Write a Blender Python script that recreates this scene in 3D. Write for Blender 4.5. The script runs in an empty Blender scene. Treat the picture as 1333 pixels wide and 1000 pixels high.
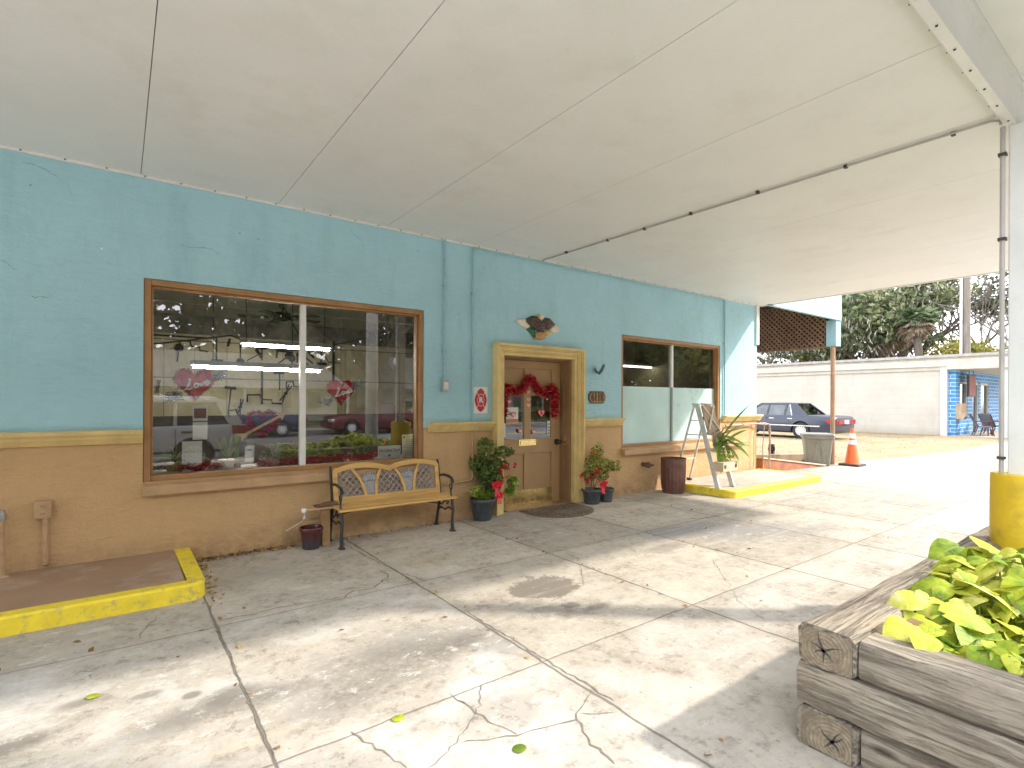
import bpy, bmesh, math, random
import numpy as np
from mathutils import Vector, Matrix
S = bpy.context.scene
COL = S.collection
R = random.Random(7)
NR = np.random.default_rng(7)
PI = math.pi

# ------------------------------------------------------------------ camera
FPX, CX, HY = 687.0, 666.5, 521.0
YAW, ROLL, DIST, EYE = math.atan(510.5/686), math.radians(0.27), 5.7, 1.5
FW = Vector((math.sin(YAW), math.cos(YAW), 0))
RT0 = Vector((math.cos(YAW), -math.sin(YAW), 0))
RT = RT0*math.cos(ROLL)+Vector((0, 0, 1))*math.sin(ROLL)
UP = -RT0*math.sin(ROLL)+Vector((0, 0, 1))*math.cos(ROLL)
EYEP = Vector((0, -DIST, EYE))
cam = bpy.data.cameras.new('camera')
cam.sensor_width = 36; cam.lens = FPX/1333*36
cam.shift_y = (HY-500)/1333
cam.clip_end = 2000; cam.clip_start = 0.02
co = bpy.data.objects.new('camera', cam); COL.objects.link(co)
m = Matrix.Identity(4)
for i in range(3):
    m[i][0] = RT[i]; m[i][1] = UP[i]; m[i][2] = -FW[i]; m[i][3] = EYEP[i]
co.matrix_world = m
S.camera = co
def ray(x, y): return FW+RT*((x-CX)/FPX)+UP*((HY-y)/FPX)
def aty(x, y, Y=0.0): r = ray(x, y); return EYEP+r*((Y+DIST)/r.y)
def atz(x, y, Z=0.0): r = ray(x, y); return EYEP+r*((Z-EYE)/r.z)
def atx(x, y, X): r = ray(x, y); return EYEP+r*(X/r.x)

# ------------------------------------------------------------------ light, sky, exposure
SUN = Vector((1.04, -0.87, 1.0)).normalized()
ELEV, AZ = math.asin(SUN.z), math.atan2(SUN.x, SUN.y)
w = bpy.data.worlds.new('World'); S.world = w; w.use_nodes = True
wn, wl = w.node_tree.nodes, w.node_tree.links
sky = wn.new('ShaderNodeTexSky'); sky.sky_type = 'NISHITA'; sky.sun_disc = False
sky.sun_elevation = ELEV; sky.sun_rotation = AZ; sky.air_density = 1.0; sky.dust_density = 2.5; sky.ozone_density = 1.0
tcw = wn.new('ShaderNodeTexCoord')
cn = wn.new('ShaderNodeTexNoise'); cn.inputs['Scale'].default_value = 3.2; cn.inputs['Detail'].default_value = 7; cn.inputs['Roughness'].default_value = .58
cr = wn.new('ShaderNodeValToRGB'); cr.color_ramp.elements[0].position = .40; cr.color_ramp.elements[1].position = .60
cr.color_ramp.elements[0].color = (.42, .42, .42, 1); cr.color_ramp.elements[1].color = (.97, .97, .97, 1)
cm = wn.new('ShaderNodeMixRGB'); cm.inputs[2].default_value = (11.0, 11.4, 12.2, 1)
wl.new(tcw.outputs['Generated'], cn.inputs['Vector']); wl.new(cn.outputs['Fac'], cr.inputs['Fac'])
wl.new(cr.outputs['Color'], cm.inputs[0]); wl.new(sky.outputs['Color'], cm.inputs[1])
wl.new(cm.outputs['Color'], wn['Background'].inputs['Color'])
wn['Background'].inputs['Strength'].default_value = 0.15
sl = bpy.data.lights.new('sun', 'SUN'); sl.energy = 2.0; sl.angle = math.radians(2.2); sl.color = (1, .93, .82)
so = bpy.data.objects.new('sun', sl); COL.objects.link(so); so.location = (8, -8, 12)
so.rotation_euler = (-SUN).to_track_quat('-Z', 'Y').to_euler()
S.view_settings.view_transform = 'Standard'; S.view_settings.look = 'None'
S.view_settings.exposure = 1.6; S.view_settings.gamma = 1
S.cycles.use_denoising = True
S.cycles.max_bounces = 8; S.cycles.diffuse_bounces = 5; S.cycles.glossy_bounces = 4
S.cycles.transparent_max_bounces = 12; S.cycles.sample_clamp_indirect = 6
S.cycles.use_adaptive_sampling = True; S.cycles.adaptive_threshold = .02

# ------------------------------------------------------------------ node helper
class N:
    def __init__(s, name):
        s.m = bpy.data.materials.new(name); s.m.use_nodes = True
        s.t = s.m.node_tree; s.n = s.t.nodes; s.l = s.t.links
        s.b = s.n['Principled BSDF']; s.out = s.n['Material Output']
        s.tc = s.n.new('ShaderNodeTexCoord')
        s.obj = s.tc.outputs['Object']
        s.geo = s.n.new('ShaderNodeNewGeometry')
        s.pos = s.geo.outputs['Position']
    def set(s, sock, v):
        if hasattr(v, 'links') or hasattr(v, 'is_linked'): s.l.new(v, sock)
        else:
            if isinstance(v, (tuple, list)) and len(v) == 3 and sock.type == 'RGBA': v = (*v, 1)
            sock.default_value = v
    def math(s, op, a, b=0.0, c=0.0, clamp=False):
        n = s.n.new('ShaderNodeMath'); n.operation = op; n.use_clamp = clamp
        s.set(n.inputs[0], a); s.set(n.inputs[1], b); s.set(n.inputs[2], c); return n.outputs[0]
    def map(s, v, scale=(1, 1, 1), rot=(0, 0, 0), loc=(0, 0, 0)):
        n = s.n.new('ShaderNodeMapping'); s.l.new(v, n.inputs[0])
        n.inputs['Location'].default_value = loc; n.inputs['Rotation'].default_value = rot; n.inputs['Scale'].default_value = scale
        return n.outputs[0]
    def noise(s, v, scale, detail=4, rough=.55, dist=0.0, color=False):
        n = s.n.new('ShaderNodeTexNoise'); s.l.new(v, n.inputs['Vector'])
        n.inputs['Scale'].default_value = scale; n.inputs['Detail'].default_value = detail
        n.inputs['Roughness'].default_value = rough; n.inputs['Distortion'].default_value = dist
        return n.outputs['Color' if color else 'Fac']
    def voro(s, v, scale, feature='F1', out='Distance', rnd=1.0):
        n = s.n.new('ShaderNodeTexVoronoi'); n.feature = feature; s.l.new(v, n.inputs['Vector'])
        n.inputs['Scale'].default_value = scale; n.inputs['Randomness'].default_value = rnd
        return n.outputs[out]
    def ramp(s, f, *stops):
        n = s.n.new('ShaderNodeValToRGB'); s.l.new(f, n.inputs[0]); e = n.color_ramp.elements
        while len(e) < len(stops): e.new(.5)
        for k, (p, c) in zip(e, stops):
            k.position = p; k.color = (c, c, c, 1) if not isinstance(c, (tuple, list)) else (*c, 1)[:4]
        return n.outputs[0]
    def range(s, f, a, b, c=0.0, d=1.0):
        n = s.n.new('ShaderNodeMapRange'); n.clamp = True; s.set(n.inputs[0], f)
        for i, v in enumerate((a, b, c, d)): n.inputs[i+1].default_value = v
        return n.outputs[0]
    def mix(s, f, a, b, mode='MIX'):
        n = s.n.new('ShaderNodeMixRGB'); n.blend_type = mode
        s.set(n.inputs[0], f); s.set(n.inputs[1], a); s.set(n.inputs[2], b); return n.outputs[0]
    def xyz(s, v):
        n = s.n.new('ShaderNodeSeparateXYZ'); s.l.new(v, n.inputs[0]); return n.outputs
    def comb(s, x, y, z):
        n = s.n.new('ShaderNodeCombineXYZ')
        for i, v in enumerate((x, y, z)): s.set(n.inputs[i], v)
        return n.outputs[0]
    def vadd(s, a, b, op='ADD'):
        n = s.n.new('ShaderNodeVectorMath'); n.operation = op; s.set(n.inputs[0], a); s.set(n.inputs[1], b); return n.outputs[0]
    def attr(s, name, out='Fac'):
        n = s.n.new('ShaderNodeAttribute'); n.attribute_name = name; return n.outputs[out]
    def bump(s, h, strength=.3, dist=.01, prev=None):
        n = s.n.new('ShaderNodeBump'); n.inputs['Strength'].default_value = strength; n.inputs['Distance'].default_value = dist
        s.l.new(h, n.inputs['Height'])
        if prev is not None: s.l.new(prev, n.inputs['Normal'])
        return n.outputs[0]
    def fin(s, col, rough=.6, metal=0.0, normal=None, spec=.5, **kw):
        s.set(s.b.inputs['Base Color'], col); s.set(s.b.inputs['Roughness'], rough); s.set(s.b.inputs['Metallic'], metal)
        s.b.inputs['Specular IOR Level'].default_value = spec
        if normal is not None: s.l.new(normal, s.b.inputs['Normal'])
        for k, v in kw.items(): s.set(s.b.inputs[k.replace('_', ' ')], v)
        return s.m

def sc(c, k): return tuple(min(1, max(0, x*k)) for x in c)
def mat(name, col, rough=.6, metal=0.0, var=.15, scale=6, bump=0.0, bscale=60, spec=.5, stretch=(1, 1, 1), dirt=None, dirt_scale=2.5, dirt_amt=.5):
    g = N(name); v = g.map(g.obj, stretch)
    f = g.noise(v, scale, 5, .6)
    c = g.mix(g.range(f, .3, .7), sc(col, 1-var), sc(col, 1+var))
    if dirt is not None:
        d = g.range(g.noise(g.map(g.obj, (1, 1, 1), loc=(3.1, 5.7, 1.3)), dirt_scale, 8, .7), .52, .72, 0, dirt_amt)
        c = g.mix(d, c, dirt)
    nrm = g.bump(g.noise(v, bscale, 6, .65), bump, .004) if bump else None
    r = g.range(f, .3, .7, max(.02, rough-.06), min(1, rough+.06))
    return g.fin(c, r, metal, nrm, spec)

# ------------------------------------------------------------------ mesh helper
class MB:
    def __init__(s): s.v = []; s.f = []; s.mi = []
    def add(s, vs, fs, m=0):
        o = len(s.v); s.v += [tuple(p) for p in vs]
        for f in fs: s.f.append(tuple(i+o for i in f)); s.mi.append(m)
        return s
    def hexa(s, p, m=0):
        return s.add(p, [(0, 3, 2, 1), (4, 5, 6, 7), (0, 1, 5, 4), (1, 2, 6, 5), (2, 3, 7, 6), (3, 0, 4, 7)], m)
    def b(s, x0, x1, y0, y1, z0, z1, m=0):
        return s.hexa([(x0, y0, z0), (x1, y0, z0), (x1, y1, z0), (x0, y1, z0), (x0, y0, z1), (x1, y0, z1), (x1, y1, z1), (x0, y1, z1)], m)
    def bar(s, p0, p1, wd, th, up=(0, 0, 1), m=0):
        p0, p1 = Vector(p0), Vector(p1); d = (p1-p0).normalized(); u = Vector(up)
        a = d.cross(u)
        if a.length < 1e-4: a = d.cross(Vector((0, 1, 0)))
        a.normalize(); c = a.cross(d).normalized(); a *= wd/2; c *= th/2
        return s.hexa([p0-a-c, p0+a-c, p1+a-c, p1-a-c, p0-a+c, p0+a+c, p1+a+c, p1-a+c], m)
    def tube(s, pts, r, n=8, m=0, cap=True):
        pts = [Vector(p) for p in pts]; rs = r if isinstance(r, (list, tuple)) else [r]*len(pts)
        vs = []; fs = []; pa = None
        for i, p in enumerate(pts):
            d = (pts[min(i+1, len(pts)-1)]-pts[max(i-1, 0)])
            d = d.normalized() if d.length > 1e-9 else Vector((0, 0, 1))
            if pa is None:
                a = d.cross(Vector((0, 0, 1)))
                if a.length < .05: a = d.cross(Vector((1, 0, 0)))
            else:
                a = pa-d*pa.dot(d)
                if a.length < 1e-4: a = d.cross(Vector((.3, .5, .8)))
            a.normalize(); pa = a; c = d.cross(a)
            for k in range(n):
                t = 2*PI*k/n; vs.append(p+(a*math.cos(t)+c*math.sin(t))*rs[i])
        for i in range(len(pts)-1):
            for k in range(n):
                k2 = (k+1) % n; fs.append((i*n+k, i*n+k2, (i+1)*n+k2, (i+1)*n+k))
        if cap:
            fs.append(tuple(range(n-1, -1, -1))); o = (len(pts)-1)*n; fs.append(tuple(o+k for k in range(n)))
        return s.add(vs, fs, m)
    def lathe(s, c, prof, n=24, m=0, axis='z', rib=None, caps=True):
        c = Vector(c); vs = []; fs = []
        for (r, z) in prof:
            for k in range(n):
                t = 2*PI*k/n; rr = r*(1+(rib(k) if rib else 0))
                x, y = rr*math.cos(t), rr*math.sin(t)
                q = {'z': (x, y, z), 'x': (z, x, y), 'y': (y, z, x)}[axis]
                vs.append(c+Vector(q))
        for i in range(len(prof)-1):
            for k in range(n):
                k2 = (k+1) % n; fs.append((i*n+k, i*n+k2, (i+1)*n+k2, (i+1)*n+k))
        if caps and prof[0][0] > 1e-5: fs.append(tuple(range(n-1, -1, -1)))
        if caps and prof[-1][0] > 1e-5: o = (len(prof)-1)*n; fs.append(tuple(o+k for k in range(n)))
        return s.add(vs, fs, m)
    def prism(s, poly, o, u, v, d, m=0):
        o, u, v = Vector(o), Vector(u), Vector(v); d = Vector(d); n = len(poly)
        a = [o+u*x+v*y for x, y in poly]; vs = a+[p+d for p in a]
        fs = [tuple(range(n-1, -1, -1)), tuple(range(n, 2*n))]+[(i, (i+1) % n, n+(i+1) % n, n+i) for i in range(n)]
        return s.add(vs, fs, m)
    def loft(s, rings, m=0, closed=True, caps=True):
        n = len(rings[0]); vs = [p for r in rings for p in r]; fs = []
        for i in range(len(rings)-1):
            for k in range(n if closed else n-1):
                k2 = (k+1) % n; fs.append((i*n+k, i*n+k2, (i+1)*n+k2, (i+1)*n+k))
        if caps:
            fs.append(tuple(range(n-1, -1, -1))); o = (len(rings)-1)*n; fs.append(tuple(o+k for k in range(n)))
        return s.add(vs, fs, m)
    def ell(s, c, r, nu=14, nv=8, m=0):
        prof = [(math.sin(PI*i/nv), -math.cos(PI*i/nv)) for i in range(nv+1)]; c = Vector(c); vs = []; fs = []
        for (q, z) in prof:
            for k in range(nu):
                t = 2*PI*k/nu; vs.append(c+Vector((r[0]*q*math.cos(t), r[1]*q*math.sin(t), r[2]*z)))
        for i in range(nv):
            for k in range(nu):
                k2 = (k+1) % nu; fs.append((i*nu+k, i*nu+k2, (i+1)*nu+k2, (i+1)*nu+k))
        return s.add(vs, fs, m)
    def xf(s, M, i0=0):
        s.v[i0:] = [tuple(M @ Vector(p)) for p in s.v[i0:]]; return s
    def build(s, name, mats, parent=None, smooth=35, bevel=0.0, local=False, fix=True):
        me = bpy.data.meshes.new(name)
        off = Vector((0, 0, 0))
        if parent is not None and not local: off = wloc(parent)
        me.from_pydata([tuple(Vector(p)-off) for p in s.v] if off.length else s.v, [], s.f)
        ms = mats if isinstance(mats, (list, tuple)) else [mats]
        for q in ms: me.materials.append(q)
        if len(ms) > 1: me.polygons.foreach_set('material_index', s.mi)
        if fix:
            bm = bmesh.new(); bm.from_mesh(me); bmesh.ops.recalc_face_normals(bm, faces=bm.faces); bm.to_mesh(me); bm.free()
        if smooth:
            me.polygons.foreach_set('use_smooth', [True]*len(me.polygons)); me.set_sharp_from_angle(angle=math.radians(smooth))
        me.update()
        o = bpy.data.objects.new(name, me); COL.objects.link(o)
        if parent is not None: o.parent = parent
        if bevel:
            bv = o.modifiers.new('bevel', 'BEVEL'); bv.width = bevel; bv.segments = 2; bv.limit_method = 'ANGLE'; bv.angle_limit = math.radians(40)
            bv.harden_normals = False
        return o
def wloc(o):
    l = Vector(o.location)
    while o.parent is not None: o = o.parent; l = l+Vector(o.location)
    return l
def tag(o, label=None, cat=None, group=None, kind=None):
    if label: o['label'] = label
    if cat: o['category'] = cat
    if group: o['group'] = group
    if kind: o['kind'] = kind
    return o
def thing(name, label, cat, loc=(0, 0, 0), group=None):
    o = bpy.data.objects.new(name, None); COL.objects.link(o); o.location = loc; o.empty_display_size = .1
    return tag(o, label, cat, group)
def copy_tree(o, parent=None):
    c = o.copy(); COL.objects.link(c)
    if parent is not None: c.parent = parent
    for ch in [x for x in COL.objects if x.parent == o]: copy_tree(ch, c)
    return c
def text_mesh(body, size, name, material, parent, loc, normal='-y', depth=.002, width=None, bold=0.0):
    cu = bpy.data.curves.new(name, 'FONT'); cu.body = body; cu.size = size; cu.align_x = 'CENTER'; cu.align_y = 'CENTER'
    cu.extrude = depth; cu.offset = bold; cu.resolution_u = 3
    t = bpy.data.objects.new(name+'_text', cu); COL.objects.link(t)
    dg = bpy.context.evaluated_depsgraph_get(); me = bpy.data.meshes.new_from_object(t.evaluated_get(dg)); bpy.data.objects.remove(t); bpy.data.curves.remove(cu)
    xs = [v.co.x for v in me.vertices]; k = 1.0
    if width: k = width/(max(xs)-min(xs))
    for v in me.vertices:
        x, y, z = v.co; v.co = (x*k, -z, y) if normal == '-y' else ((z, -x*k, y) if normal == '-x' else (x*k, y, z))
    me.materials.clear(); me.materials.append(material); me.name = name
    o = bpy.data.objects.new(name, me); COL.objects.link(o)
    if parent is not None: o.parent = parent; o.location = Vector(loc)-wloc(parent)
    else: o.location = loc
    return o
def heart(n=28, s=1.0):
    out = []
    for i in range(n):
        t = 2*PI*i/n; out.append((16*math.sin(t)**3/17*s, (13*math.cos(t)-5*math.cos(2*t)-2*math.cos(3*t)-math.cos(4*t)+2)/17*s))
    return out
# leaf cloud: many bent leaf-sized faces in one mesh
def leaves(name, material, parent, centers, size, aspect=.5, droop=.2, up=.3, loc=None, fold=.25):
    c = np.asarray(centers, float); n = len(c)
    if loc is not None: c = c-np.asarray(loc)
    elif parent is not None: c = c-np.asarray(wloc(parent))
    d = NR.normal(size=(n, 3)); d[:, 2] = d[:, 2]*.6-droop; d /= np.linalg.norm(d, axis=1)[:, None]
    nn = NR.normal(size=(n, 3))*.7; nn[:, 2] += up
    a = np.cross(d, nn); a /= np.linalg.norm(a, axis=1)[:, None]+1e-9
    h = np.cross(a, d)
    L = (size*NR.uniform(.6, 1.3, n))[:, None]; W = L*aspect*.5
    base = c-d*L*.5; tip = c+d*L*.5-h*L*.12; l = c+a*W+h*W*fold; r = c-a*W+h*W*fold
    v = np.stack([base, l, tip, r], 1).reshape(-1, 3)
    me = bpy.data.meshes.new(name)
    me.vertices.add(n*4); me.vertices.foreach_set('co', v.ravel())
    me.loops.add(n*6); me.polygons.add(n*2)
    q = np.arange(n)[:, None]*4; f = np.concatenate([q+np.array([[0, 1, 2]]), q+np.array([[0, 2, 3]])], 1).ravel()
    me.loops.foreach_set('vertex_index', f.astype(np.int32)); me.polygons.foreach_set('loop_start', np.arange(n*2, dtype=np.int32)*3)
    me.update(calc_edges=True)
    at = me.attributes.new('rnd', 'FLOAT', 'FACE'); at.data.foreach_set('value', np.repeat(NR.uniform(0, 1, n), 2).astype(np.float32))
    me.materials.append(material)
    o = bpy.data.objects.new(name, me); COL.objects.link(o)
    if parent is not None: o.parent = parent
    return o
def leafmat(name, *cols, trans=.25, rough=.5, scale=.6):
    g = N(name); f = g.attr('rnd'); f2 = g.math('ADD', g.math('MULTIPLY', f, .5), g.math('MULTIPLY', g.range(g.noise(g.obj, scale, 3), .34, .66), .5))
    k = len(cols); st = [(.2+.6*i/(k-1), c) for i, c in enumerate(cols)]
    c = g.ramp(f2, *st)
    g.fin(c, rough, spec=.3)
    if trans:
        t = g.n.new('ShaderNodeBsdfTranslucent'); g.l.new(c, t.inputs[0])
        mx = g.n.new('ShaderNodeMixShader'); mx.inputs[0].default_value = trans
        g.l.new(g.b.outputs[0], mx.inputs[1]); g.l.new(t.outputs[0], mx.inputs[2]); g.l.new(mx.outputs[0], g.out.inputs[0])
    return g.m
def ball(c, r, n):
    d = NR.normal(size=(n, 3)); d /= np.linalg.norm(d, axis=1)[:, None]
    return np.asarray(c)+d*np.asarray(r)*(NR.uniform(.25, 1, n)**.5)[:, None]
def emis(name, col, k):
    g = N(name); e = g.n.new('ShaderNodeEmission'); e.inputs[0].default_value = (*col, 1); e.inputs[1].default_value = k
    g.l.new(e.outputs[0], g.out.inputs[0]); return g.m
def glassmat(name, base=.12, tint=(.93, .96, .94)):
    g = N(name); t = g.n.new('ShaderNodeBsdfTransparent'); t.inputs[0].default_value = (*tint, 1)
    gl = g.n.new('ShaderNodeBsdfGlossy'); gl.inputs['Roughness'].default_value = .004
    lw = g.n.new('ShaderNodeFresnel'); lw.inputs['IOR'].default_value = 1.7
    f = g.math('ADD', lw.outputs[0], base, clamp=True)
    mx = g.n.new('ShaderNodeMixShader'); g.l.new(f, mx.inputs[0]); g.l.new(t.outputs[0], mx.inputs[1]); g.l.new(gl.outputs[0], mx.inputs[2])
    g.l.new(mx.outputs[0], g.out.inputs[0]); return g.m

# ------------------------------------------------------------------ ground
def concrete(name, joints=True, stains=True, tone=(.415, .365, .295)):
    g = N(name); P = g.xyz(g.pos); X, Y = P[0], P[1]
    wob = g.noise(g.pos, 3.5, 5, .6)
    wob2 = g.noise(g.map(g.pos, loc=(7, 3, 1)), 3.0, 5, .6)
    big = g.noise(g.pos, .55, 6, .62)
    mid = g.noise(g.map(g.pos, loc=(2, 9, 0)), 2.1, 7, .68)
    fine = g.noise(g.pos, 26, 5, .7)
    grit = g.noise(g.pos, 170, 2, .6)
    c = g.mix(g.range(big, .34, .66), sc(tone, .82), sc(tone, 1.14))
    c = g.mix(g.range(mid, .45, .75, 0, .7), c, (.27, .215, .155)); mot = g.noise(g.map(g.pos, loc=(5, 1, 3)), 6.5, 8, .74)
    c = g.mix(g.range(mot, .50, .66, 0, .55), c, (.20, .175, .14)); c = g.mix(g.range(mot, .46, .34, 0, .35), c, (.58, .55, .50))
    c = g.mix(g.range(fine, .30, .72, .0, .30), c, (.55, .52, .47))
    if joints:
        fx = g.math('DIVIDE', g.math('SUBTRACT', X, .52), 1.4325)
        ky0 = g.math('DIVIDE', g.math('ADD', Y, 1.76), 1.62)
        kx = g.math('FLOOR', fx); ky = g.math('FLOOR', ky0)
        wn_ = g.n.new('ShaderNodeTexWhiteNoise'); wn_.noise_dimensions = '2D'; g.l.new(g.comb(kx, ky, 0), wn_.inputs['Vector'])
        c = g.mix(1.0, c, g.range(wn_.outputs['Value'], 0, 1, .86, 1.1), 'MULTIPLY')
        # old white-wash on the slabs in front of the left window
        wz = g.math('MULTIPLY', g.range(Y, -1.70, -1.82), g.range(X, 2.02, 1.9))
        edge = g.range(g.math('ADD', mid, g.math('MULTIPLY', fine, .25)), .42, .62, 1, .15)
        c = g.mix(g.math('MULTIPLY', g.math('MULTIPLY', wz, edge), .85), c, (.60, .59, .57))
        wz2 = g.math('MULTIPLY', g.range(Y, -3.30, -3.45), g.range(mid, .35, .6, .75, .1))
        c = g.mix(g.math('MULTIPLY', wz2, .6), c, (.58, .55, .50))
    if stains:
        def blob(px, py, rx, ry, col, amt, soft=.5, rot=0.0):
            nonlocal c
            amt = min(.95, amt*1.25)
            p = atz(px, py)
            dx = g.math('SUBTRACT', X, p.x); dy = g.math('SUBTRACT', Y, p.y)
            cs, sn = math.cos(rot), math.sin(rot)
            ux = g.math('ADD', g.math('MULTIPLY', dx, cs/rx), g.math('MULTIPLY', dy, sn/rx))
            uy = g.math('ADD', g.math('MULTIPLY', dx, -sn/ry), g.math('MULTIPLY', dy, cs/ry))
            d = g.math('SQRT', g.math('ADD', g.math('MULTIPLY', ux, ux), g.math('MULTIPLY', uy, uy)))
            d = g.math('ADD', d, g.math('MULTIPLY', g.math('SUBTRACT', mid, .5), 1.5))
            d = g.math('ADD', d, g.math('MULTIPLY', g.math('SUBTRACT', fine, .5), .7))
            c = g.mix(g.range(d, 1.0, 1.0-soft, 0, amt), c, col)
        D1 = (.17, .155, .135); D2 = (.21, .175, .135)
        blob(703, 765, .30, .24, (.185, .16, .13), .8, .14)
        blob(745, 765, .07, .05, D2, .7, .2); blob(690, 752, .05, .05, D2, .6, .2)
        blob(742, 788, .10, .07, D1, .6, .3); blob(775, 790, .18, .06, D1, .55, .4)
        blob(730, 795, .5, .09, D1, .35, .6, -.7)
        blob(665, 924, .17, .12, (.38, .35, .31), .85, .12)
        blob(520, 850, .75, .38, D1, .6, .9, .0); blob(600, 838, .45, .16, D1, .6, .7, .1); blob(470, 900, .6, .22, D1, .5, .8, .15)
        blob(640, 845, .22, .16, (.33, .31, .29), .7, .4)
        blob(255, 930, .42, .16, D1, .6, .8, .1); blob(105, 915, .12, .06, D1, .5, .6); blob(20, 970, .2, .09, D1, .6, .6)
        blob(190, 905, .08, .04, D1, .5, .5); blob(250, 905, .05, .04, D1, .6, .4); blob(300, 905, .14, .1, D1, .6, .6)
        blob(350, 905, .3, .12, D1, .5, .8); blob(330, 965, .3, .05, (.5, .42, .32), .5, .6)
        blob(880, 690, .95, .36, (.22, .22, .22), .62, .7, -.25); blob(980, 690, 1.1, .42, (.24, .24, .24), .5, .7, -.2); blob(870, 712, .4, .12, D1, .5, .6)
        blob(1060, 690, .8, .2, (.27, .26, .25), .5, .7)
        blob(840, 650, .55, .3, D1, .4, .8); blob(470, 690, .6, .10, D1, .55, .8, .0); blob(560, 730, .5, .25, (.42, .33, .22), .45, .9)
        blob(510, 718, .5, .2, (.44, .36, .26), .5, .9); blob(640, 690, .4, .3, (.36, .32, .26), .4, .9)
        blob(760, 700, .5, .3, (.38, .33, .27), .4, .9); blob(340, 745, .6, .3, (.36, .33, .28), .5, .9); blob(60, 850, .6, .16, (.44, .40, .33), .5, .8)
        blob(630, 862, .19, .2, (.62, .61, .59), .4, .7); blob(520, 712, .1, .05, (.62, .60, .56), .4, .8); blob(125, 820, .12, .05, (.60, .58, .54), .45, .7)
        blob(275, 748, .06, .03, (.62, .60, .56), .5, .6); blob(393, 765, .09, .04, (.60, .58, .54), .4, .7); blob(185, 865, .09, .05, (.42, .40, .37), .45, .4)
        # tyre sweeps running along the drive
        st = g.noise(g.map(g.pos, (.35, 7, 1), (0, 0, -.12)), 1.6, 5, .6)
        c = g.mix(g.math('MULTIPLY', g.range(st, .52, .70, 0, .38), g.range(X, 1.6, 2.4)), c, (.56, .51, .44))
        gr1 = g.noise(g.map(g.pos, loc=(1, 8, 2)), 11, 12, .80); gm = g.range(mid, .40, .60)
        c = g.mix(g.math('MULTIPLY', g.range(gr1, .525, .575, 0, .62), gm), c, (.17, .145, .115))
        gr2 = g.noise(g.map(g.pos, (1, 1.6, 1), (0, 0, .5), (9, 2, 7)), 7, 12, .82); fm = g.range(big, .58, .44)
        c = g.mix(g.math('MULTIPLY', g.range(gr2, .55, .59, 0, .60), fm), c, (.60, .58, .54))
        pit = g.noise(g.pos, 60, 6, .75); c = g.mix(g.range(pit, .60, .66, 0, .55), c, (.15, .13, .105))
        spk = g.voro(g.pos, 7.5); c = g.mix(g.range(spk, .09, .05, 0, .6), c, (.22, .19, .15))
    h = g.math('ADD', g.math('MULTIPLY', fine, .5), g.math('MULTIPLY', grit, .35))
    if joints:
        jx = g.math('MULTIPLY', g.math('ABSOLUTE', g.math('SUBTRACT', g.math('FRACT', g.math('ADD', g.math('ADD', fx, .5), g.math('MULTIPLY', g.math('SUBTRACT', wob, .5), .03))), .5)), 1.4325)
        jy = g.math('MULTIPLY', g.math('ABSOLUTE', g.math('SUBTRACT', g.math('FRACT', g.math('ADD', g.math('ADD', ky0, .5), g.math('MULTIPLY', g.math('SUBTRACT', wob2, .5), .025))), .5)), 1.62)
        jy = g.math('ADD', jy, g.range(Y, -1.2, -1.0, 0, 1))
        wdt = g.range(mid, .35, .65, .002, .008)
        lx = g.range(g.math('SUBTRACT', jx, wdt), .006, 0, 0, 1); ly = g.range(g.math('SUBTRACT', jy, g.math('MULTIPLY', wdt, .6)), .006, 0, 0, .75)
        j = g.math('MAXIMUM', lx, ly)
        halo = g.math('MULTIPLY', g.range(g.math('MINIMUM', jx, jy), .09, .0, 0, .5), g.range(fine, .4, .65))
        c = g.mix(halo, c, (.31, .28, .23))
        c = g.mix(g.math('MULTIPLY', j, .85), c, (.15, .13, .105))
        h = g.math('SUBTRACT', h, g.math('MULTIPLY', j, 2.0))
    return g.fin(c, .82, 0, g.bump(h, .45, .006), .25)

M_conc = concrete('old_concrete')
M_crack = mat('crack_dirt', (.20, .175, .145), .95, var=.4, scale=20)
walk = MB()
EDGE = [atz(*p) for p in ((1119.6, 600), (1198, 594), (1256.8, 585.5), (1296, 577), (1326, 573))]
poly = [(-16, -8.8), (60, -8.8), (60, EDGE[-1].y-.25)]+[(p.x, p.y) for p in EDGE[::-1]]+[(13.95, -.15), (13.95, .05), (10.7, .05), (10.55, .02), (-16, .02)]
walk.prism(poly, (0, 0, -.15), (1, 0, 0), (0, 1, 0), (0, 0, .15))
def ribbon(pts, wdt, z=.0025):
    P = [atz(*p) for p in pts]; Q = []
    for a, b in zip(P[:-1], P[1:]):
        k = max(2, int((b-a).length/.035))
        for i in range(k):
            q = a.lerp(b, i/k); Q.append(q+Vector((R.gauss(0, .007), R.gauss(0, .007), 0)))
    Q.append(P[-1]); vs = []; fs = []
    for i, q in enumerate(Q):
        d = (Q[min(i+1, len(Q)-1)]-Q[max(i-1, 0)]); d.z = 0; d.normalize(); n = Vector((-d.y, d.x, 0))
        ww = wdt*R.uniform(.25, 1.0)*(.35 if i in (0, len(Q)-1) else 1)
        vs += [(q.x+n.x*ww, q.y+n.y*ww, z), (q.x-n.x*ww, q.y-n.y*ww, z)]
    for i in range(len(Q)-1): fs.append((2*i, 2*i+1, 2*i+3, 2*i+2))
    walk.add(vs, fs, 1)
cz = lambda pts, s=2.7775, ox=400, oy=640: [(x/s+ox, y/s+oy) for x, y in pts]
ribbon(cz([(515, 730), (560, 765), (615, 800), (680, 840), (760, 880)]), .006)
ribbon(cz([(632, 700), (620, 790), (600, 815), (545, 905), (440, 1000)]), .004)
ribbon(cz([(545, 908), (650, 900), (760, 882), (870, 850), (965, 825), (1000, 770), (1025, 730)]), .005)
ribbon(cz([(970, 825), (1000, 870), (1050, 930), (1111, 985)]), .006)
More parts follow.
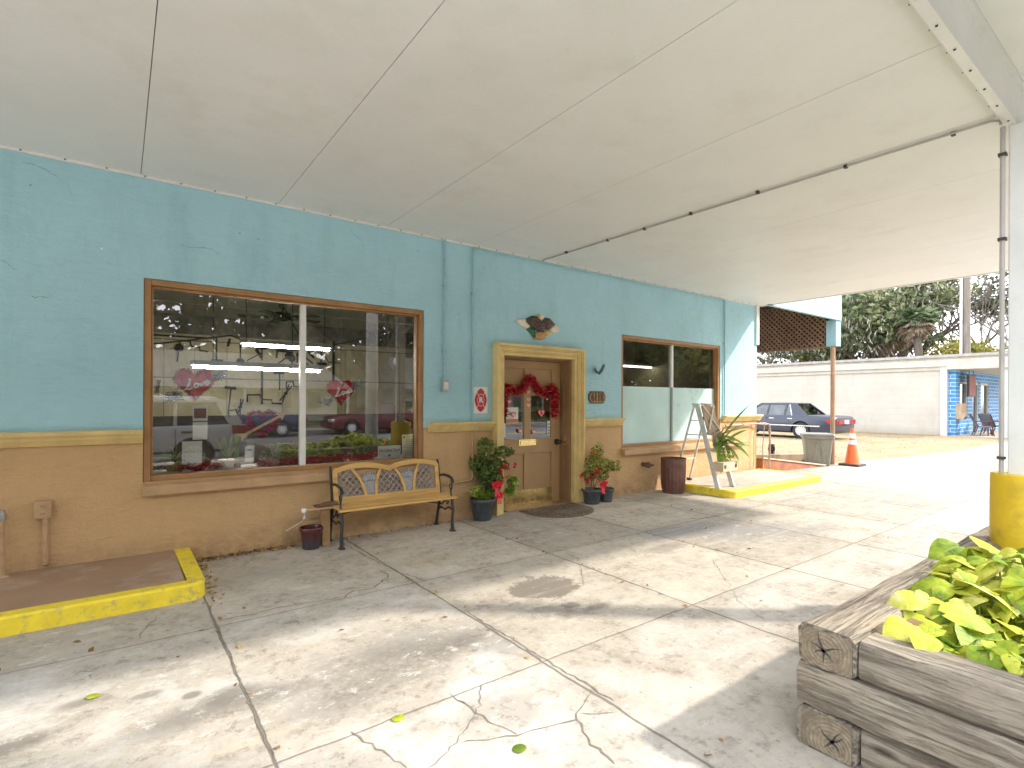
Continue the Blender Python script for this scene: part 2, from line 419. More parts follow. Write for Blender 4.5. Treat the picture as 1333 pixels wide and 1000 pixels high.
ribbon(cz([(985, 800), (1050, 806), (1111, 800)]), .003)
ribbon(cz([(150, 870), (230, 910), (290, 960), (360, 1000)]), .005)
ribbon(cz([(120, 390), (160, 362), (240, 350), (295, 305), (265, 285)]), .009)
ribbon(cz([(800, 195), (930, 215), (980, 245), (1000, 340), (880, 400)]), .004)
ribbon(cz([(430, 325), (330, 290), (215, 235), (118, 182)]), .006)
ribbon(cz([(570, 430), (640, 475), (760, 545), (850, 600), (960, 670), (1040, 715), (1111, 760)]), .007)
ribbon(cz([(480, 512), (510, 470), (552, 430)], 2.667, 0), .005)
ribbon(cz([(235, 655), (280, 625), (330, 628), (310, 650), (240, 662)], 2.667, 0), .004)
ribbon(cz([(735, 440), (790, 560), (840, 680), (880, 770), (950, 930)], 2.667, 0), .0035)
ribbon(cz([(760, 450), (860, 430), (960, 405), (1200, 365)], 2.667, 0), .006)
ribbon(cz([(540, 350), (620, 480), (700, 540), (800, 575)], 2.38, 700, 580), .003)
ribbon(cz([(450, 230), (545, 222), (600, 200)], 2.38, 700, 580), .005)
tag(walk.build('sidewalk', [M_conc, M_crack], smooth=0, fix=False), kind='structure')

g = N('dirt_and_leaf_litter')
n1 = g.noise(g.pos, .7, 6, .65); n2 = g.noise(g.pos, 9, 6, .75); n3 = g.voro(g.pos, 16, out='Color')
c = g.mix(g.range(n1, .35, .65), (.22, .175, .115), (.31, .265, .20)); c = g.mix(g.range(n2, .45, .65, 0, .8), c, (.20, .13, .06))
c = g.mix(g.range(g.xyz(n3)[0], .72, .78, 0, .7), c, (.38, .25, .10)); c = g.mix(g.range(g.noise(g.pos, .35, 4), .56, .66, 0, .2), c, (.22, .21, .09))
M_dirt = g.fin(c, .95, 0, g.bump(n2, .6, .03), .1)
lot = MB(); lot.b(10.5, 70, -.9, 60, -.3, -.006)
tag(lot.build('dirt_lot', M_dirt, smooth=0), kind='structure')
gr = MB(); gr.b(-500, 500, -500, 500, -1, -.32)
tag(gr.build('ground', mat('far_ground', (.22, .21, .12), .95, var=.3, scale=.3), smooth=0), kind='structure')
g = N('asphalt'); n2 = g.noise(g.pos, 60, 4, .7); c = g.mix(g.range(n2, .3, .7), (.13, .13, .13), (.24, .235, .23))
c = g.mix(g.range(g.noise(g.pos, .5, 4), .4, .65, 0, .5), c, (.27, .265, .26)); M_asph = g.fin(c, .85, 0, g.bump(n2, .3, .005), .2)
rd = MB(); rd.b(-90, 90, -20.2, -8.8, -.3, -.13)
rd.b(-90, 90, -14.45, -14.33, -.13, -.126, 1); rd.b(-90, 90, -14.67, -14.55, -.13, -.126, 1)
tag(rd.build('road', [M_asph, mat('road_line_paint', (.72, .55, .08), .7)], smooth=0), kind='structure')
fw_ = MB(); fw_.b(-90, 90, -22.4, -20.2, -.3, .0)
tag(fw_.build('far_pavement', concrete('far_concrete', False, False), smooth=0), kind='structure')
lw = MB(); lw.b(-90, 90, -70, -22.4, -.3, -.02)
g = N('lawn_and_dirt'); c = g.mix(g.range(g.noise(g.pos, .8, 6), .4, .6), (.10, .15, .04), (.33, .28, .18)); M_lawn = g.fin(c, .95, spec=.1)
tag(lw.build('far_lawn', M_lawn, smooth=0), kind='structure')

# raised kerb platforms against the shop wall
M_plat = mat('brown_painted_concrete', (.33, .21, .13), .75, var=.16, scale=2.2, bump=.25, dirt=(.55, .50, .44), dirt_scale=1.6, dirt_amt=.55)
M_yel = mat('yellow_kerb_paint', (.80, .62, .035), .55, var=.10, scale=9, bump=.35, bscale=25, dirt=(.26, .23, .18), dirt_scale=12, dirt_amt=.95)
def platform(name, x0, x1, y0, h, top, kerb=.11, rounded=.12):
    t = thing(name, *top['lab'], loc=((x0+x1)/2, y0/2, 0)); t['kind'] = 'structure'
    a = MB(); a.b(x0+(kerb if top['l'] else 0), x1-(kerb if top['r'] else 0), y0+kerb, -.002, 0, h-.006)
    a.build('platform_top', top['m'], t, smooth=0)
    k = MB()
    def strip(pts):
        vs = []
        for (o, i) in pts:
            vs.append([(o[0], o[1], 0), (o[0], o[1], h-.015), (o[0]+(i[0]-o[0])*.12, o[1]+(i[1]-o[1])*.12, h), (i[0], i[1], h), (i[0], i[1], 0)])
        k.loft(vs, closed=True)
    pts = []
    def arc(cx, cy, a0, a1, r):
        for i in range(6):
            a_ = a0+(a1-a0)*i/5; pts.append(((cx+r*math.cos(a_), cy+r*math.sin(a_)), (cx+max(.005, r-kerb)*math.cos(a_), cy+max(.005, r-kerb)*math.sin(a_))))
    r = rounded
    if top['l']:
        pts.append(((x0, -.003), (x0+kerb, -.003))); arc(x0+r, y0+r, PI, 1.5*PI, r)
    else: pts.append(((x0, y0), (x0, y0+kerb)))
    if top['r']:
        arc(x1-r, y0+r, -.5*PI, 0, r); pts.append(((x1, -.003), (x1-kerb, -.003)))
    else: pts.append(((x1, y0), (x1, y0+kerb)))
    strip(pts); k.build('kerb', M_yel, t, smooth=40)
    return t
platform('raised_platform', -5.0, .535, -1.15, .125, dict(l=False, r=True, m=M_plat, lab=('low brown painted platform edged by a yellow kerb under the outlet box', 'platform')), kerb=.13)
platform('raised_platform', 7.56, 10.62, -1.24, .115, dict(l=True, r=True, m=concrete('platform_concrete', False, False, (.50, .44, .37)), lab=('low bare concrete platform with yellow kerb under the stepladder', 'platform')), kerb=.12)

# ------------------------------------------------------------------ the shop
def stucco(name, col, dark, streak=.3):
    g = N(name); p = g.pos
    big = g.noise(p, .8, 6, .6); fine = g.noise(p, 34, 6, .65); lump = g.noise(g.map(p, (1, 1, 1.6)), 9, 5, .6)
    c = g.mix(g.range(big, .3, .7), sc(col, .92), sc(col, 1.08)); c = g.mix(g.range(lump, .5, .8, 0, .22), c, dark)
    c = g.mix(g.range(g.noise(g.map(p, (1.3, 1, .35), loc=(4, 0, 2)), 1.8, 8, .72), .53, .72, 0, streak), c, dark)
    sp = g.voro(p, 4.2); c = g.mix(g.range(sp, .05, .025, 0, .8), c, sc(col, 1.7))
    if name.startswith('tan'):
        z = g.xyz(p)[2]; c = g.mix(g.math('MULTIPLY', g.range(z, .32, .02, 0, .75), g.range(g.noise(p, 6, 6, .7), .35, .65)), c, (.17, .10, .05))
    brush = g.noise(g.map(p, (1.2, 1, 7), (0, .35, 0)), 5, 6, .7); h = g.math('ADD', g.math('ADD', g.math('MULTIPLY', fine, .5), lump), g.math('MULTIPLY', brush, .6))
    c = g.mix(g.range(brush, .35, .7, 0, .22), c, sc(col, 1.3))
    return g.fin(c, .7, 0, g.bump(h, .7, .022), .3)
M_blue = stucco('pale_blue_stucco', (.375, .61, .70), (.24, .44, .52), .45)
M_tan = stucco('tan_stucco', (.56, .365, .185), (.37, .23, .12), .5)
M_gold = mat('gold_trim_paint', (.70, .53, .225), .5, var=.12, scale=5, bump=.12, dirt=(.30, .19, .06), dirt_scale=3, dirt_amt=.4)
M_wood = mat('brown_window_wood', (.36, .19, .075), .5, var=.2, scale=4, bump=.15, stretch=(1, 1, 1), dirt=(.20, .10, .04), dirt_amt=.4)
M_sill = mat('tan_sill', (.50, .32, .17), .7, var=.15, scale=4, bump=.25, dirt=(.24, .15, .09), dirt_amt=.5)
M_door = mat('brown_door_paint', (.43, .27, .13), .42, var=.08, scale=4, bump=.08)
M_jamb = mat('dark_brown_jamb', (.29, .17, .08), .5, var=.12, scale=4)
M_white = mat('white_mullion', (.74, .74, .72), .4, var=.05)
M_dgrey = mat('grey_mullion', (.25, .28, .28), .4, var=.05)
M_ceil = mat('off_white_canopy_panel', (.74, .74, .73), .5, var=.04, scale=1.3, bump=.06, bscale=30, dirt=(.60, .55, .47), dirt_scale=2.2, dirt_amt=.32)
M_seam = mat('dark_seam', (.22, .21, .19), .8)
M_beam = mat('white_painted_steel', (.70, .70, .69), .38, var=.06, scale=3, dirt=(.45, .42, .36), dirt_scale=3, dirt_amt=.35)
M_screw = mat('dark_fastener', (.05, .045, .04), .6)
M_glass = glassmat('shop_glass', .095)
M_dglass = glassmat('door_glass', .12, (.8, .83, .82))
M_black = mat('black_cast_iron', (.03, .027, .025), .45, var=.3, scale=20, bump=.15)
M_brass = mat('polished_brass', (.80, .62, .28), .26, 1.0, var=.08, scale=8)
M_room = mat('tan_workshop_panel', (.56, .49, .33), .8, var=.2, scale=1.6, dirt=(.26, .22, .15), dirt_scale=1.2, dirt_amt=.6)
M_roombrown = mat('darkened_lower_wall', (.055, .042, .032), .7, var=.3, scale=3)  # dimness of the lower room put into the colour, so the mirrored SUV shows
M_roomdark = mat('stained_plaster_band', (.22, .20, .16), .9, var=.6, scale=2.5, dirt=(.05, .05, .045), dirt_scale=2, dirt_amt=.8)
M_roomwhite = mat('room_ceiling_paint', (.60, .59, .55), .8, var=.06)
M_roomfloor = mat('room_floor_boards', (.05, .04, .03), .6, var=.3, scale=3)

shop = thing('shop_building', 'pale blue and tan stucco shop with a deep flat white canopy over the pavement', 'building', (4.7, 0, 0))
ZC, LZ0, LZ1 = 3.47, 1.105, 1.225
HOLES = [(.17, 2.925, .755, 2.57), (4.06, 5.36, -.5, 2.12), (6.41, 9.18, .745, 2.555)]
WX0, WX1, WT = -6.0, 10.505, .24
def wall_cells(mb, z0, z1, m, lo=-99, hi=99):
    xs = sorted({WX0, WX1}|{h[0] for h in HOLES}|{h[1] for h in HOLES})
    for a, b in zip(xs[:-1], xs[1:]):
        if a < lo or b > hi: continue
        hs = [h for h in HOLES if h[0] <= a and h[1] >= b]
        spans = [(z0, z1)]
        for h in hs:
            spans = [q for s_ in spans for q in ((s_[0], min(s_[1], h[2])), (max(s_[0], h[3]), s_[1])) if q[1]-q[0] > 1e-4]
        for s_ in spans: mb.b(a, b, 0, WT, s_[0], s_[1], m)
q = MB(); wall_cells(q, 1.165, 3.75, 0)
for pts in ([(230, 317), (243, 321), (262, 323), (275, 324), (287, 333)], [(0, 338), (12, 345), (24, 353)], [(41, 386), (68, 388)], [(88, 240), (95, 258)], [(455, 300), (470, 312), (476, 330)], [(120, 440), (123, 470), (118, 492)], [(560, 428), (566, 470)], [(30, 210), (60, 222), (84, 236)]):
    P = [aty(*p) for p in pts]; Q = []
    for a, b in zip(P[:-1], P[1:]):
        for i in range(6): Q.append(a.lerp(b, i/6)+Vector((R.gauss(0, .003), 0, R.gauss(0, .005))))
    for a, b in zip(Q[:-1], Q[1:]):
        w_ = R.uniform(.0008, .0026); q.add([(a.x, -.0016, a.z-w_), (b.x, -.0016, b.z-w_), (b.x, -.0016, b.z+w_), (a.x, -.0016, a.z+w_)], [(0, 1, 2, 3)], 1)
for k in range(26):
    x, z = R.uniform(-.7, 10), R.uniform(1.3, 3.3); w_ = R.uniform(.003, .008)
    if any(h[0]-.1 < x < h[1]+.1 for h in HOLES) and z < 2.7: continue
    q.add([(x+w_*math.cos(a)*1.3, -.0016, z+w_*math.sin(a)) for a in np.linspace(0, 6.28, 7)[:-1]], [(0, 1, 2, 3, 4, 5)], 1)
q.build('upper_wall', [M_blue, mat('dark_wall_crack', (.17, .28, .31), .9)], shop, smooth=0, fix=False); q = MB(); q.b(WX1-WT, WX1, WT, 6.2, 1.165, 3.75); q.build('upper_wall', M_blue, shop, smooth=0)
q = MB(); wall_cells(q, -.2, 1.165, 0, hi=4.07); q.build('lower_wall', M_tan, shop, smooth=0); q = MB(); wall_cells(q, -.2, 1.165, 0, lo=5.35); q.build('lower_wall', M_tan, shop, smooth=0); q = MB(); q.b(WX1-WT, WX1, WT, 6.2, -.2, 1.165); q.build('lower_wall', M_tan, shop, smooth=0)
# moulded chair rail
def rail(x0, x1, ends=(True, True)):
    prof = [(0, LZ0), (-.03, LZ0+.004), (-.045, LZ0+.03), (-.06, LZ0+.05), (-.064, LZ0+.085), (-.10, LZ0+.088), (-.106, LZ1-.008), (-.098, LZ1), (0, LZ1+.004)]
    mb = MB(); mb.loft([[(x, y, z) for y, z in prof] for x in (x0, x1)]); return mb
for a, b in ((WX0, .168), (2.985, 3.93), (5.49, 6.405)): rail(a, b).build('chair_rail', M_gold, shop, smooth=25)
rr = rail(9.25, 10.6); rr.loft([[(WX1-y, yy, z) for y, z in [(0, LZ0), (-.03, LZ0+.004), (-.045, LZ0+.03), (-.06, LZ0+.05), (-.064, LZ0+.085), (-.10, LZ0+.088), (-.106, LZ1-.008), (-.098, LZ1), (0, LZ1+.004)]] for yy in (.001, 6)])
rr.build('chair_rail', M_gold, shop, smooth=25)
q = MB(); q.b(10.44, 10.54, -.035, .02, 2.66, 3.46); q.build('corner_board', M_white, shop, smooth=0)

def shop_window(h, mull, sill_x1, film=None):
    x0, x1, z0, z1 = h
    fr = MB()
    fr.b(x0+.002, x0+.055, .012, .15, z0, z1); fr.b(x1-.055, x1-.002, .012, .15, z0, z1)
    fr.b(x0+.055, x1-.055, .012, .15, z1-.055, z1-.002); fr.b(x0+.055, x1-.055, .03, .16, z0, z0+.05)
    fr.b(x0+.055, x0+.075, .05, .13, z0+.05, z1-.055); fr.b(x1-.075, x1-.055, .05, .13, z0+.05, z1-.055); fr.b(x0+.075, x1-.075, .05, .13, z1-.075, z1-.055)
    w_ = fr.build('window', M_wood, shop, smooth=0, bevel=.006)
    gl = MB(); gl.add([(x0+.06, .1, z0+.04), (x1-.06, .1, z0+.04), (x1-.06, .1, z1-.06), (x0+.06, .1, z1-.06)], [(0, 1, 2, 3)])
    gl.build('glass_pane', M_glass, w_, smooth=0, fix=False)
    a, b = mull; mm = MB()
    if film is None: mm.b(a, b, .06, .13, z0+.045, z1-.075); mm.build('mullion', M_white, w_, smooth=0, bevel=.006)
    else:
        mm.b(a, b, .06, .13, film, z1-.075); mm.b(a+.008, b-.004, .065, .13, z0+.045, film, 1); mm.build('mullion', [M_white, M_dgrey], w_, smooth=0)
        fl = MB(); fl.b(x0+.056, a+.007, .088, .096, z0+.045, film); fl.b(b-.003, x1-.076, .088, .096, z0+.045, film)
        fl.build('frosted_film', mat('pale_green_window_film', (.52, .72, .715), .3, var=.10, scale=1.6), w_, smooth=0)
    s_ = MB(); s_.hexa([(x0-.005, -.085, z0-.115), (sill_x1, -.085, z0-.115), (sill_x1, .03, z0-.115), (x0-.005, .03, z0-.115), (x0-.005, -.09, z0-.03), (sill_x1, -.09, z0-.03), (sill_x1, .03, z0-.004), (x0-.005, .03, z0-.004)])
    s_.build('sill', M_sill, w_, smooth=0, bevel=.008)
    return w_
shop_window(HOLES[0], (1.522, 1.580), 2.955)
shop_window(HOLES[2], (7.775, 7.825), 10.0, film=1.735)

# ---- door in its gold moulded surround
dx0, dx1, dz1, dy = 4.205, 5.285, 2.06, .2
df = MB()
def surround(mb, a, b, y0, y1):   # a ring of boxes: inset a..b measured outward from the opening
    X0, X1, Z1 = 4.075, 5.345, 2.095
    mb.b(X0-b, X0-a, y0, y1, 0, Z1+b); mb.b(X1+a, X1+b, y0, y1, 0, Z1+b); mb.b(X0-a, X1+a, y0, y1, Z1+a, Z1+b)
surround(df, 0, .045, -.055, .02); surround(df, .045, .062, -.075, .02); surround(df, .062, .10, -.085, .02); surround(df, .10, .118, -.10, .02); surround(df, .118, .155, -.12, .02)
df.build('door_surround', M_gold, shop, smooth=0, bevel=.006)
jb = MB(); jb.b(4.06, 4.11, .021, .24, -.02, 2.12); jb.b(5.31, 5.36, .021, .24, -.02, 2.12); jb.b(4.11, 5.31, .021, .24, 2.08, 2.12)
jb.b(4.11, dx0-.004, .12, .24, -.02, 2.08); jb.b(dx1+.004, 5.31, .12, .24, -.02, 2.08); jb.b(dx0-.004, dx1+.004, .12, .24, dz1+.004, 2.08)
jb.b(dx0-.03, dx1+.03, .0, .30, -.05, .012)
jb.build('door_jamb', M_jamb, shop, smooth=0, bevel=.004)
dr = MB(); T = .045
cx_ = 4.665
xs_ = [dx0, dx0+.055, 4.60, 4.73, dx1-.165, dx1]
# stiles, mid stile and rails
rowsz = [(.0, .24), (.74, .955), (1.565, 1.70), (1.95, dz1)]
dr.b(dx0, 4.245, dy, dy+T, 0, dz1); dr.b(dx1-.165, dx1, dy, dy+T, 0, dz1)
for a, b in rowsz: dr.b(4.245, dx1-.165, dy, dy+T, a, b)
for a, b in ((.24, .74), (.955, 1.565), (1.70, 1.95)): dr.b(4.61, 4.73, dy, dy+T, a, b)
for a, b in ((.24, .74), (1.70, 1.95)):
    for x0, x1 in ((4.245, 4.61), (4.73, dx1-.165)): dr.b(x0, x1, dy+.018, dy+.03, a, b)
door = dr.build('door', M_door, shop, smooth=0, bevel=.004)
for x0, x1 in ((4.245, 4.61), (4.73, dx1-.165)):
    q = MB(); q.add([(x0, dy+.02, .955), (x1, dy+.02, .955), (x1, dy+.02, 1.565), (x0, dy+.02, 1.565)], [(0, 1, 2, 3)]); q.build('glass_pane', M_dglass, door, smooth=0, fix=False)
q = MB(); q.b(4.27, 5.13, dy-.004, dy, .005, .225); q.build('kick_plate', M_brass, door, smooth=0)
q = MB(); q.b(4.505, 4.82, dy-.012, dy, .852, .945); q.b(4.53, 4.795, dy-.02, dy-.012, .868, .928); q.build('mail_slot', M_brass, door, smooth=0, bevel=.003)
q = MB(); q.lathe((5.215, dy-.001, .885), [(.045, 0), (.045, -.012), (.014, -.018), (.012, -.04), (.03, -.05), (.034, -.065), (.022, -.078), (0, -.08)], 20, axis='y'); q.build('knob', M_black, door, smooth=50)
q = MB(); q.b(5.30, 5.318, .10, .119, .80, .98); q.build('strike_plate', M_brass, shop, smooth=0)

# ---- canopy: soffit panels, edge trims, steel beam, outer soffit, column
cp = MB(); SX = [-5.7, -4.55, -3.35, -2.17, -1.01, .145, 1.28, 2.43, 3.62, 4.80, 5.95, 7.12, 8.29, 9.46, 10.62]
for a, b in zip(SX[:-1], SX[1:]): cp.b(a+.0025, b-.0025, -4.80, .06 if b < 10.6 else .0, ZC, ZC+.02)
cp.b(-5.7, 10.62, -4.80, .0, ZC+.021, ZC+.05, 1)
canopy = cp.build('canopy', [M_ceil, M_seam], shop, smooth=0)
q = MB(); q.b(-5.7, 10.66, -5.28, .06, ZC+.30, ZC+.42); q.b(10.62, 10.66, -5.28, .0, ZC-.012, ZC+.30); q.b(-5.74, -5.7, -5.28, 0, ZC-.012, ZC+.42); q.build('canopy_roof', M_beam, canopy, smooth=0)
q = MB(); q.b(-5.7, 10.50, -.028, -.002, ZC-.022, ZC-.001)
for i in range(60): x = -5.5+i*.27; q.b(x, x+.012, -.033, -.026, ZC-.016, ZC-.006, 1)
q.build('wall_trim', [M_ceil, M_screw], canopy, smooth=0)
BZ = 3.40
bm_ = MB(); bm_.b(-5.7, 10.62, -4.865, -4.812, BZ, 3.70); bm_.b(-5.7, 10.62, -4.828, -4.8, BZ+.012, BZ+.03)
bm_.b(-5.7, 10.62, -4.892, -4.865, 3.655, 3.70)
for i in range(54):
    x = -5.4+i*.3; bm_.lathe((x, -4.838, BZ), [(.007, 0), (.006, -.006), (0, -.007)], 8, 1)
    bm_.lathe((x+.13, -4.775, ZC), [(.006, 0), (.005, -.006), (0, -.007)], 8, 1)
beam = bm_.build('beam', [M_beam, M_screw], canopy, smooth=0)
q = MB()
for a, b in zip(SX[:-1], SX[1:]): q.b(a+.002, b-.002, -5.24, -4.893, 3.685, 3.70)
q.b(-5.7, 10.66, -5.28, -5.24, 3.58, 3.77)
q.build('outer_soffit', M_ceil, canopy, smooth=0)
q = MB(); q.b(4.885, 5.05, -4.985, -4.825, .2, BZ); q.build('column', M_beam, canopy, smooth=0, bevel=.008)

# ---- workshop seen through the glass
RB, RC = 5.0, 2.95
q = MB(); q.b(-1.0, 10.2, RB, RB+.1, 1.2, 2.62); q.b(-1.0, 10.2, RB-.03, RB+.1, 0, 1.2, 2); q.b(-1.1, -1.0, .26, RB+.1, 0, RC); q.b(10.2, 10.26, .26, RB+.1, 0, RC)
for x in (.6, 1.55, 2.5, 3.7, 4.9, 6.1, 7.3): q.b(x, x+.008, RB-.006, RB-.001, 1.2, 2.5, 1)
for z in (1.85, 2.5): q.b(-1, 10.2, RB-.007, RB-.002, z, z+.02, 1)
q.build('room_wall', [M_room, M_roomdark, M_roombrown], shop, smooth=0)
q = MB(); q.b(-1.0, 10.2, RB-.02, RB+.09, 2.62, RC); q.build('stained_wall_band', M_roomdark, shop, smooth=0)
q = MB(); q.b(-1.1, 10.26, .245, RB+.1, RC, RC+.08)
for y in (1.3, 2.45, 3.6): q.b(-1.0, 10.2, y, y+.05, RC-.018, RC-.001, 1)
q.build('room_ceiling', [M_roomwhite, M_white], shop, smooth=0)
q = MB(); q.b(-1.1, 10.26, .245, RB+.1, -.1, -.02); q.build('room_floor', M_roomfloor, shop, smooth=0)
q = MB(); q.b(-.2, 3.1, .165, .62, .70, .79); q.b(-.2, 3.1, .55, .62, 0, .70); q.build('display_shelf', mat('display_shelf_paint', (.42, .40, .36), .6), shop, smooth=0)

# ------------------------------------------------------------------ pipes and fixtures on the wall
M_bpipe = mat('pipe_painted_blue', (.30, .49, .54), .45, var=.12, scale=8, dirt=(.12, .22, .25), dirt_amt=.5)
M_tpipe = mat('pipe_painted_tan', (.46, .30, .16), .5, var=.15, scale=8, dirt=(.2, .1, .05), dirt_amt=.5)
M_grey = mat('galvanised_metal', (.42, .43, .43), .45, .6, var=.15, scale=12)
def clips(mb, pts, m=0):
    for p in pts: mb.b(p[0]-.03, p[0]+.03, -.016, -.001, p[1]-.012, p[1]+.012, m)
t = thing('conduit', 'thin blue conduit running straight down from the canopy to a small grey switch box', 'conduit', (3.19, -.02, 1.6))
q = MB(); q.tube([(3.19, -.022, ZC), (3.19, -.022, 1.73)], .0125, 8); clips(q, [(3.19, 2.9), (3.19, 2.1)]); q.build('pipe', M_bpipe, t)
q = MB(); q.b(3.155, 3.235, -.06, -.002, 1.60, 1.745); q.build('switch_box', M_grey, t, smooth=0, bevel=.008)
q = MB(); q.b(3.185, 3.205, -.075, -.06, 1.665, 1.69); q.b(3.165, 3.225, -.063, -.0601, 1.63, 1.715); q.build('toggle', M_beam, t, smooth=0)
t = thing('water_pipe', 'long thin pipe following the canopy edge then dropping beside the fire emblem, tan below', 'pipe', (3.6, -.02, .5))
q = MB(); q.tube([(9.29, -.025, 1.235), (9.29, -.025, 3.40), (9.28, -.025, 3.425), (9.25, -.025, 3.435), (6.4, -.025, 3.435), (3.66, -.025, 3.435), (3.615, -.025, 3.43), (3.6, -.025, 3.39), (3.6, -.025, 1.24)], .0135, 8)
clips(q, [(3.6, 2.85), (3.6, 1.9), (9.29, 2.6)]); q.build('pipe', M_bpipe, t)
q = MB(); q.tube([(3.6, -.125, 1.20), (3.6, -.125, 1.12)], .013, 8); q.tube([(3.6, -.03, 1.10), (3.6, -.03, .74)], .0135, 8); q.lathe((3.6, -.03, .70), [(.022, 0), (.025, .01), (.025, .04), (.018, .055)], 10)
q.tube([(3.6, -.03, .70), (3.6, -.03, .52), (3.585, -.03, .492), (3.55, -.03, .482), (3.0, -.03, .452), (2.6, -.03, .44)], .014, 8); q.build('lower_pipe', M_tpipe, t)
t = thing('ceiling_conduit', 'thin white conduit clipped across the canopy soffit from the wall to the column', 'conduit', (4.8, -2.4, ZC))
q = MB(); q.tube([(4.74, -.03, ZC-.014), (4.8, -2.4, ZC-.014), (4.858, -4.74, ZC-.014), (4.858, -4.785, ZC-.03), (4.858, -4.79, ZC-.06)], .0095, 8); q.tube([(4.86, -4.80, ZC-.08), (4.86, -4.80, 1.0)], .015, 8); q.build('pipe', mat('conduit_dull_paint', (.44, .41, .39), .5, var=.1), t)
for p in ((736, 327), (790, 311), (838, 296), (898, 276), (985, 248), (1100, 214), (1240, 171)):
    a = atz(*p, ZC); q = MB(); q.b(a.x-.0, a.x+.032, a.y-.012, a.y+.012, ZC-.028, ZC-.002); q.build('clip', M_screw, t, smooth=0)
for z in (3.2, 2.62, 1.12): q = MB(); q.b(4.838, 4.882, -4.822, -4.778, z-.010, z+.010); q.build('clip', M_screw, t, smooth=0)
t = thing('outlet_box', 'tan painted electric outlet box on its own short pipe low on the wall', 'outlet', (-.48, -.03, .15))
q = MB(); q.b(-.545, -.435, -.055, -.002, .53, .67); q.build('box', M_tpipe, t, smooth=0, bevel=.006)
for z in (.57, .63):
    q = MB(); q.lathe((-.49, -.0551, z), [(.02, 0), (.02, -.004), (0, -.005)], 14, 0, 'y')
    for dx in (-.008, .008): q.b(-.49+dx-.002, -.49+dx+.002, -.0625, -.059, z-.006, z+.007, 1)
    q.build('socket', [M_tpipe, M_screw], t)
q = MB(); q.tube([(-.475, -.03, .53), (-.475, -.03, .17)], .02, 10); q.tube([(-.475, -.03, .17), (-.475, .02, .145)], .02, 10); q.build('pipe', M_tpipe, t)
t = thing('standpipe', 'tan standpipe with a grey metal cap rising from the brown platform', 'standpipe', (-.70, -.10, .12))
q = MB(); q.tube([(-.72, -.1, .118), (-.73, -.1, .56)], .024, 12); q.lathe((-.72, -.1, .12), [(.045, 0), (.04, .012), (.026, .016)], 12); q.build('pipe', M_tpipe, t)
q = MB(); q.lathe((-.73, -.1, .555), [(.03, 0), (.036, .012), (.036, .05), (.028, .06), (.028, .075), (0, .08)], 8); q.build('cap', M_grey, t)

# house number plaque
M_bronze = mat('aged_bronze_plaque', (.34, .21, .11), .5, .3, var=.2, scale=15)
M_dkbronze = mat('dark_bronze', (.10, .055, .025), .5, .3)
M_num = mat('raised_bronze_figures', (.52, .36, .20), .4, .4)
c = aty(776.5, 517.5); W_, H_ = .345, .17
t = thing('house_number_plaque', 'bronze plaque reading 6118 on the wall right of the door', 'house number', (c.x, -.01, c.z))
def octa(w, h, k): return [(-w+k, -h), (w-k, -h), (w, -h+k*1.3), (w, h-k*1.3), (w-k, h), (-w+k, h), (-w, h-k*1.3), (-w, -h+k*1.3)]
q = MB(); q.prism(octa(W_/2+.008, H_/2+.008, .045), (c.x, -.012, c.z), (1, 0, 0), (0, 0, 1), (0, .011, 0)); q.build('rim', M_dkbronze, t, smooth=0)
q = MB(); q.prism(octa(W_/2-.008, H_/2-.008, .042), (c.x, -.018, c.z), (1, 0, 0), (0, 0, 1), (0, .0059, 0)); q.build('face', M_bronze, t, smooth=0)
text_mesh('6118', .185, 'figures', M_dkbronze, t, (c.x, -.022, c.z), width=.255, depth=.0035, bold=.0025)
# wall hook / small iron bird
c = aty(775, 480)
t = thing('wall_hook', 'small dark teal iron hook fixed to the blue wall above the house number', 'hook', (c.x, -.02, c.z))
q = MB(); q.ell((c.x-.02, -.012, c.z-.02), (.05, .011, .065), 12, 8); q.build('backplate', M_bpipe, t)
q = MB(); q.tube([(c.x-.03, -.02, c.z+.0), (c.x-.035, -.05, c.z-.05), (c.x-.01, -.09, c.z-.075), (c.x+.02, -.11, c.z-.03), (c.x+.05, -.12, c.z+.03), (c.x+.075, -.11, c.z+.06)], [.014, .018, .026, .024, .02, .012], 8); q.ell((c.x+.05, -.12, c.z+.035), (.03, .022, .02)); q.build('hook_arm', mat('dark_teal_iron', (.045, .11, .12), .5), t)
# fire emblem sign
c = aty(625.3, 521)
t = thing('fire_emblem_sign', 'white card with a red fire department cross and a letter R beside the door frame', 'sign', (c.x, -.005, c.z))
q = MB(); q.b(c.x-.105, c.x+.105, -.008, -.001, c.z-.17, c.z+.17); q.build('card', mat('white_sign_card', (.80, .78, .75), .5, var=.03), t, smooth=0)
M_red = mat('sign_red', (.47, .035, .06), .5, var=.05); M_pink = mat('sign_pale_outline', (.80, .42, .42), .5, var=.02)
q = MB(); kx, kz = .092, .152
for k in range(4):
    a0 = PI/2*k; pt = [(.40, -.34), (.68, -.62), (.80, -.46), (.97, -.14), (1.0, 0), (.97, .14), (.80, .46), (.68, .62), (.40, .34)]
    P_ = [((x*math.cos(a0)-y*math.sin(a0))*kx, (x*math.sin(a0)+y*math.cos(a0))*kz) for x, y in pt]
    q.prism(P_, (c.x, -.011, c.z), (1, 0, 0), (0, 0, 1), (0, .0029, 0))
el = [(math.cos(2*PI*i/24), math.sin(2*PI*i/24)) for i in range(24)]
q.prism([(x*.052, y*.082) for x, y in el], (c.x, -.013, c.z), (1, 0, 0), (0, 0, 1), (0, .0048, 0), 1)
q.prism([(x*.044, y*.072) for x, y in el], (c.x, -.015, c.z), (1, 0, 0), (0, 0, 1), (0, .0068, 0))
q.build('cross', [M_red, M_pink], t, smooth=0)
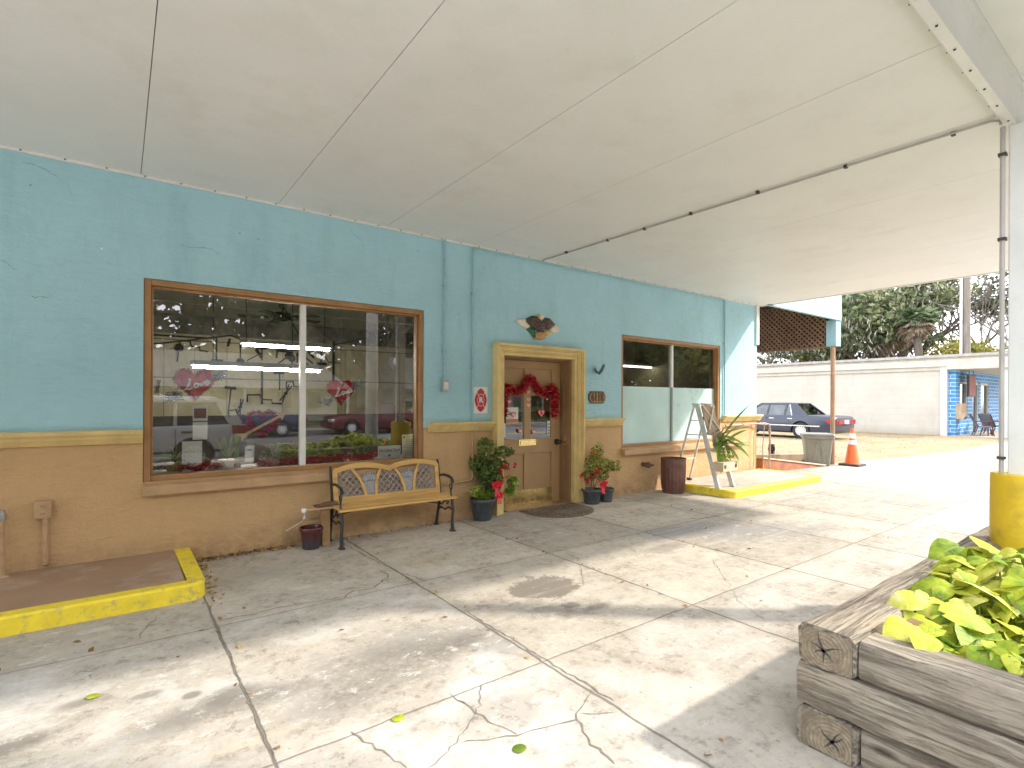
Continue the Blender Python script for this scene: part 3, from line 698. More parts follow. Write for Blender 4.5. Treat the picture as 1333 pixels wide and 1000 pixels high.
text_mesh('R', .10, 'letter', M_white, t, (c.x, -.017, c.z), depth=.001, bold=.003)

# eagle plaque
def onwall(pts, s=10.0, ox=640, oy=395): return [(aty(x/s+ox, y/s+oy).x, aty(x/s+ox, y/s+oy).z) for x, y in pts]
c = aty(701, 427)
t = thing('eagle_plaque', 'painted spread-winged eagle plaque on the blue wall above the door', 'plaque', (c.x, -.03, c.z))
def relief(name, pts, d, m, y0=-.004, puff=.0):
    P = onwall(pts); q = MB(); n = len(P); cx = sum(p[0] for p in P)/n; cz_ = sum(p[1] for p in P)/n
    r0 = [(x, y0, z) for x, z in P]; r1 = [(cx+(x-cx)*.92, y0-d*.75, cz_+(z-cz_)*.92) for x, z in P]; r2 = [(cx+(x-cx)*.55, y0-d, cz_+(z-cz_)*.55) for x, z in P]
    q.loft([r0, r1, r2]); return q.build(name, m, t, smooth=60)
g = N('eagle_feathers'); b_ = g.noise(g.map(g.obj, (14, 14, 60)), 1, 3, .6); c_ = g.mix(g.range(b_, .4, .62), (.030, .020, .016), (.12, .08, .06)); M_feather = g.fin(c_, .5, 0, g.bump(b_, .6, .01))
M_wfeather = mat('cream_feathers', (.72, .66, .54), .5, var=.25, scale=45, bump=.4, bscale=60)
M_goldp = mat('gold_paint', (.60, .40, .13), .4, .3, var=.35, scale=40)
M_green = mat('green_paint', (.03, .13, .07), .5, var=.4, scale=30)
relief('wing', [(440, 200), (520, 160), (590, 170), (640, 230), (650, 330), (560, 350), (490, 300), (450, 250)], .035, M_feather)
relief('wing', [(650, 240), (690, 185), (740, 195), (800, 260), (820, 280), (730, 345), (670, 335)], .035, M_feather)
relief('wing_tip', [(325, 210), (430, 200), (445, 250), (500, 300), (440, 335), (360, 280), (330, 240)], .02, M_wfeather)
relief('wing_tip', [(820, 275), (870, 320), (880, 340), (860, 380), (800, 385), (735, 345)], .02, M_wfeather)
relief('olive_branch', [(445, 340), (495, 310), (560, 350), (570, 400), (545, 465), (500, 400)], .018, M_green)
relief('arrow_bundle', [(670, 350), (770, 355), (765, 400), (710, 425), (680, 410)], .022, M_goldp)
g = N('striped_shield'); ux = g.xyz(g.obj)[0]; st = g.math('GREATER_THAN', g.math('FRACT', g.math('MULTIPLY', ux, 55)), .5); M_shield = g.fin(g.mix(st, (.62, .45, .20), (.30, .05, .03)), .5)
relief('shield', [(560, 390), (610, 365), (670, 380), (690, 465), (640, 478), (540, 468)], .045, M_shield)
relief('body', [(580, 230), (650, 230), (680, 330), (650, 380), (590, 370), (560, 330)], .055, M_feather)
relief('head', [(585, 160), (620, 140), (658, 155), (660, 195), (630, 215), (590, 200)], .05, M_wfeather)
relief('beak', [(585, 165), (598, 150), (606, 185), (590, 205), (580, 190)], .06, M_goldp)

# ------------------------------------------------------------------ door decorations
M_tinsel = g = N('red_tinsel'); f = g.attr('rnd'); c_ = g.ramp(f, (.2, (.34, .004, .010)), (.7, (.70, .015, .03)), (.97, (.85, .25, .25))); g.fin(c_, .25, .35); M_tinsel = g.m
def tinsel(name, pts, r, n, parent=None, size=.06, material=None):
    P = [Vector(p) for p in pts]; L = [(b-a).length for a, b in zip(P[:-1], P[1:])]; tot = sum(L); out = []
    for i in range(n):
        d = NR.uniform(0, tot); k = 0
        while k < len(L)-1 and d > L[k]: d -= L[k]; k += 1
        p = P[k].lerp(P[k+1], min(1, d/L[k])); v = NR.normal(size=3); v /= np.linalg.norm(v)
        out.append(np.array(p)+v*r*NR.uniform(.2, 1))
    return leaves(name, material or M_tinsel, parent, out, size, .16, 0, 0, fold=.1)
dd = dy-.045
def ondoor(pts, y=dy-.05, s=7.69, ox=640, oy=470): return [aty(x/s+ox, z/s+oy, y) for x, z in pts]
gp = ondoor([(112, 560), (118, 470), (120, 380), (130, 265), (180, 280), (240, 305), (310, 290), (350, 220), (385, 165), (430, 230), (470, 285), (520, 325), (570, 290), (605, 265), (630, 300), (635, 380), (620, 440), (640, 540)])
t = tag(tinsel('tinsel_garland', gp, .074, 7600, None, .058), 'bushy red tinsel garland draped in a swag across the brown door', 'garland')
t = thing('paper_hearts_string', 'three pale pink paper hearts in a row down the middle of the door', 'paper hearts', ondoor([(372, 400)])[0])
M_pkh = mat('pink_paper', (.78, .42, .38), .6, var=.12, scale=30); M_redh = mat('red_paper', (.62, .05, .06), .5, var=.1)
def flat_heart(name, p, s, m, parent, th=.004, y=None):
    q = MB(); q.prism(heart(28, s), (p.x, p.y if y is None else y, p.z), (1, 0, 0), (0, 0, 1), (0, th, 0)); return q.build(name, m, parent, smooth=0)
for p in ondoor([(372, 310), (372, 390), (370, 445)], dy-.004): flat_heart('heart', p, .038, M_pkh, t, .003)
def heart_sticker(px, s, label):
    p = ondoor([px], dy-.006)[0]
    t = thing('heart_sticker', label, 'heart sticker', p)
    flat_heart('outline', p, s, M_redh, t, .003); flat_heart('inner_heart', p, s*.78, M_pkh, t, .004, p.y-.0042)
    q = MB(); q.prism(heart(20, s*.45), (p.x, p.y-.0075, p.z), (1, 0, 0), (0, 0, 1), (0, .003, 0)); q.build('centre_heart', M_redh if s > .05 else mat('pale_paper', (.8, .68, .64), .6), t, smooth=0)
heart_sticker((175, 410), .045, 'pink heart sticker high on the left pane of the door')
heart_sticker((218, 540), .048, 'pink heart sticker stuck over the small poster in the left door pane')
heart_sticker((497, 525), .068, 'largest heart sticker, red and pink, middle of the right door pane')
heart_sticker((285, 705), .045, 'pink heart sticker in the lower right corner of the left door pane')
heart_sticker((420, 712), .045, 'pink heart sticker in the lower left corner of the right door pane')
heart_sticker((555, 385), .026, 'smallest heart sticker near the top of the right door pane')
def card(name, px0, px1, m, label, cat, y, cols=None, s=7.69, ox=640, oy=470):
    a = aty(px0[0]/s+ox, px0[1]/s+oy, y); b = aty(px1[0]/s+ox, px1[1]/s+oy, y)
    t = thing(name, label, cat, ((a.x+b.x)/2, y, min(a.z, b.z)))
    q = MB(); q.b(a.x, b.x, y, y+.003, min(a.z, b.z), max(a.z, b.z)); q.build('sheet', m, t, smooth=0)
    return t, a, b
M_paper = mat('white_paper', (.78, .77, .74), .6, var=.05, scale=10)
M_ink = mat('grey_ink', (.20, .20, .22), .7); M_orange = mat('orange_print', (.62, .22, .08), .6)
t, a, b = card('small_poster', (148, 465), (265, 620), M_paper, 'small white and orange poster in the left pane of the door', 'poster', dy+.012)
q = MB(); q.b(a.x+.005, b.x-.005, dy+.009, dy+.0119, b.z+.005, b.z+.055); q.build('printed_band', M_orange, t, smooth=0)
q = MB(); 
for i in range(4): q.b(a.x+.02+i*.03, a.x+.04+i*.03, dy+.009, dy+.0119, b.z+.11, b.z+.13+.02*(i % 2))
q.build('picture', M_ink, t, smooth=0)
t, a, b = card('opening_hours_strip', (555, 600), (583, 745), M_paper, 'narrow white strip of printed marks at the right edge of the door glass', 'notice', dy+.012)
for i in range(4): z = b.z+.02+i*.045; q = MB(); q.b(a.x+.01, b.x-.01, dy+.009, dy+.0119, z, z+.022); q.build('printed_mark', M_ink, t, smooth=0)
t, a, b = card('notice_strip', (104, 625), (138, 765), M_paper, 'plain white paper strip at the left edge of the door glass', 'notice', dy+.012)

# ------------------------------------------------------------------ door mat
g = N('woven_coir_mat'); wv = g.voro(g.obj, 26); c_ = g.mix(g.range(wv, .15, .5), (.27, .20, .14), (.10, .075, .055)); c_ = g.mix(g.range(g.noise(g.obj, 3, 5), .4, .7, 0, .5), c_, (.30, .25, .20)); M_mat = g.fin(c_, .95, 0, g.bump(wv, .8, .02), .1)
g = N('coir_border'); M_matb = mat('coir_border', (.16, .115, .08), .95, var=.3, scale=40, bump=.5)
A = [atz(*p) for p in ((683.5, 663), (742, 655.5), (768, 666), (720, 677))]
cx, cy = sum(p.x for p in A)/4, sum(p.y for p in A)/4
t = thing('door_mat', 'brown woven half-round mat on the concrete before the door', 'door mat', (4.72, -.35, 0))
q = MB(); P = [(4.32, -.06), (5.30, -.06), (5.30, -.34)]+[(4.81+.49*math.cos(a_), -.34+.42*math.sin(a_)) for a_ in np.linspace(0, -PI, 18)][1:]
q.prism(P, (0, 0, .002), (1, 0, 0), (0, 1, 0), (0, 0, .012)); q.build('border', M_matb, t, smooth=0)
q = MB(); q.prism([(4.81+(x-4.81)*.9, -.33+(y+.33)*.88) for x, y in P], (0, 0, .0145), (1, 0, 0), (0, 1, 0), (0, 0, .006)); q.build('woven_field', M_mat, t, smooth=0)

# ------------------------------------------------------------------ pots and plants by the door
M_pot = mat('dark_grey_plastic_pot', (.062, .07, .077), .5, var=.25, scale=6, bump=.1, dirt=(.20, .20, .19), dirt_amt=.5)
M_soil = mat('potting_soil', (.05, .035, .025), .95, var=.4, scale=30, bump=.6)
M_stem = mat('brown_stem', (.16, .11, .06), .8, var=.3, scale=20)
def pot(t, c, r, h, m, lattice=True, n=28):
    x, y, z0 = c; q = MB()
    q.lathe((x, y, z0), [(r*.70, 0), (r*.74, .01), (r*.92, h*.80), (r*.94, h*.82), (r*1.06, h*.83), (r*1.10, h*.87), (r*1.10, h*.96), (r*1.06, h), (r*.98, h), (r*.94, h*.9), (0, h*.88)], n)
    q.build('pot', m, t, smooth=40)
    if lattice:
        q = MB()
        for k in range(14):
            for s_ in (1, -1):
                pts = []
                for i in range(5):
                    f_ = i/4; rr_ = (r*.745+(r*.925-r*.745)*f_)+.002; a_ = 2*PI*k/14+s_*f_*.55; pts.append((x+rr_*math.cos(a_), y+rr_*math.sin(a_), z0+.02+f_*(h*.76)))
                q.tube(pts, .0035, 4)
        q.build('lattice_relief', m, t, smooth=0)
    q = MB(); q.lathe((x, y, z0), [(r*.93, h*.885), (0, h*.90)], 16); q.build('soil', M_soil, t)
M_leafg = leafmat('mid_green_leaves', (.04, .085, .02), (.13, .20, .045), (.30, .34, .11), scale=4)
M_leafy = leafmat('lime_leaves', (.14, .22, .03), (.28, .38, .05), (.45, .50, .12), scale=4)
M_leafr = leafmat('reddish_leaves', (.13, .05, .03), (.20, .16, .05), (.38, .36, .10), scale=4)
M_ribbon = mat('red_ribbon', (.60, .012, .03), .35, var=.25, scale=25)
def bow(t, c, s):
    c = Vector(c); q = MB()
    for k, (a, l) in enumerate([(.5, 1), (2.6, 1), (1.3, .8), (1.9, .75), (-.3, .7), (3.4, .7)]):
        d = Vector((math.cos(a), -.35, math.sin(a))).normalized(); u = Vector((-d.z, 0, d.x)).normalized()
        pts = [c, c+d*s*l*.5+u*s*.16, c+d*s*l, c+d*s*l*.55-u*s*.16, c]
        for p0, p1 in zip(pts[:-1], pts[1:]): q.bar(p0, p1, s*.34, .004, (0, 1, .2))
    for dx in (-.25, .22): q.bar(c, c+Vector((dx*s, -.03, -1.25*s)), s*.30, .004, (0, 1, 0))
    q.ell(c+Vector((0, -.02, 0)), (s*.18, s*.16, s*.18)); q.build('ribbon_bow', M_ribbon, t, smooth=0)
def flower(t, c, s):
    q = MB(); c = Vector(c)
    for k in range(7):
        d = Vector((NR.normal(), NR.normal(), NR.normal()*.7+.2)).normalized()*s; u = d.cross(Vector((.3, .2, .9))).normalized()*s*.5
        q.add([c, c+d*.6+u, c+d*1.15, c+d*.6-u], [(0, 1, 2, 3)])
    q.build('red_flower', M_ribbon, t, smooth=0, fix=False)
def stems(t, c, tips, r=.006):
    q = MB()
    for tp in tips:
        b = Vector(c)+Vector((NR.normal()*.02, NR.normal()*.02, 0)); tp = Vector(tp); mid = b.lerp(tp, .5)+Vector((NR.normal()*.03, NR.normal()*.03, .02)); q.tube([b, mid, tp], [r, r*.8, r*.4], 5)
    q.build('stem', M_stem, t)
px = atz(630, 677); c = (px.x, px.y+.03, 0)
t = thing('potted_bush', 'tall leafy green bush with red bows in a grey pot left of the door', 'potted plant', c)
pot(t, c, .148, .27, M_pot)
cs = []; tips = []
def wz(x, y, Y): p = aty(x, y, Y); return (p.x, p.y, p.z)
for (x, y, rx, rz, n) in [(632, 582, .11, .13, 200), (624, 603, .15, .12, 240), (640, 605, .15, .13, 260), (656, 588, .14, .08, 150), (632, 622, .12, .09, 260), (645, 622, .10, .09, 200), (640, 635, .11, .07, 180), (655, 605, .07, .06, 90)]:
    p = wz(x, y, c[1]+NR.normal()*.03); cs.append(ball(p, (rx, .10, rz), n)); tips.append(p)
stems(t, (c[0], c[1], .24), tips)
leaves('foliage', M_leafg, t, np.concatenate(cs), .062, .5, fold=.35)
cs = []
for (x, y, rx, rz, n) in [(622, 640, .10, .08, 170), (632, 645, .09, .06, 120), (668, 628, .09, .08, 170), (664, 640, .07, .05, 90)]: cs.append(ball(wz(x, y, c[1]-.05), (rx, .07, rz), n))
leaves('lime_foliage', M_leafy, t, np.concatenate(cs), .065, .5)
bow(t, wz(646, 633, c[1]-.17), .095); bow(t, wz(649, 646, c[1]-.17), .075)
for x, y in ((657, 607), (652, 611), (661, 609), (670, 606), (653, 615), (660, 620)): flower(t, wz(x, y, c[1]-.12), .042)
px = atz(773, 656); c = (px.x, px.y+.04, 0)
t = thing('potted_bush', 'smaller yellow-green bush with red poinsettia bow in a grey pot right of the door', 'potted plant', c)
pot(t, c, .142, .215, M_pot)
cs = []; tips = []
for (x, y, rx, rz, n) in [(778, 588, .12, .14, 170), (773, 603, .18, .13, 260), (787, 605, .16, .11, 230), (800, 607, .14, .09, 150), (768, 618, .14, .09, 160), (784, 618, .14, .09, 160)]:
    p = wz(x, y, c[1]+NR.normal()*.02); cs.append(ball(p, (rx, .09, rz), n)); tips.append(p)
stems(t, (c[0], c[1], .19), tips)
allc = np.concatenate(cs); k = NR.uniform(size=len(allc)) < .6
leaves('foliage', M_leafy, t, allc[k], .05, .5, fold=.35); leaves('reddish_foliage', M_leafr, t, allc[~k], .045, .5)
bow(t, wz(784, 632, c[1]-.16), .095)
for x, y in ((777, 614), (781, 612), (774, 616), (770, 623), (763, 626), (757, 619), (772, 590), (781, 594), (766, 628)): flower(t, wz(x, y, c[1]-.13), .045)
px = atz(792, 653.5); c = (px.x, px.y+.05, 0)
t = thing('plant_pot', 'small dark ribbed pot of bare soil tucked behind the red-bowed pot', 'pot', c)
q = MB(); x, y, _ = c; r, h = .115, .20
q.lathe(c, [(r*.74, 0), (r*.76, .01), (r*.95, h*.78), (r*1.02, h*.8), (r*1.08, h*.86), (r*1.08, h*.96), (r*1.03, h), (r*.95, h), (r*.9, h*.9), (0, h*.88)], 40, rib=lambda k: .025*(k % 2)); q.build('pot', M_pot, t, smooth=0)
q = MB(); q.lathe(c, [(r*.9, h*.905), (0, h*.93)], 16); q.build('soil', M_soil, t)
leaves('dry_leaves', M_leafr, t, ball((x, y, h), (.09, .09, .03), 40), .03, .3)

# small maroon pot near the bench
M_glaze = N('maroon_glaze'); g = M_glaze; z = g.xyz(g.obj)[2]; c_ = g.mix(g.range(g.math('ADD', z, g.math('MULTIPLY', g.noise(g.obj, 14, 4), .06)), .06, .20), (.035, .035, .045), (.085, .02, .018)); M_glaze = g.fin(c_, .22, 0, None, .6)
px = atz(408, 716); c = (px.x, px.y+.08, 0)
t = thing('glazed_pot', 'small empty maroon glazed pot standing on the concrete left of the bench', 'pot', c)
q = MB(); r, h = .105, .215
q.lathe(c, [(r*.72, 0), (r*.78, .005), (r*.80, .03), (r*.78, .035), (r*.98, h*.8), (r, h*.82), (r*1.08, h*.86), (r*1.12, h*.96), (r*1.08, h), (r*.98, h*.99), (r*.93, h*.85), (r*.75, h*.2), (0, h*.18)], 32); q.build('pot', M_glaze, t, smooth=40)
q = MB(); q.lathe(c, [(r*.84, h*.5), (0, h*.52)], 20); q.build('soil', M_soil, t)

# ------------------------------------------------------------------ bench
M_slat = mat('honey_stained_wood', (.60, .36, .11), .42, var=.22, scale=1.6, bump=.1, bscale=14, stretch=(1, 9, 9), dirt=(.40, .22, .07), dirt_amt=.35)
M_pewter = mat('pewter_grey_casting', (.30, .31, .32), .5, .2, var=.25, scale=30, bump=.2)
bx0, bx1 = 1.80, 3.055; bc = (bx0+bx1)/2; tilt = .17
t = thing('garden_bench', 'slatted honey wood bench with arched lattice back and black iron ends under the left window', 'bench', (bc, -.25, 0))
q = MB()
for i, (y, z) in enumerate([(-.465, .385), (-.385, .398), (-.305, .398), (-.225, .392)]): q.b(bx0-.045, bx1+.045, y-.034, y+.034, z-.012, z+.012)
q.build('seat', M_slat, t, smooth=0, bevel=.006)
BB = Vector((0, -.165, .42)); BU = Vector((0, .165, .985)).normalized(); BN = Vector((0, -1, .17)).normalized()
def bk(x, h, d=0): p = Vector((x, BB.y, BB.z))+BU*h+BN*d; return (p.x, p.y, p.z)
def top_h(x):
    u = (x-bx0)/(bx1-bx0); return .335+.062*abs(math.sin(2*PI*u))**.8-.012*(1 if u in (0, 1) else 0)
q = MB(); n = 40
for i in range(n):
    x0, x1 = bx0+(bx1-bx0)*i/n, bx0+(bx1-bx0)*(i+1)/n; a0, a1 = top_h(x0), top_h(x1)
    q.hexa([bk(x0, a0-.055, -.014), bk(x1, a1-.055, -.014), bk(x1, a1-.055, .014), bk(x0, a0-.055, .014), bk(x0, a0, -.014), bk(x1, a1, -.014), bk(x1, a1, .014), bk(x0, a0, .014)])
def bslab(pts, wd):   # curved wooden strip within the back plane
    for (p, c_), (p2, c2) in zip(pts[:-1], pts[1:]):
        q.hexa([bk(p-wd/2, c_, -.012), bk(p+wd/2, c_, -.012), bk(p+wd/2, c_, .012), bk(p-wd/2, c_, .012), bk(p2-wd/2, c2, -.012), bk(p2+wd/2, c2, -.012), bk(p2+wd/2, c2, .012), bk(p2-wd/2, c2, .012)])
bslab([(bx0+.025, .0), (bx0+.025, .30)], .05); bslab([(bx1-.025, .0), (bx1-.025, .30)], .05)
q.hexa([bk(bx0, -.03, -.013), bk(bx1, -.03, -.013), bk(bx1, -.03, .013), bk(bx0, -.03, .013), bk(bx0, .045, -.013), bk(bx1, .045, -.013), bk(bx1, .045, .013), bk(bx0, .045, .013)])
Lb = bx1-bx0
def arcs(u0, u1, bend):
    return [(bx0+Lb*(u0+(u1-u0)*f_+bend*math.sin(PI*f_)), .045+f_*(top_h(bx0+Lb*(u0+(u1-u0)*f_))-.055-.04)) for f_ in np.linspace(0, 1, 8)]
AR = [arcs(.28, .165, .02), arcs(.375, .425, -.018), arcs(.645, .555, .02), arcs(.735, .80, -.018)]
for a_ in AR: bslab(a_, .032)
back = q.build('backrest', M_slat, t, smooth=40)
def interp(A_, h):
    for (x0, h0), (x1, h1) in zip(A_[:-1], A_[1:]):
        if h0 <= h <= h1+1e-6: return x0+(x1-x0)*(h-h0)/max(1e-6, h1-h0)
    return A_[0][0] if h < A_[0][1] else A_[-1][0]
def inside(lo, hi, x, h): return lo(h) <= x <= hi(h) and .045 <= h <= top_h(x)-.05
Lh = [(lambda h: bx0+.05, lambda h: interp(AR[0], h)), (lambda h: interp(AR[1], h), lambda h: interp(AR[2], h)), (lambda h: interp(AR[3], h), lambda h: bx1-.05)]
for lo, hi in Lh:
    q = MB(); xa, xb = min(lo(.05), lo(.3)), max(hi(.05), hi(.3))
    for s_ in (1, -1):
        k = -10
        for k in range(-14, 22):
            seg = []; x = xa+k*.070
            for f_ in np.linspace(0, .36, 60):
                xx, hh = (x+f_*.95 if s_ > 0 else x+.36*.95-f_*.95), .045+f_
                if inside(lo, hi, xx, hh): seg.append((xx, hh))
            if len(seg) > 1: 
                (a, b), (c_, d) = seg[0], seg[-1]; q.bar(bk(a, b, .001*s_), bk(c_, d, .001*s_), .011, .006, BN)
    q.build('lattice_panel', M_pewter, t, smooth=0)
for A0, A1 in ((AR[0], AR[1]), (AR[2], AR[3])):
    q = MB(); xm = (interp(A0, .05)+interp(A1, .05))/2; rng = [.05, .10, .15, .19]
    q.prism([(interp(A0, h)+.016, h) for h in rng]+[(interp(A1, h)-.016, h) for h in rng[::-1]], bk(0, 0, -.004), (1, 0, 0), BU, BN*.008)
    for a_ in np.linspace(-.85, .85, 9):
        p0 = (xm+a_*.05, .185); l = .125-.035*abs(a_); d = Vector((math.sin(a_), math.cos(a_))); nn_ = Vector((d.y, -d.x))
        tip = (p0[0]+d.x*l, p0[1]+d.y*l); md = (p0[0]+d.x*l*.45, p0[1]+d.y*l*.45)
        q.prism([p0, (md[0]+nn_.x*.017, md[1]+nn_.y*.017), tip, (md[0]-nn_.x*.014, md[1]-nn_.y*.014)], bk(0, 0, -.004+.003*(abs(a_) % .4)), (1, 0, 0), BU, BN*.008)
    q.build('leaf_panel', M_pewter, t, smooth=0)
for i, xx in enumerate((bx0-.01, bx1+.01)):
    q = MB()
    def tb(pts, r, n_=7): q.tube([(xx, y, z) for y, z in pts], r, n_)
    tb([(-.455, 0), (-.445, .12), (-.465, .25), (-.44, .36)], [.022, .017, .016, .018]); tb([(-.06, 0), (-.10, .14), (-.135, .27), (-.16, .38), (-.14, .50), (-.10, .74), (-.085, .79)], [.022, .017, .016, .018, .015, .013, .012])
    tb([(-.47, .37), (-.3, .372), (-.16, .38)], .015); tb([(-.12, .60), (-.25, .622), (-.36, .618), (-.435, .60), (-.465, .575), (-.455, .552), (-.435, .56), (-.437, .578)], [.014, .017, .017, .015, .012, .010, .008, .006])
    tb([(-.43, .38), (-.41, .45), (-.44, .51), (-.42, .57), (-.41, .60)], .010); tb([(-.41, .46), (-.38, .50), (-.395, .53), (-.42, .525)], .007)
    tb([(-.34, .372), (-.30, .33), (-.33, .29), (-.36, .31), (-.345, .335)], .008); tb([(-.30, .37), (-.26, .31), (-.2, .27), (-.135, .27)], .009); tb([(-.46, .24), (-.36, .26), (-.28, .22), (-.18, .235), (-.115, .19)], .010)
    for p in ((-.455, .012), (-.06, .012)): q.b(xx-.026, xx+.026, p[0]-.03, p[0]+.03, 0, .014)
    q.build('end_frame', M_black, t)
q = MB(); q.tube([(bx0, -.14, .27), (bc-.25, -.30, .37)], .008, 6); q.tube([(bx1, -.14, .27), (bc+.25, -.30, .37)], .008, 6); q.tube([(bx0-.01, -.16, .375), (bx1+.01, -.16, .375)], .009, 6); q.build('brace', M_black, t)

# ------------------------------------------------------------------ wooden post with its drain pipe, left of the bench
M_tanwood = mat('tan_painted_wood', (.37, .22, .10), .6, var=.2, scale=5, bump=.2, dirt=(.18, .10, .05), dirt_amt=.5)
M_rust = mat('rusty_metal', (.16, .09, .05), .75, .2, var=.4, scale=14, bump=.4)
M_pale = mat('white_plastic', (.78, .77, .74), .4, var=.05)
t = thing('fill_post', 'tan wooden post with a white-capped pipe sticking out at the left end of the bench', 'post', (1.70, -.20, 0))
q = MB(); q.b(1.665, 1.745, -.24, -.16, 0, .40); q.build('post', M_tanwood, t, smooth=0, bevel=.006)
q = MB(); q.b(1.60, 1.83, -.27, -.14, .40, .418); q.ell((1.74, -.22, .425), (.10, .05, .022)); q.build('post_cap', M_rust, t, smooth=40, bevel=.004)
q = MB(); q.tube([(1.49, -.27, .395), (1.665, -.262, .390), (1.86, -.255, .385)], .013, 8); q.lathe((1.80, -.257, .386), [(.022, -.02), (.022, .02)], 10, 0, 'x'); q.build('pipe', M_tpipe, t)
q = MB(); q.b(1.452, 1.492, -.29, -.25, .375, .415); q.build('pipe_cap', M_pale, t, smooth=0, bevel=.006)
q = MB(); q.tube([(1.475, -.27, .375), (1.478, -.27, .33), (1.47, -.22, .28), (1.40, -.10, .20), (1.36, -.03, .16)], .003, 5); q.b(1.47, 1.486, -.278, -.262, .315, .335); q.build('cord', M_pale, t)

# ------------------------------------------------------------------ ribbed steel trash can
M_can = mat('maroon_painted_steel', (.155, .070, .052), .6, .2, var=.25, scale=7, bump=.15, dirt=(.30, .20, .15), dirt_amt=.5)
M_canin = mat('can_inside_dark', (.035, .03, .028), .8)
c = (7.30, -.335, 0)
t = thing('trash_can', 'maroon ribbed steel trash can without lid standing at the platform corner', 'trash can', c)
q = MB(); r, h = .20, .56
q.lathe(c, [(r*.86, 0), (r*.88, .02), (r*.88, .05)], 60)
q.lathe(c, [(r*.86, .05), (r*.90, .07), (r*.97, h*.80), (r*.97, h*.82)], 60, rib=lambda k: .035*(1 if k % 3 == 0 else 0))
q.lathe(c, [(r*.99, h*.82), (r*1.0, h*.84), (r*.99, h*.9), (r*1.0, h*.97), (r*1.04, h*.98), (r*1.05, h), (r*1.02, h*1.012), (r*.98, h), (r*.95, h*.8), (r*.84, .08), (0, .07)], 60); q.build('drum', M_can, t, smooth=30)
q = MB(); q.lathe(c, [(r*.93, h*.83), (0, h*.80)], 30); q.build('dark_opening', M_canin, t)  # dark disc stands in for the shade inside the open can
for s_ in (-1, 1):
    q = MB(); q.tube([(c[0]+s_*.20, c[1]-.05, h*.78), (c[0]+s_*.235, c[1]-.05, h*.77), (c[0]+s_*.245, c[1], h*.74), (c[0]+s_*.235, c[1]+.05, h*.77), (c[0]+s_*.20, c[1]+.05, h*.78)], .007, 6); q.build('handle', M_can, t)
t = thing('wall_spigot', 'short rusty pipe stub jutting from the tan wall behind the maroon can', 'spigot', (6.93, -.05, .45))
q = MB(); q.tube([(6.93, .0, .455), (6.93, -.10, .45)], .035, 10); q.lathe((6.93, -.10, .45), [(.045, .01), (.05, -.01), (.05, -.04), (0, -.045)], 8, 0, 'y'); q.tube([(6.93, -.12, .45), (7.05, -.12, .44)], .02, 8); q.build('stub', M_rust, t)

# ------------------------------------------------------------------ aluminium stepladder used as a plant stand
M_alu = mat('dull_aluminium', (.68, .67, .64), .45, .25, var=.15, scale=9, dirt=(.35, .32, .28), dirt_amt=.4)
PZ = .115
t = thing('stepladder', 'weathered aluminium stepladder set up as a plant stand on the right platform', 'stepladder', (7.85, -.55, PZ))
F = [Vector((7.565+.04, -.95, PZ)), Vector((8.02, -.95, PZ))]; T_ = [Vector((7.74, -.47, 1.45)), Vector((8.10, -.47, 1.43))]
Rr = [Vector((7.62, -.12, PZ)), Vector((8.05, -.12, PZ))]; Tr = [Vector((7.73, -.43, 1.44)), Vector((8.09, -.43, 1.42))]
for i in (0, 1):
    q = MB(); q.bar(F[i], T_[i], .028, .075, (0, -1, 0)); q.build('front_rail', M_alu, t, smooth=0, bevel=.004)
    q = MB(); q.bar(Rr[i], Tr[i], .022, .034, (0, 1, 0)); q.build('rear_rail', M_alu, t, smooth=0, bevel=.004)
    for p in (F[i], Rr[i]):
        q = MB(); q.b(p.x-.025, p.x+.025, p.y-.045, p.y+.045, PZ, PZ+.035); q.build('foot', M_screw if p is Rr[i] else M_alu, t, smooth=0, bevel=.005)
for f_ in (.21, .43, .64, .83):
    q = MB(); a, b = F[0].lerp(T_[0], f_), F[1].lerp(T_[1], f_); q.bar(a, b, .085, .02, (0, -.3, 1)); q.build('tread', M_alu, t, smooth=0, bevel=.004)
for f_ in (.30, .56, .80):
    q = MB(); a, b = Rr[0].lerp(Tr[0], f_), Rr[1].lerp(Tr[1], f_); q.bar(a, b, .02, .02, (0, 0, 1)); q.build('rear_stretcher', M_alu, t, smooth=0)
q = MB(); q.b(7.71, 8.13, -.52, -.39, 1.435, 1.46); q.build('top_cap', M_alu, t, smooth=0, bevel=.01)
q = MB(); q.bar(F[0].lerp(T_[0], .62), Rr[0].lerp(Tr[0], .62), .012, .02, (0, 0, 1)); q.bar(F[1].lerp(T_[1], .62), Rr[1].lerp(Tr[1], .62), .012, .02, (0, 0, 1)); q.build('spreader', M_alu, t, smooth=0)
# plank plaque with an X of laths
M_barn = mat('weathered_plank', (.38, .28, .19), .85, var=.35, scale=3, bump=.4, bscale=20, stretch=(9, 9, 1))
M_lath = mat('pale_lath', (.55, .48, .38), .8, var=.25, scale=6, bump=.2)
def lad(u, f_, d=0.0):
    p = F[0].lerp(T_[0], f_).lerp(F[1].lerp(T_[1], f_), u); return p+Vector((0, -.94, .33))*d
t = thing('plank_panel', 'weathered plank panel with pale laths crossed in an X leaning on the stepladder top', 'panel', lad(.5, .62, .06))
q = MB()
for k in range(5):
    a, b = .03+.19*k, .03+.19*k+.18; top = .985-.012*abs(k-2)
    q.hexa([lad(a, .62, .055), lad(b, .62, .055), lad(b, .62, .075), lad(a, .62, .075), lad(a, top, .055), lad(b, top, .055), lad(b, top, .075), lad(a, top, .075)])
q.build('planks', M_barn, t, smooth=0)
q = MB(); q.bar(lad(.06, .97, .083), lad(.95, .66, .083), .04, .014, (0, -1, .3)); q.bar(lad(.95, .97, .09), lad(.06, .66, .09), .04, .012, (0, -1, .3))
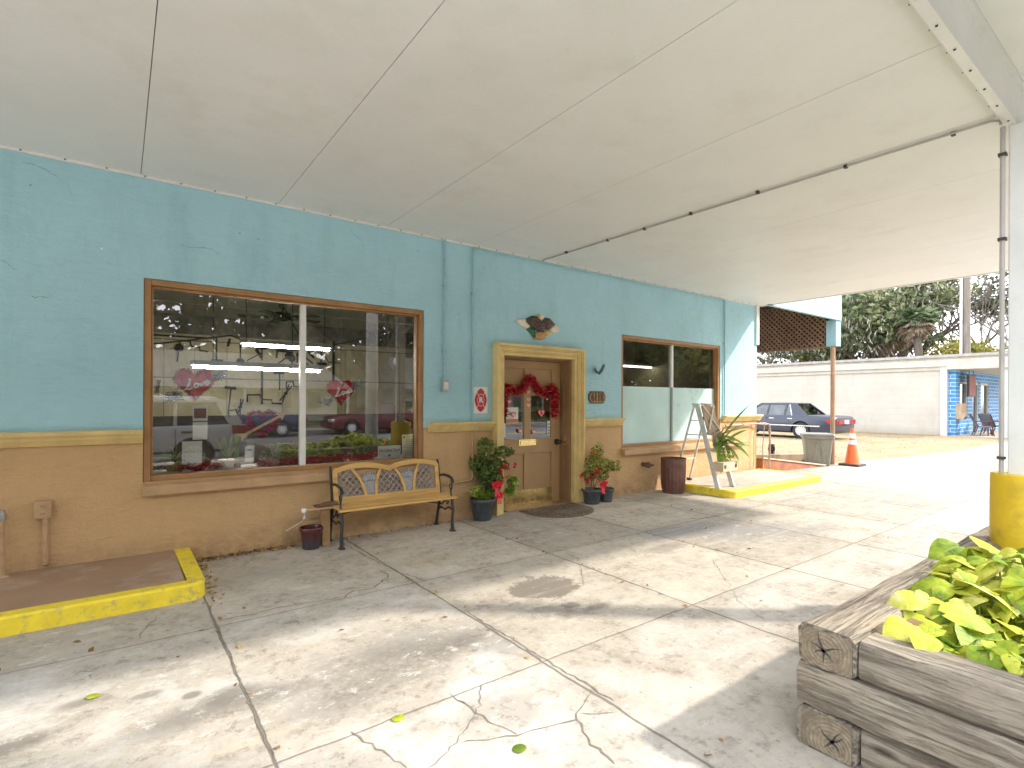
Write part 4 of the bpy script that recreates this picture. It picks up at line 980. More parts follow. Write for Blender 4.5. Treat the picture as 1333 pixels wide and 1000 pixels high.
q.bar(lad(.0, .985, .083), lad(1, .985, .083), .02, .014, (0, -1, .3)); q.build('crossed_laths', M_lath, t, smooth=0)
t = thing('planter_box', 'cream wooden planter box with two rust knots set low on the stepladder', 'planter', lad(.5, .25, .1))
M_cream = mat('cream_weathered_paint', (.66, .56, .40), .7, var=.2, scale=7, dirt=(.36, .22, .10), dirt_scale=6, dirt_amt=.6)
q = MB(); a, b = lad(-.02, .20), lad(1.02, .20); q.b(a.x, b.x, -1.03, -.82, a.z+.0, a.z+.145); bx_ = q.build('box', M_cream, t, smooth=0, bevel=.005)
q = MB()
for u in (.12, .86): p = lad(u, .2); q.lathe((p.x, -1.032, a.z+.08), [(.035, 0), (.025, -.004), (0, -.005)], 12, 0, 'y')
q.build('rust_knot', M_rust, t)
q = MB(); q.b(a.x+.14, b.x-.14, -1.0335, -1.0305, a.z+.05, a.z+.058); q.b(a.x+.16, b.x-.18, -1.0335, -1.0305, a.z+.075, a.z+.09); q.build('faded_mark', M_lath, t, smooth=0)
# staghorn fern: long strap leaves
def strap(mb, p0, d, L, wd, droop, n=7, fold=.25, twist=0.0):
    p0 = Vector(p0); d = Vector(d).normalized(); side = d.cross(Vector((0, 0, 1)))
    if side.length < .1: side = Vector((1, 0, 0))
    side.normalize(); vs = []; fs = []; p = p0.copy(); dd_ = d.copy()
    for i in range(n+1):
        f_ = i/n; ww = wd*(math.sin(PI*min(1, f_*.86+.12))**.8)*(1 if f_ < 1 else .05); u = side.cross(dd_).normalized(); s_ = (side*math.cos(twist*f_)+u*math.sin(twist*f_))
        vs += [p+s_*ww*.5+u*ww*fold, p, p-s_*ww*.5+u*ww*fold]; p = p+dd_*(L/n); dd_ = (dd_+Vector((0, 0, -droop/n))).normalized()
    for i in range(n):
        for k in (0, 1): fs.append((i*3+k, i*3+k+1, i*3+k+4, i*3+k+3))
    mb.add(vs, fs)
g = N('fern_green'); f = g.noise(g.obj, 6, 3); c_ = g.ramp(f, (.3, (.10, .18, .05)), (.52, (.27, .37, .08)), (.72, (.46, .50, .18))); g.fin(c_, .4); 
t_ = g.n.new('ShaderNodeBsdfTranslucent'); g.l.new(c_, t_.inputs[0]); mx = g.n.new('ShaderNodeMixShader'); mx.inputs[0].default_value = .3; g.l.new(g.b.outputs[0], mx.inputs[1]); g.l.new(t_.outputs[0], mx.inputs[2]); g.l.new(mx.outputs[0], g.out.inputs[0]); M_fern = g.m
t = thing('staghorn_fern', 'staghorn fern with broad strap leaves hanging from the middle of the stepladder', 'fern', lad(.6, .5, .1))
q = MB(); cc = lad(.55, .52, .12)
for dx, dz, L, wd, dr_ in [(.9, .35, .42, .09, .3), (1.0, .0, .40, .08, .25), (.7, -.5, .40, .10, .5), (.3, -.9, .36, .09, .3), (-.3, -.8, .34, .08, .4), (-.8, -.3, .32, .08, .5), (-.9, .2, .30, .07, .6), (.2, .9, .30, .07, .9), (.6, .8, .36, .07, .4), (.0, -1, .30, .08, .1), (.5, .9, .50, .06, .1), (-.4, .6, .26, .06, 1.2), (.8, -.2, .3, .09, .6), (-.1, .4, .28, .07, 1.5), (.4, .3, .30, .08, 1.3), (-.6, -.6, .3, .07, .3)]:
    strap(q, cc+Vector((R.uniform(-.06, .06), 0, R.uniform(-.1, .1))), (dx, -.45+R.uniform(-.3, .2), dz), L*1.4, wd*1.3, dr_, twist=R.uniform(-.5, .5))
q.build('strap_leaves', M_fern, t, smooth=60, fix=False)
q = MB(); q.ell(cc+Vector((0, .04, 0)), (.14, .06, .16)); q.build('root_mass', M_barn, t)
leaves('shield_fronds', leafmat('grey_green_frond', (.10, .13, .06), (.22, .26, .14), (.35, .36, .22)), t, ball(tuple(cc), (.16, .08, .20), 90), .08, .5)
cc = lad(.5, .30, .16)
leaves('trailing_leaves', M_leafy, t, ball((cc.x+.05, cc.y, cc.z+.06), (.2, .08, .08), 60), .07, .5)

# ------------------------------------------------------------------ corner rail, ramp boards, grey bin, carport
M_wpipe = mat('weathered_pipe', (.42, .32, .25), .55, .2, var=.25, scale=12, dirt=(.16, .09, .06), dirt_amt=.6)
t = thing('corner_pipe', 'bare pipe along the tan wall turning down to the ground at the shop corner', 'pipe', (10.66, -.15, 0))
q = MB(); q.tube([(9.32, -.04, 1.03), (9.8, -.05, 1.04), (10.3, -.06, 1.045), (10.62, -.12, 1.05), (10.70, -.16, 1.03), (10.71, -.17, .98)], .017, 8)
q.tube([(10.71, -.17, .98), (10.72, -.175, .55), (10.70, -.17, .30), (10.72, -.17, .0)], .020, 8); q.lathe((10.71, -.17, .86), [(.03, 0), (.032, .02), (.03, .05)], 10)
for x in (9.9, 10.35, 10.55): q.lathe((x, -.055, 1.043), [(.026, -.02), (.026, .02)], 8, 0, 'x')
q.build('pipe', M_wpipe, t)
q = MB(); q.tube([(10.62, -.11, 1.05), (10.6, -.1, .75), (10.58, -.09, .55), (10.6, -.1, .3), (10.64, -.12, .15)], .009, 6); q.tube([(10.38, -.07, 1.03), (10.3, -.06, .8), (10.32, -.05, .3), (10.3, -.04, .12)], .008, 6); q.build('hanging_hose', mat('tan_hose', (.45, .30, .17), .6), t)
q = MB(); q.b(10.76, 10.82, -.22, -.12, .42, .62); q.lathe((10.79, -.17, .52), [(.05, -.05), (.05, .05)], 10, 0, 'y'); q.tube([(10.72, -.17, .62), (10.79, -.17, .6)], .014, 6); q.build('valve', M_black, t)
M_rampt = mat('pale_ramp_boards', (.62, .52, .38), .85, var=.25, scale=3, bump=.3, stretch=(1, 8, 8)); M_ramps = mat('red_brown_ramp_side', (.36, .14, .075), .75, var=.25, scale=5, bump=.2)
t = thing('ramp', 'sloping board ramp with red-brown sides beyond the shop corner', 'ramp', (11.6, .3, 0))
q = MB(); q.hexa([(10.8, .02, -.01), (13.1, -.22, -.01), (13.1, .8, -.01), (10.8, 1.1, -.01), (10.8, .02, .30), (13.1, -.22, .015), (13.1, .8, .015), (10.8, 1.1, .30)]); q.build('ramp_side', M_ramps, t, smooth=0)
q = MB(); q.hexa([(10.8, .0, .302), (13.12, -.25, .018), (13.12, .82, .018), (10.8, 1.12, .302), (10.8, .0, .33), (13.12, -.25, .045), (13.12, .82, .045), (10.8, 1.12, .33)]); q.build('ramp_deck', M_rampt, t, smooth=0)
t = thing('timber_edging', 'long low timber lying along the dirt lot behind the ramp', 'timber', (12.5, 1.2, 0))
q = MB(); q.bar((11.0, 1.5, .12), (13.9, .55, .08), .2, .22); q.build('beam', M_barn, t, smooth=0, bevel=.015)
q = MB(); q.bar((13.55, .05, .09), (13.95, .5, .09), .14, .16); q.build('offcut', M_ramps, t, smooth=0, bevel=.01)
M_bin = mat('grey_plastic_bin', (.21, .20, .165), .45, var=.12, scale=4, dirt=(.34, .33, .29), dirt_amt=.4)
c = (13.28, .02, 0); ang = .55
t = thing('storage_bin', 'square grey plastic bin with a flat lid beside the carport post', 'bin', c)
def rect(w, d, z, r=.06, n=4):
    out = []
    for cx, cy, a0 in ((w-r, d-r, 0), (-w+r, d-r, PI/2), (-w+r, -d+r, PI), (w-r, -d+r, 1.5*PI)):
        for i in range(n+1): a_ = a0+PI/2*i/n; X_, Y_ = cx+r*math.cos(a_), cy+r*math.sin(a_); out.append((c[0]+X_*math.cos(ang)-Y_*math.sin(ang), c[1]+X_*math.sin(ang)+Y_*math.cos(ang), z))
    return out
q = MB(); q.loft([rect(.225, .225, 0), rect(.24, .24, .02), rect(.29, .29, .62), rect(.32, .32, .64), rect(.32, .32, .70)]); q.build('tub', M_bin, t, smooth=30)
q = MB(); q.loft([rect(.325, .325, .702), rect(.33, .33, .72), rect(.32, .32, .745), rect(.25, .25, .755)]); q.build('lid', M_bin, t, smooth=30)
q = MB()
for fx in (0, 1):
    d = Vector((math.sin(ang), -math.cos(ang), 0)) if fx == 0 else Vector((-math.cos(ang), -math.sin(ang), 0)); s_ = Vector((-d.y, d.x, 0)); o_ = Vector(c)
    for sx in (-1, 1): q.bar(o_+d*.242+s_*sx*.12+Vector((0, 0, .06)), o_+d*.288+s_*sx*.035+Vector((0, 0, .57)), .05, .03, d)
    q.bar(o_+d*.288-s_*.05+Vector((0, 0, .57)), o_+d*.288+s_*.05+Vector((0, 0, .57)), .05, .03, d)
q.build('rib', M_bin, t, smooth=0, bevel=.006)
# carport
M_teal = mat('carport_pale_teal', (.26, .42, .475), .6, var=.06, scale=2, bump=.1, dirt=(.36, .55, .6), dirt_amt=.4)
M_lat = mat('brown_lattice', (.20, .115, .07), .75, var=.25, scale=5); M_dark = mat('dark_board', (.045, .028, .02), .85, var=.3)
M_post = mat('brown_post', (.34, .20, .12), .6, var=.2, scale=5, dirt=(.5, .4, .3), dirt_amt=.4)
t = thing('carport', 'pale teal carport with brown lattice side panel on a thin post beside the shop', 'carport', (12.2, 2, 0))
q = MB(); q.b(10.56, 13.86, -.25, -.19, 3.54, 4.10); q.b(10.56, 13.86, -.27, -.19, 3.44, 3.539); q.b(13.86, 13.92, -.25, 6.0, 3.44, 4.10); q.build('fascia', M_teal, t, smooth=0)
q = MB(); q.b(13.64, 13.90, -.24, -.02, 2.83, 3.439); q.build('corner_box', M_teal, t, smooth=0)
q = MB(); q.b(10.51, 13.86, -.189, 6.0, 3.94, 4.06); q.build('roof', M_dark, t, smooth=0)
q = MB(); q.tube([(13.70, -.15, 0), (13.70, -.15, 2.83)], .05, 12); q.build('post', M_post, t)
q = MB(); q.tube([(13.70, 5.9, 0), (13.70, 5.9, 2.83)], .05, 12); q.build('post', M_post, t)
q = MB(); Z0, Z1, Y0, Y1 = 2.83, 3.93, .0, 6.0
k = Y0-1.1
while k < Y1:
    for s_, xx in ((1, 13.70), (-1, 13.715)):
        a, b = (k, Z0), (k+1.1, Z1)
        if s_ < 0: a, b = (k+1.1, Z0), (k, Z1)
        def clip(p, r):
            (y0, z0), (y1, z1) = p, r
            if y0 < Y0: f_ = (Y0-y0)/(y1-y0); return (Y0, z0+(z1-z0)*f_)
            if y0 > Y1: f_ = (Y1-y0)/(y1-y0); return (Y1, z0+(z1-z0)*f_)
            return p
        a, b = clip(a, b), clip(b, a)
        if abs(a[0]-b[0]) > .02: q.bar((xx, *a), (xx, *b), .042, .012, (1, 0, 0))
    k += .125
q.b(13.69, 13.73, -.02, 6.0, 2.80, 2.84)
q.build('lattice_panel', M_lat, t, smooth=0)
q = MB(); q.b(13.80, 13.83, -.0, 6.0, 2.85, 3.94); q.build('backing_board', M_dark, t, smooth=0)
# traffic cone
M_or = mat('cone_orange', (.72, .13, .025), .5, var=.1, scale=8, dirt=(.45, .12, .05), dirt_amt=.4); M_refl = mat('cone_white_band', (.80, .77, .74), .5, var=.1); M_rub = mat('black_rubber_base', (.06, .05, .05), .8)
c = (13.84, -.52, 0); t = thing('traffic_cone', 'orange traffic cone with two white bands on a black base beside the carport post', 'traffic cone', c)
q = MB(); q.b(c[0]-.22, c[0]+.22, c[1]-.22, c[1]+.22, 0, .05); q.build('base', M_rub, t, smooth=0, bevel=.015)
q = MB(); q.lathe(c, [(.165, .05), (.155, .07), (.03, .87), (.026, .88), (0, .882)], 24); q.build('cone', M_or, t)
for z0, z1 in ((.50, .60), (.64, .76)):
    q = MB(); rr_ = lambda z: .155-(z-.07)*(.125/.80)+.003
    q.lathe(c, [(rr_(z0)-.003, z0), (rr_(z0), z0), (rr_(z1), z1), (rr_(z1)-.003, z1)], 24); q.build('white_band', M_refl, t)

# ------------------------------------------------------------------ timber planter, pothos and bollard at the right
def timber_mat(name, ax):
    g = N(name); st = (1.2, 14, 14) if ax == 'x' else (14, 1.2, 14)
    p = g.map(g.pos, st); a = g.noise(p, 1.0, 8, .68, .6); b = g.noise(g.map(g.pos, (2.2, 40, 40) if ax == 'x' else (40, 2.2, 40)), 1.0, 5, .7, .4)
    spot = g.noise(g.pos, 5, 6, .7); c_ = g.mix(g.range(a, .18, .82), (.23, .195, .15), (.42, .37, .295)); c_ = g.mix(g.range(b, .52, .68, 0, .5), c_, (.085, .062, .045)); fg = g.noise(g.map(g.pos, (5, 120, 120) if ax == 'x' else (120, 5, 120)), 1.0, 5, .7); c_ = g.mix(g.range(fg, .4, .65, 0, .4), c_, (.11, .085, .06)); c_ = g.mix(g.range(spot, .52, .72, 0, .55), c_, (.16, .12, .085))
    c_ = g.mix(g.range(g.noise(g.pos, 2.2, 5), .55, .7, 0, .4), c_, (.36, .27, .17))
    kn = g.voro(g.map(g.pos, (1.6, 4, 4) if ax == 'x' else (4, 1.6, 4)), 1.3); c_ = g.mix(g.range(kn, .13, .05, 0, .8), c_, (.07, .05, .04))
    h = g.math('SUBTRACT', a, g.math('MULTIPLY', g.range(b, .5, .7), .9)); return g.fin(c_, .88, 0, g.bump(h, .9, .015), .15)
M_tx, M_ty = timber_mat('weathered_timber_along', 'x'), timber_mat('weathered_timber_across', 'y')
def end_mat(name, cy, cz):
    g = N(name); P = g.xyz(g.pos); dy_ = g.math('SUBTRACT', P[1], cy); dz_ = g.math('SUBTRACT', P[2], cz)
    rr_ = g.math('ADD', g.math('SQRT', g.math('ADD', g.math('MULTIPLY', dy_, dy_), g.math('MULTIPLY', dz_, dz_))), g.math('MULTIPLY', g.noise(g.pos, 9, 4), .03))
    ring = g.math('SINE', g.math('MULTIPLY', rr_, 420)); f = g.noise(g.pos, 30, 6, .7)
    c_ = g.mix(g.range(f, .3, .7), (.17, .135, .09), (.36, .30, .215)); c_ = g.mix(g.range(ring, .2, 1, 0, .35), c_, (.14, .10, .07)); c_ = g.mix(g.range(rr_, .10, .14, 0, .5), c_, (.15, .12, .09))
    return g.fin(c_, .9, 0, g.bump(g.math('ADD', f, g.math('MULTIPLY', ring, .15)), .7, .01), .1)
PX, PY, TW, TH = 2.415, -4.59, .225, .172
planter = thing('timber_planter', 'raised bed of stacked grey railway timbers at the right edge of the pavement', 'planter', (PX+2, PY-1, 0))
def timber(x0, x1, y0, y1, z0, z1, m, cracks=None):
    q = MB(); ax = 'x' if x1-x0 > y1-y0 else 'y'; n = 26; rings = []
    L0, L1 = (x0, x1) if ax == 'x' else (y0, y1)
    for i in range(n+1):
        s_ = L0+(L1-L0)*i/n; ring = []
        a0, a1 = (y0, y1) if ax == 'x' else (x0, x1)
        e = .022
        for (a_, z) in [(a0+e, z0), (a1-e, z0), (a1, z0+e), (a1, z1-e), (a1-e, z1), ((a0+a1)/2, z1+.003), (a0+e, z1), (a0, z1-e), (a0, z0+e)]:
            ja, jz = R.gauss(0, .0036), R.gauss(0, .003)
            ring.append((s_, a_+ja, z+jz) if ax == 'x' else (a_+ja, s_, z+jz))
        rings.append(ring)
    q.loft(rings); return q.build('timber', m, planter, smooth=40)
ZS = [(0.0, TH), (TH+.008, 2*TH+.006), (2*TH+.014, 3*TH+.012)]
X1, Y1 = 7.6, -7.1
timber(PX, X1, PY-TW, PY, *ZS[2], M_tx); timber(PX+.01, PX+TW, Y1, PY-TW-.006, ZS[2][0], ZS[2][1]-.012, M_ty)
timber(PX-.012, PX+TW-.01, Y1, PY+.004, *ZS[1], M_ty); timber(PX+TW-.004, X1, PY-TW, PY-.004, *ZS[1], M_tx)
timber(PX-.004, X1, PY-TW-.008, PY+.006, *ZS[0], M_tx); timber(PX+.008, PX+TW, Y1, PY-TW-.014, *ZS[0], M_ty)
for zs in ZS: timber(X1+.004, X1+TW, Y1, PY, *zs, M_ty)
for k, zs, dz in ((0, ZS[2], .0), (1, ZS[0], .0)):
    cy, cz_ = PY-TW*.5+.01, (zs[0]+zs[1])/2-.005; q = MB()
    oct_ = [(-TW/2+.014, -.07), (-TW/2+.02, -.077), (TW/2-.02, -.077), (TW/2-.014, -.07), (TW/2-.014, .07), (TW/2-.02, .077), (-TW/2+.02, .077), (-TW/2+.014, .07)]
    xf = PX-.004-(.004 if k else 0)
    q.prism([(a_, b) for a_, b in oct_], (xf, PY-TW*.5, (zs[0]+zs[1])/2), (0, 1, 0), (0, 0, 1), (.006, 0, 0)); q.build('end_grain', end_mat('end_grain', cy-(.04 if k else 0), cz_-(.03 if k else 0)), planter, smooth=0)
    q = MB()
    for a_ in ([.35, 1.3, 2.75, 3.9, 4.75, 5.7] if k == 0 else [2.15, 2.4, 5.45, .8, 4.1]):
        l = R.uniform(.05, .09); d = Vector((0, math.cos(a_), math.sin(a_))); n_ = Vector((0, -d.z, d.y)); o_ = Vector((xf-.0015, cy-(.035 if k else 0), cz_-(.012 if k else 0)))
        w0 = .006; md = o_+d*l*.5+n_*R.gauss(0, .006); q.add([o_-n_*w0, o_+n_*w0, md+n_*.003, o_+d*l, md-n_*.003], [(0, 1, 2, 3, 4)])
    q.build('end_crack', M_screw, planter, smooth=0, fix=False)
q = MB(); q.b(PX+TW+.001, X1-.001, Y1, PY-TW-.001, .0, .40); q.build('soil', M_soil, planter, smooth=0)
# pothos
g = N('pothos_leaf'); lf = g.attr('mid'); rn = g.attr('rnd')
f = g.math('ADD', g.math('MULTIPLY', g.noise(g.obj, 10, 4, .6), .75), g.math('MULTIPLY', rn, .38)); c_ = g.ramp(f, (.30, (.10, .19, .02)), (.44, (.26, .37, .03)), (.58, (.48, .53, .045)), (.74, (.64, .62, .10)), (.86, (.74, .71, .32)))
c_ = g.mix(g.range(lf, .10, .0, 0, .45), c_, (.45, .52, .16)); c_ = g.mix(g.range(g.noise(g.obj, 22, 5, .7), .63, .70, 0, .8), c_, (.30, .17, .06))
vn = g.math('ABSOLUTE', g.math('SUBTRACT', g.math('FRACT', g.math('SUBTRACT', g.math('MULTIPLY', g.attr('along'), 8.0), g.math('MULTIPLY', lf, 1.6))), .5)); vl = g.range(vn, .07, .0)
c_ = g.mix(g.math('MULTIPLY', vl, .22), c_, (.55, .60, .25)); c_ = g.mix(g.math('MULTIPLY', g.range(lf, .78, 1.0), g.range(g.noise(g.obj, 9, 5, .7), .50, .60, 0, .8)), c_, (.33, .20, .07))
g.fin(c_, .5, 0, g.bump(g.math('SUBTRACT', g.noise(g.obj, 45, 5), g.math('MULTIPLY', vl, .6)), .5, .008), .25); t_ = g.n.new('ShaderNodeBsdfTranslucent'); g.l.new(c_, t_.inputs[0]); mx = g.n.new('ShaderNodeMixShader'); mx.inputs[0].default_value = .30
g.l.new(g.b.outputs[0], mx.inputs[1]); g.l.new(t_.outputs[0], mx.inputs[2]); g.l.new(mx.outputs[0], g.out.inputs[0]); M_pothos = g.m
def big_leaves(name, items, m, parent):
    vs = []; fs = []; mid = []; rnd = []; ln = []
    NL, NW = 7, 2
    outline = [(0, .10), (.10, .40), (.24, .50), (.42, .47), (.62, .36), (.82, .18), (1.0, .0)]
    for (c, d, nrm, L, wf, curl, foldk) in items:
        c, d, nrm = Vector(c), Vector(d).normalized(), Vector(nrm); s_ = d.cross(nrm).normalized(); nrm = s_.cross(d).normalized(); o = len(vs); r_ = R.random(); lob = .5+.5*R.random()
        wv = R.uniform(0, 6)
        for i, (f_, wd) in enumerate(outline):
            p = c+d*L*(f_-.1)-nrm*L*curl*(f_-.15)**2
            wd_ = wd*L*wf
            for k in (-1, -.5, 0, .5, 1):
                bend = foldk*abs(k)-.16*k*k+.045*math.sin(f_*9+k*4+wv)*abs(k)
                back = -.10*L*(1 if i == 0 else .5 if i == 1 else 0)*abs(k)
                vs.append(p+s_*wd_*k+nrm*wd_*bend+d*back); mid.append(abs(k)); ln.append(f_)
        for i in range(6):
            for k in range(4): fs.append((o+i*5+k, o+i*5+k+1, o+(i+1)*5+k+1, o+(i+1)*5+k)); rnd.append(r_)
    me = bpy.data.meshes.new(name); off = wloc(parent); me.from_pydata([tuple(Vector(p)-off) for p in vs], [], fs)
    a_ = me.attributes.new('mid', 'FLOAT', 'POINT'); a_.data.foreach_set('value', mid); a_ = me.attributes.new('rnd', 'FLOAT', 'FACE'); a_.data.foreach_set('value', rnd); a_ = me.attributes.new('along', 'FLOAT', 'POINT'); a_.data.foreach_set('value', ln)
    me.materials.append(m); me.polygons.foreach_set('use_smooth', [True]*len(fs)); o = bpy.data.objects.new(name, me); COL.objects.link(o); o.parent = parent; return o
t = thing('pothos', 'sprawling yellow-green pothos vines filling the timber planter', 'plant', (4.5, -5.4, .45))
items = []; st = MB()
for k in range(2300):
    u = R.random(); x = 2.66+4.4*u**2.0; y = R.uniform(-6.3, -4.84)
    if y < -5.75 and x < 3.2: continue
    hgt = .50+.10*math.sin(x*3.1+y*2)+.07*math.sin(x*7+1)*math.cos(y*6)+R.uniform(-.05, .10)
    if y > -4.95: hgt -= .03
    L = R.uniform(.085, .155)*(1.0+.45*(R.random() > .88)); a_ = R.gauss(2.3, 1.2); d = (math.cos(a_), math.sin(a_), R.uniform(-.55, .15)); n_ = (R.gauss(0, .35), R.gauss(0, .35)-.15, 1)
    items.append(((x, y, hgt), d, n_, L, R.uniform(.62, .9), R.uniform(.1, .9), R.uniform(.05, .55)))
    if k % 3 == 0: st.tube([(x+R.uniform(-.1, .1), y+R.uniform(-.1, .1), .40), (x+R.uniform(-.05, .05), y, hgt*.6+.18), (x, y, hgt)], .005, 4)
for px, py, zz, L, a_ in ((1245, 712, .60, .24, 2.8), (1185, 815, .55, .18, 2.9), (1215, 818, .55, .20, 2.2), (1205, 827, .55, .15, 3.4), (1270, 740, .62, .30, .3), (1290, 715, .66, .34, -.2), (1195, 780, .57, .17, 2.4), (1230, 765, .6, .2, 2.0), (1262, 760, .62, .22, 4.6), (1240, 800, .58, .24, 5.4)):
    p = atz(px, py, zz); items.append(((p.x, p.y, p.z), (math.cos(a_), math.sin(a_), -.1), (R.gauss(0, .2), -.35, 1), L, .78, .5, .2))
big_leaves('foliage', items, M_pothos, t); st.build('vine_stems', M_leafy, t, smooth=0, fix=False)
leaves('dry_leaves', leafmat('dry_brown_leaves', (.14, .06, .025), (.30, .15, .06), (.45, .33, .18)), t, np.stack([NR.uniform(2.7, 6, 160), NR.uniform(-6, -4.9, 160), NR.uniform(.43, .58, 160)], 1), .09, .5)
# yellow bollard
c = (5.0, -4.93, 0)
M_byel = mat('bollard_yellow_paint', (.74, .50, .022), .5, var=.08, scale=3, bump=.25, bscale=22, dirt=(.32, .20, .03), dirt_scale=5, dirt_amt=.5)
t = thing('yellow_bollard', 'thick yellow painted concrete bollard round the foot of the white canopy column', 'bollard', c)
q = MB(); q.lathe(c, [(.215, .38), (.215, .96), (.213, 1.0), (.205, 1.012), (.0, 1.014)], 40); q.build('sleeve', M_byel, t, smooth=40)
q = MB()
for z in (.60, .82): q.lathe(c, [(.2152, z), (.2165, z+.004), (.2152, z+.008)], 40)
q.build('form_seam', M_byel, t)
it = [((4.93, -5.07, 1.02), (.2, -.8, .1), (0, -.3, 1), .12, .8, .6, .3), ((5.0, -5.09, 1.03), (.9, -.3, 0), (0, 0, 1), .14, .8, .5, .3), ((4.98, -5.06, 1.035), (-.8, -.4, .2), (0, 0, 1), .12, .8, .7, .3)]
t = thing('pothos_cutting', 'single pothos cutting lying on top of the yellow bollard', 'plant', (4.97, -5.06, 1.015)); big_leaves('leaf', it, M_pothos, t)

# ------------------------------------------------------------------ cars
M_tyre = mat('tyre_rubber', (.025, .025, .026), .8); M_cglass = glassmat('car_glass', .10, (.30, .34, .34)); M_chrome = mat('chrome_trim', (.65, .65, .66), .18, 1.0, var=.03)
M_blackpl = mat('black_plastic', (.03, .03, .032), .5); M_tail = mat('red_lamp_lens', (.38, .012, .015), .15, var=.1); M_plate = mat('number_plate', (.75, .77, .78), .4); M_cabin = mat('car_cabin_dark', (.06, .06, .065), .8)
M_rim = mat('wheel_cover_silver', (.72, .72, .71), .35, .1); M_lamp = mat('clear_lamp_lens', (.7, .7, .7), .1)
def paint(name, col, metal=.25):
    g = N(name); c = g.mix(g.range(g.noise(g.obj, 1.5, 5), .4, .7), sc(col, .94), sc(col, 1.06)); g.fin(c, .35, metal); g.b.inputs['Coat Weight'].default_value = .35; g.b.inputs['Coat Roughness'].default_value = .08; return g.m
def wheel(parent, x, y, r, wd, side):
    w_ = thing('wheel', None, None, (x, y, r)); w_.parent = parent
    q = MB(); q.lathe((0, 0, 0), [(r*.62, -wd/2), (r*.9, -wd/2), (r, -wd*.32), (r, wd*.32), (r*.9, wd/2), (r*.62, wd/2)], 32, 0, 'y', caps=False); q.build('tyre', M_tyre, w_, local=True)
    q = MB(); o = side*wd*.44
    q.lathe((0, 0, 0), [(r*.63, o*.9), (r*.60, o*1.06), (r*.50, o*1.0), (r*.2, o*1.14), (0, o*1.16)], 32, 0, 'y')
    q.build('rim', M_rim, w_, local=True)
    q = MB()
    for k in range(12):
        a_ = 2*PI*k/12; q.ell((r*.47*math.cos(a_), o*1.10, r*.47*math.sin(a_)), (r*.055, .012, r*.07), 8, 6)
    q.build('rim_slot', M_blackpl, w_, local=True)
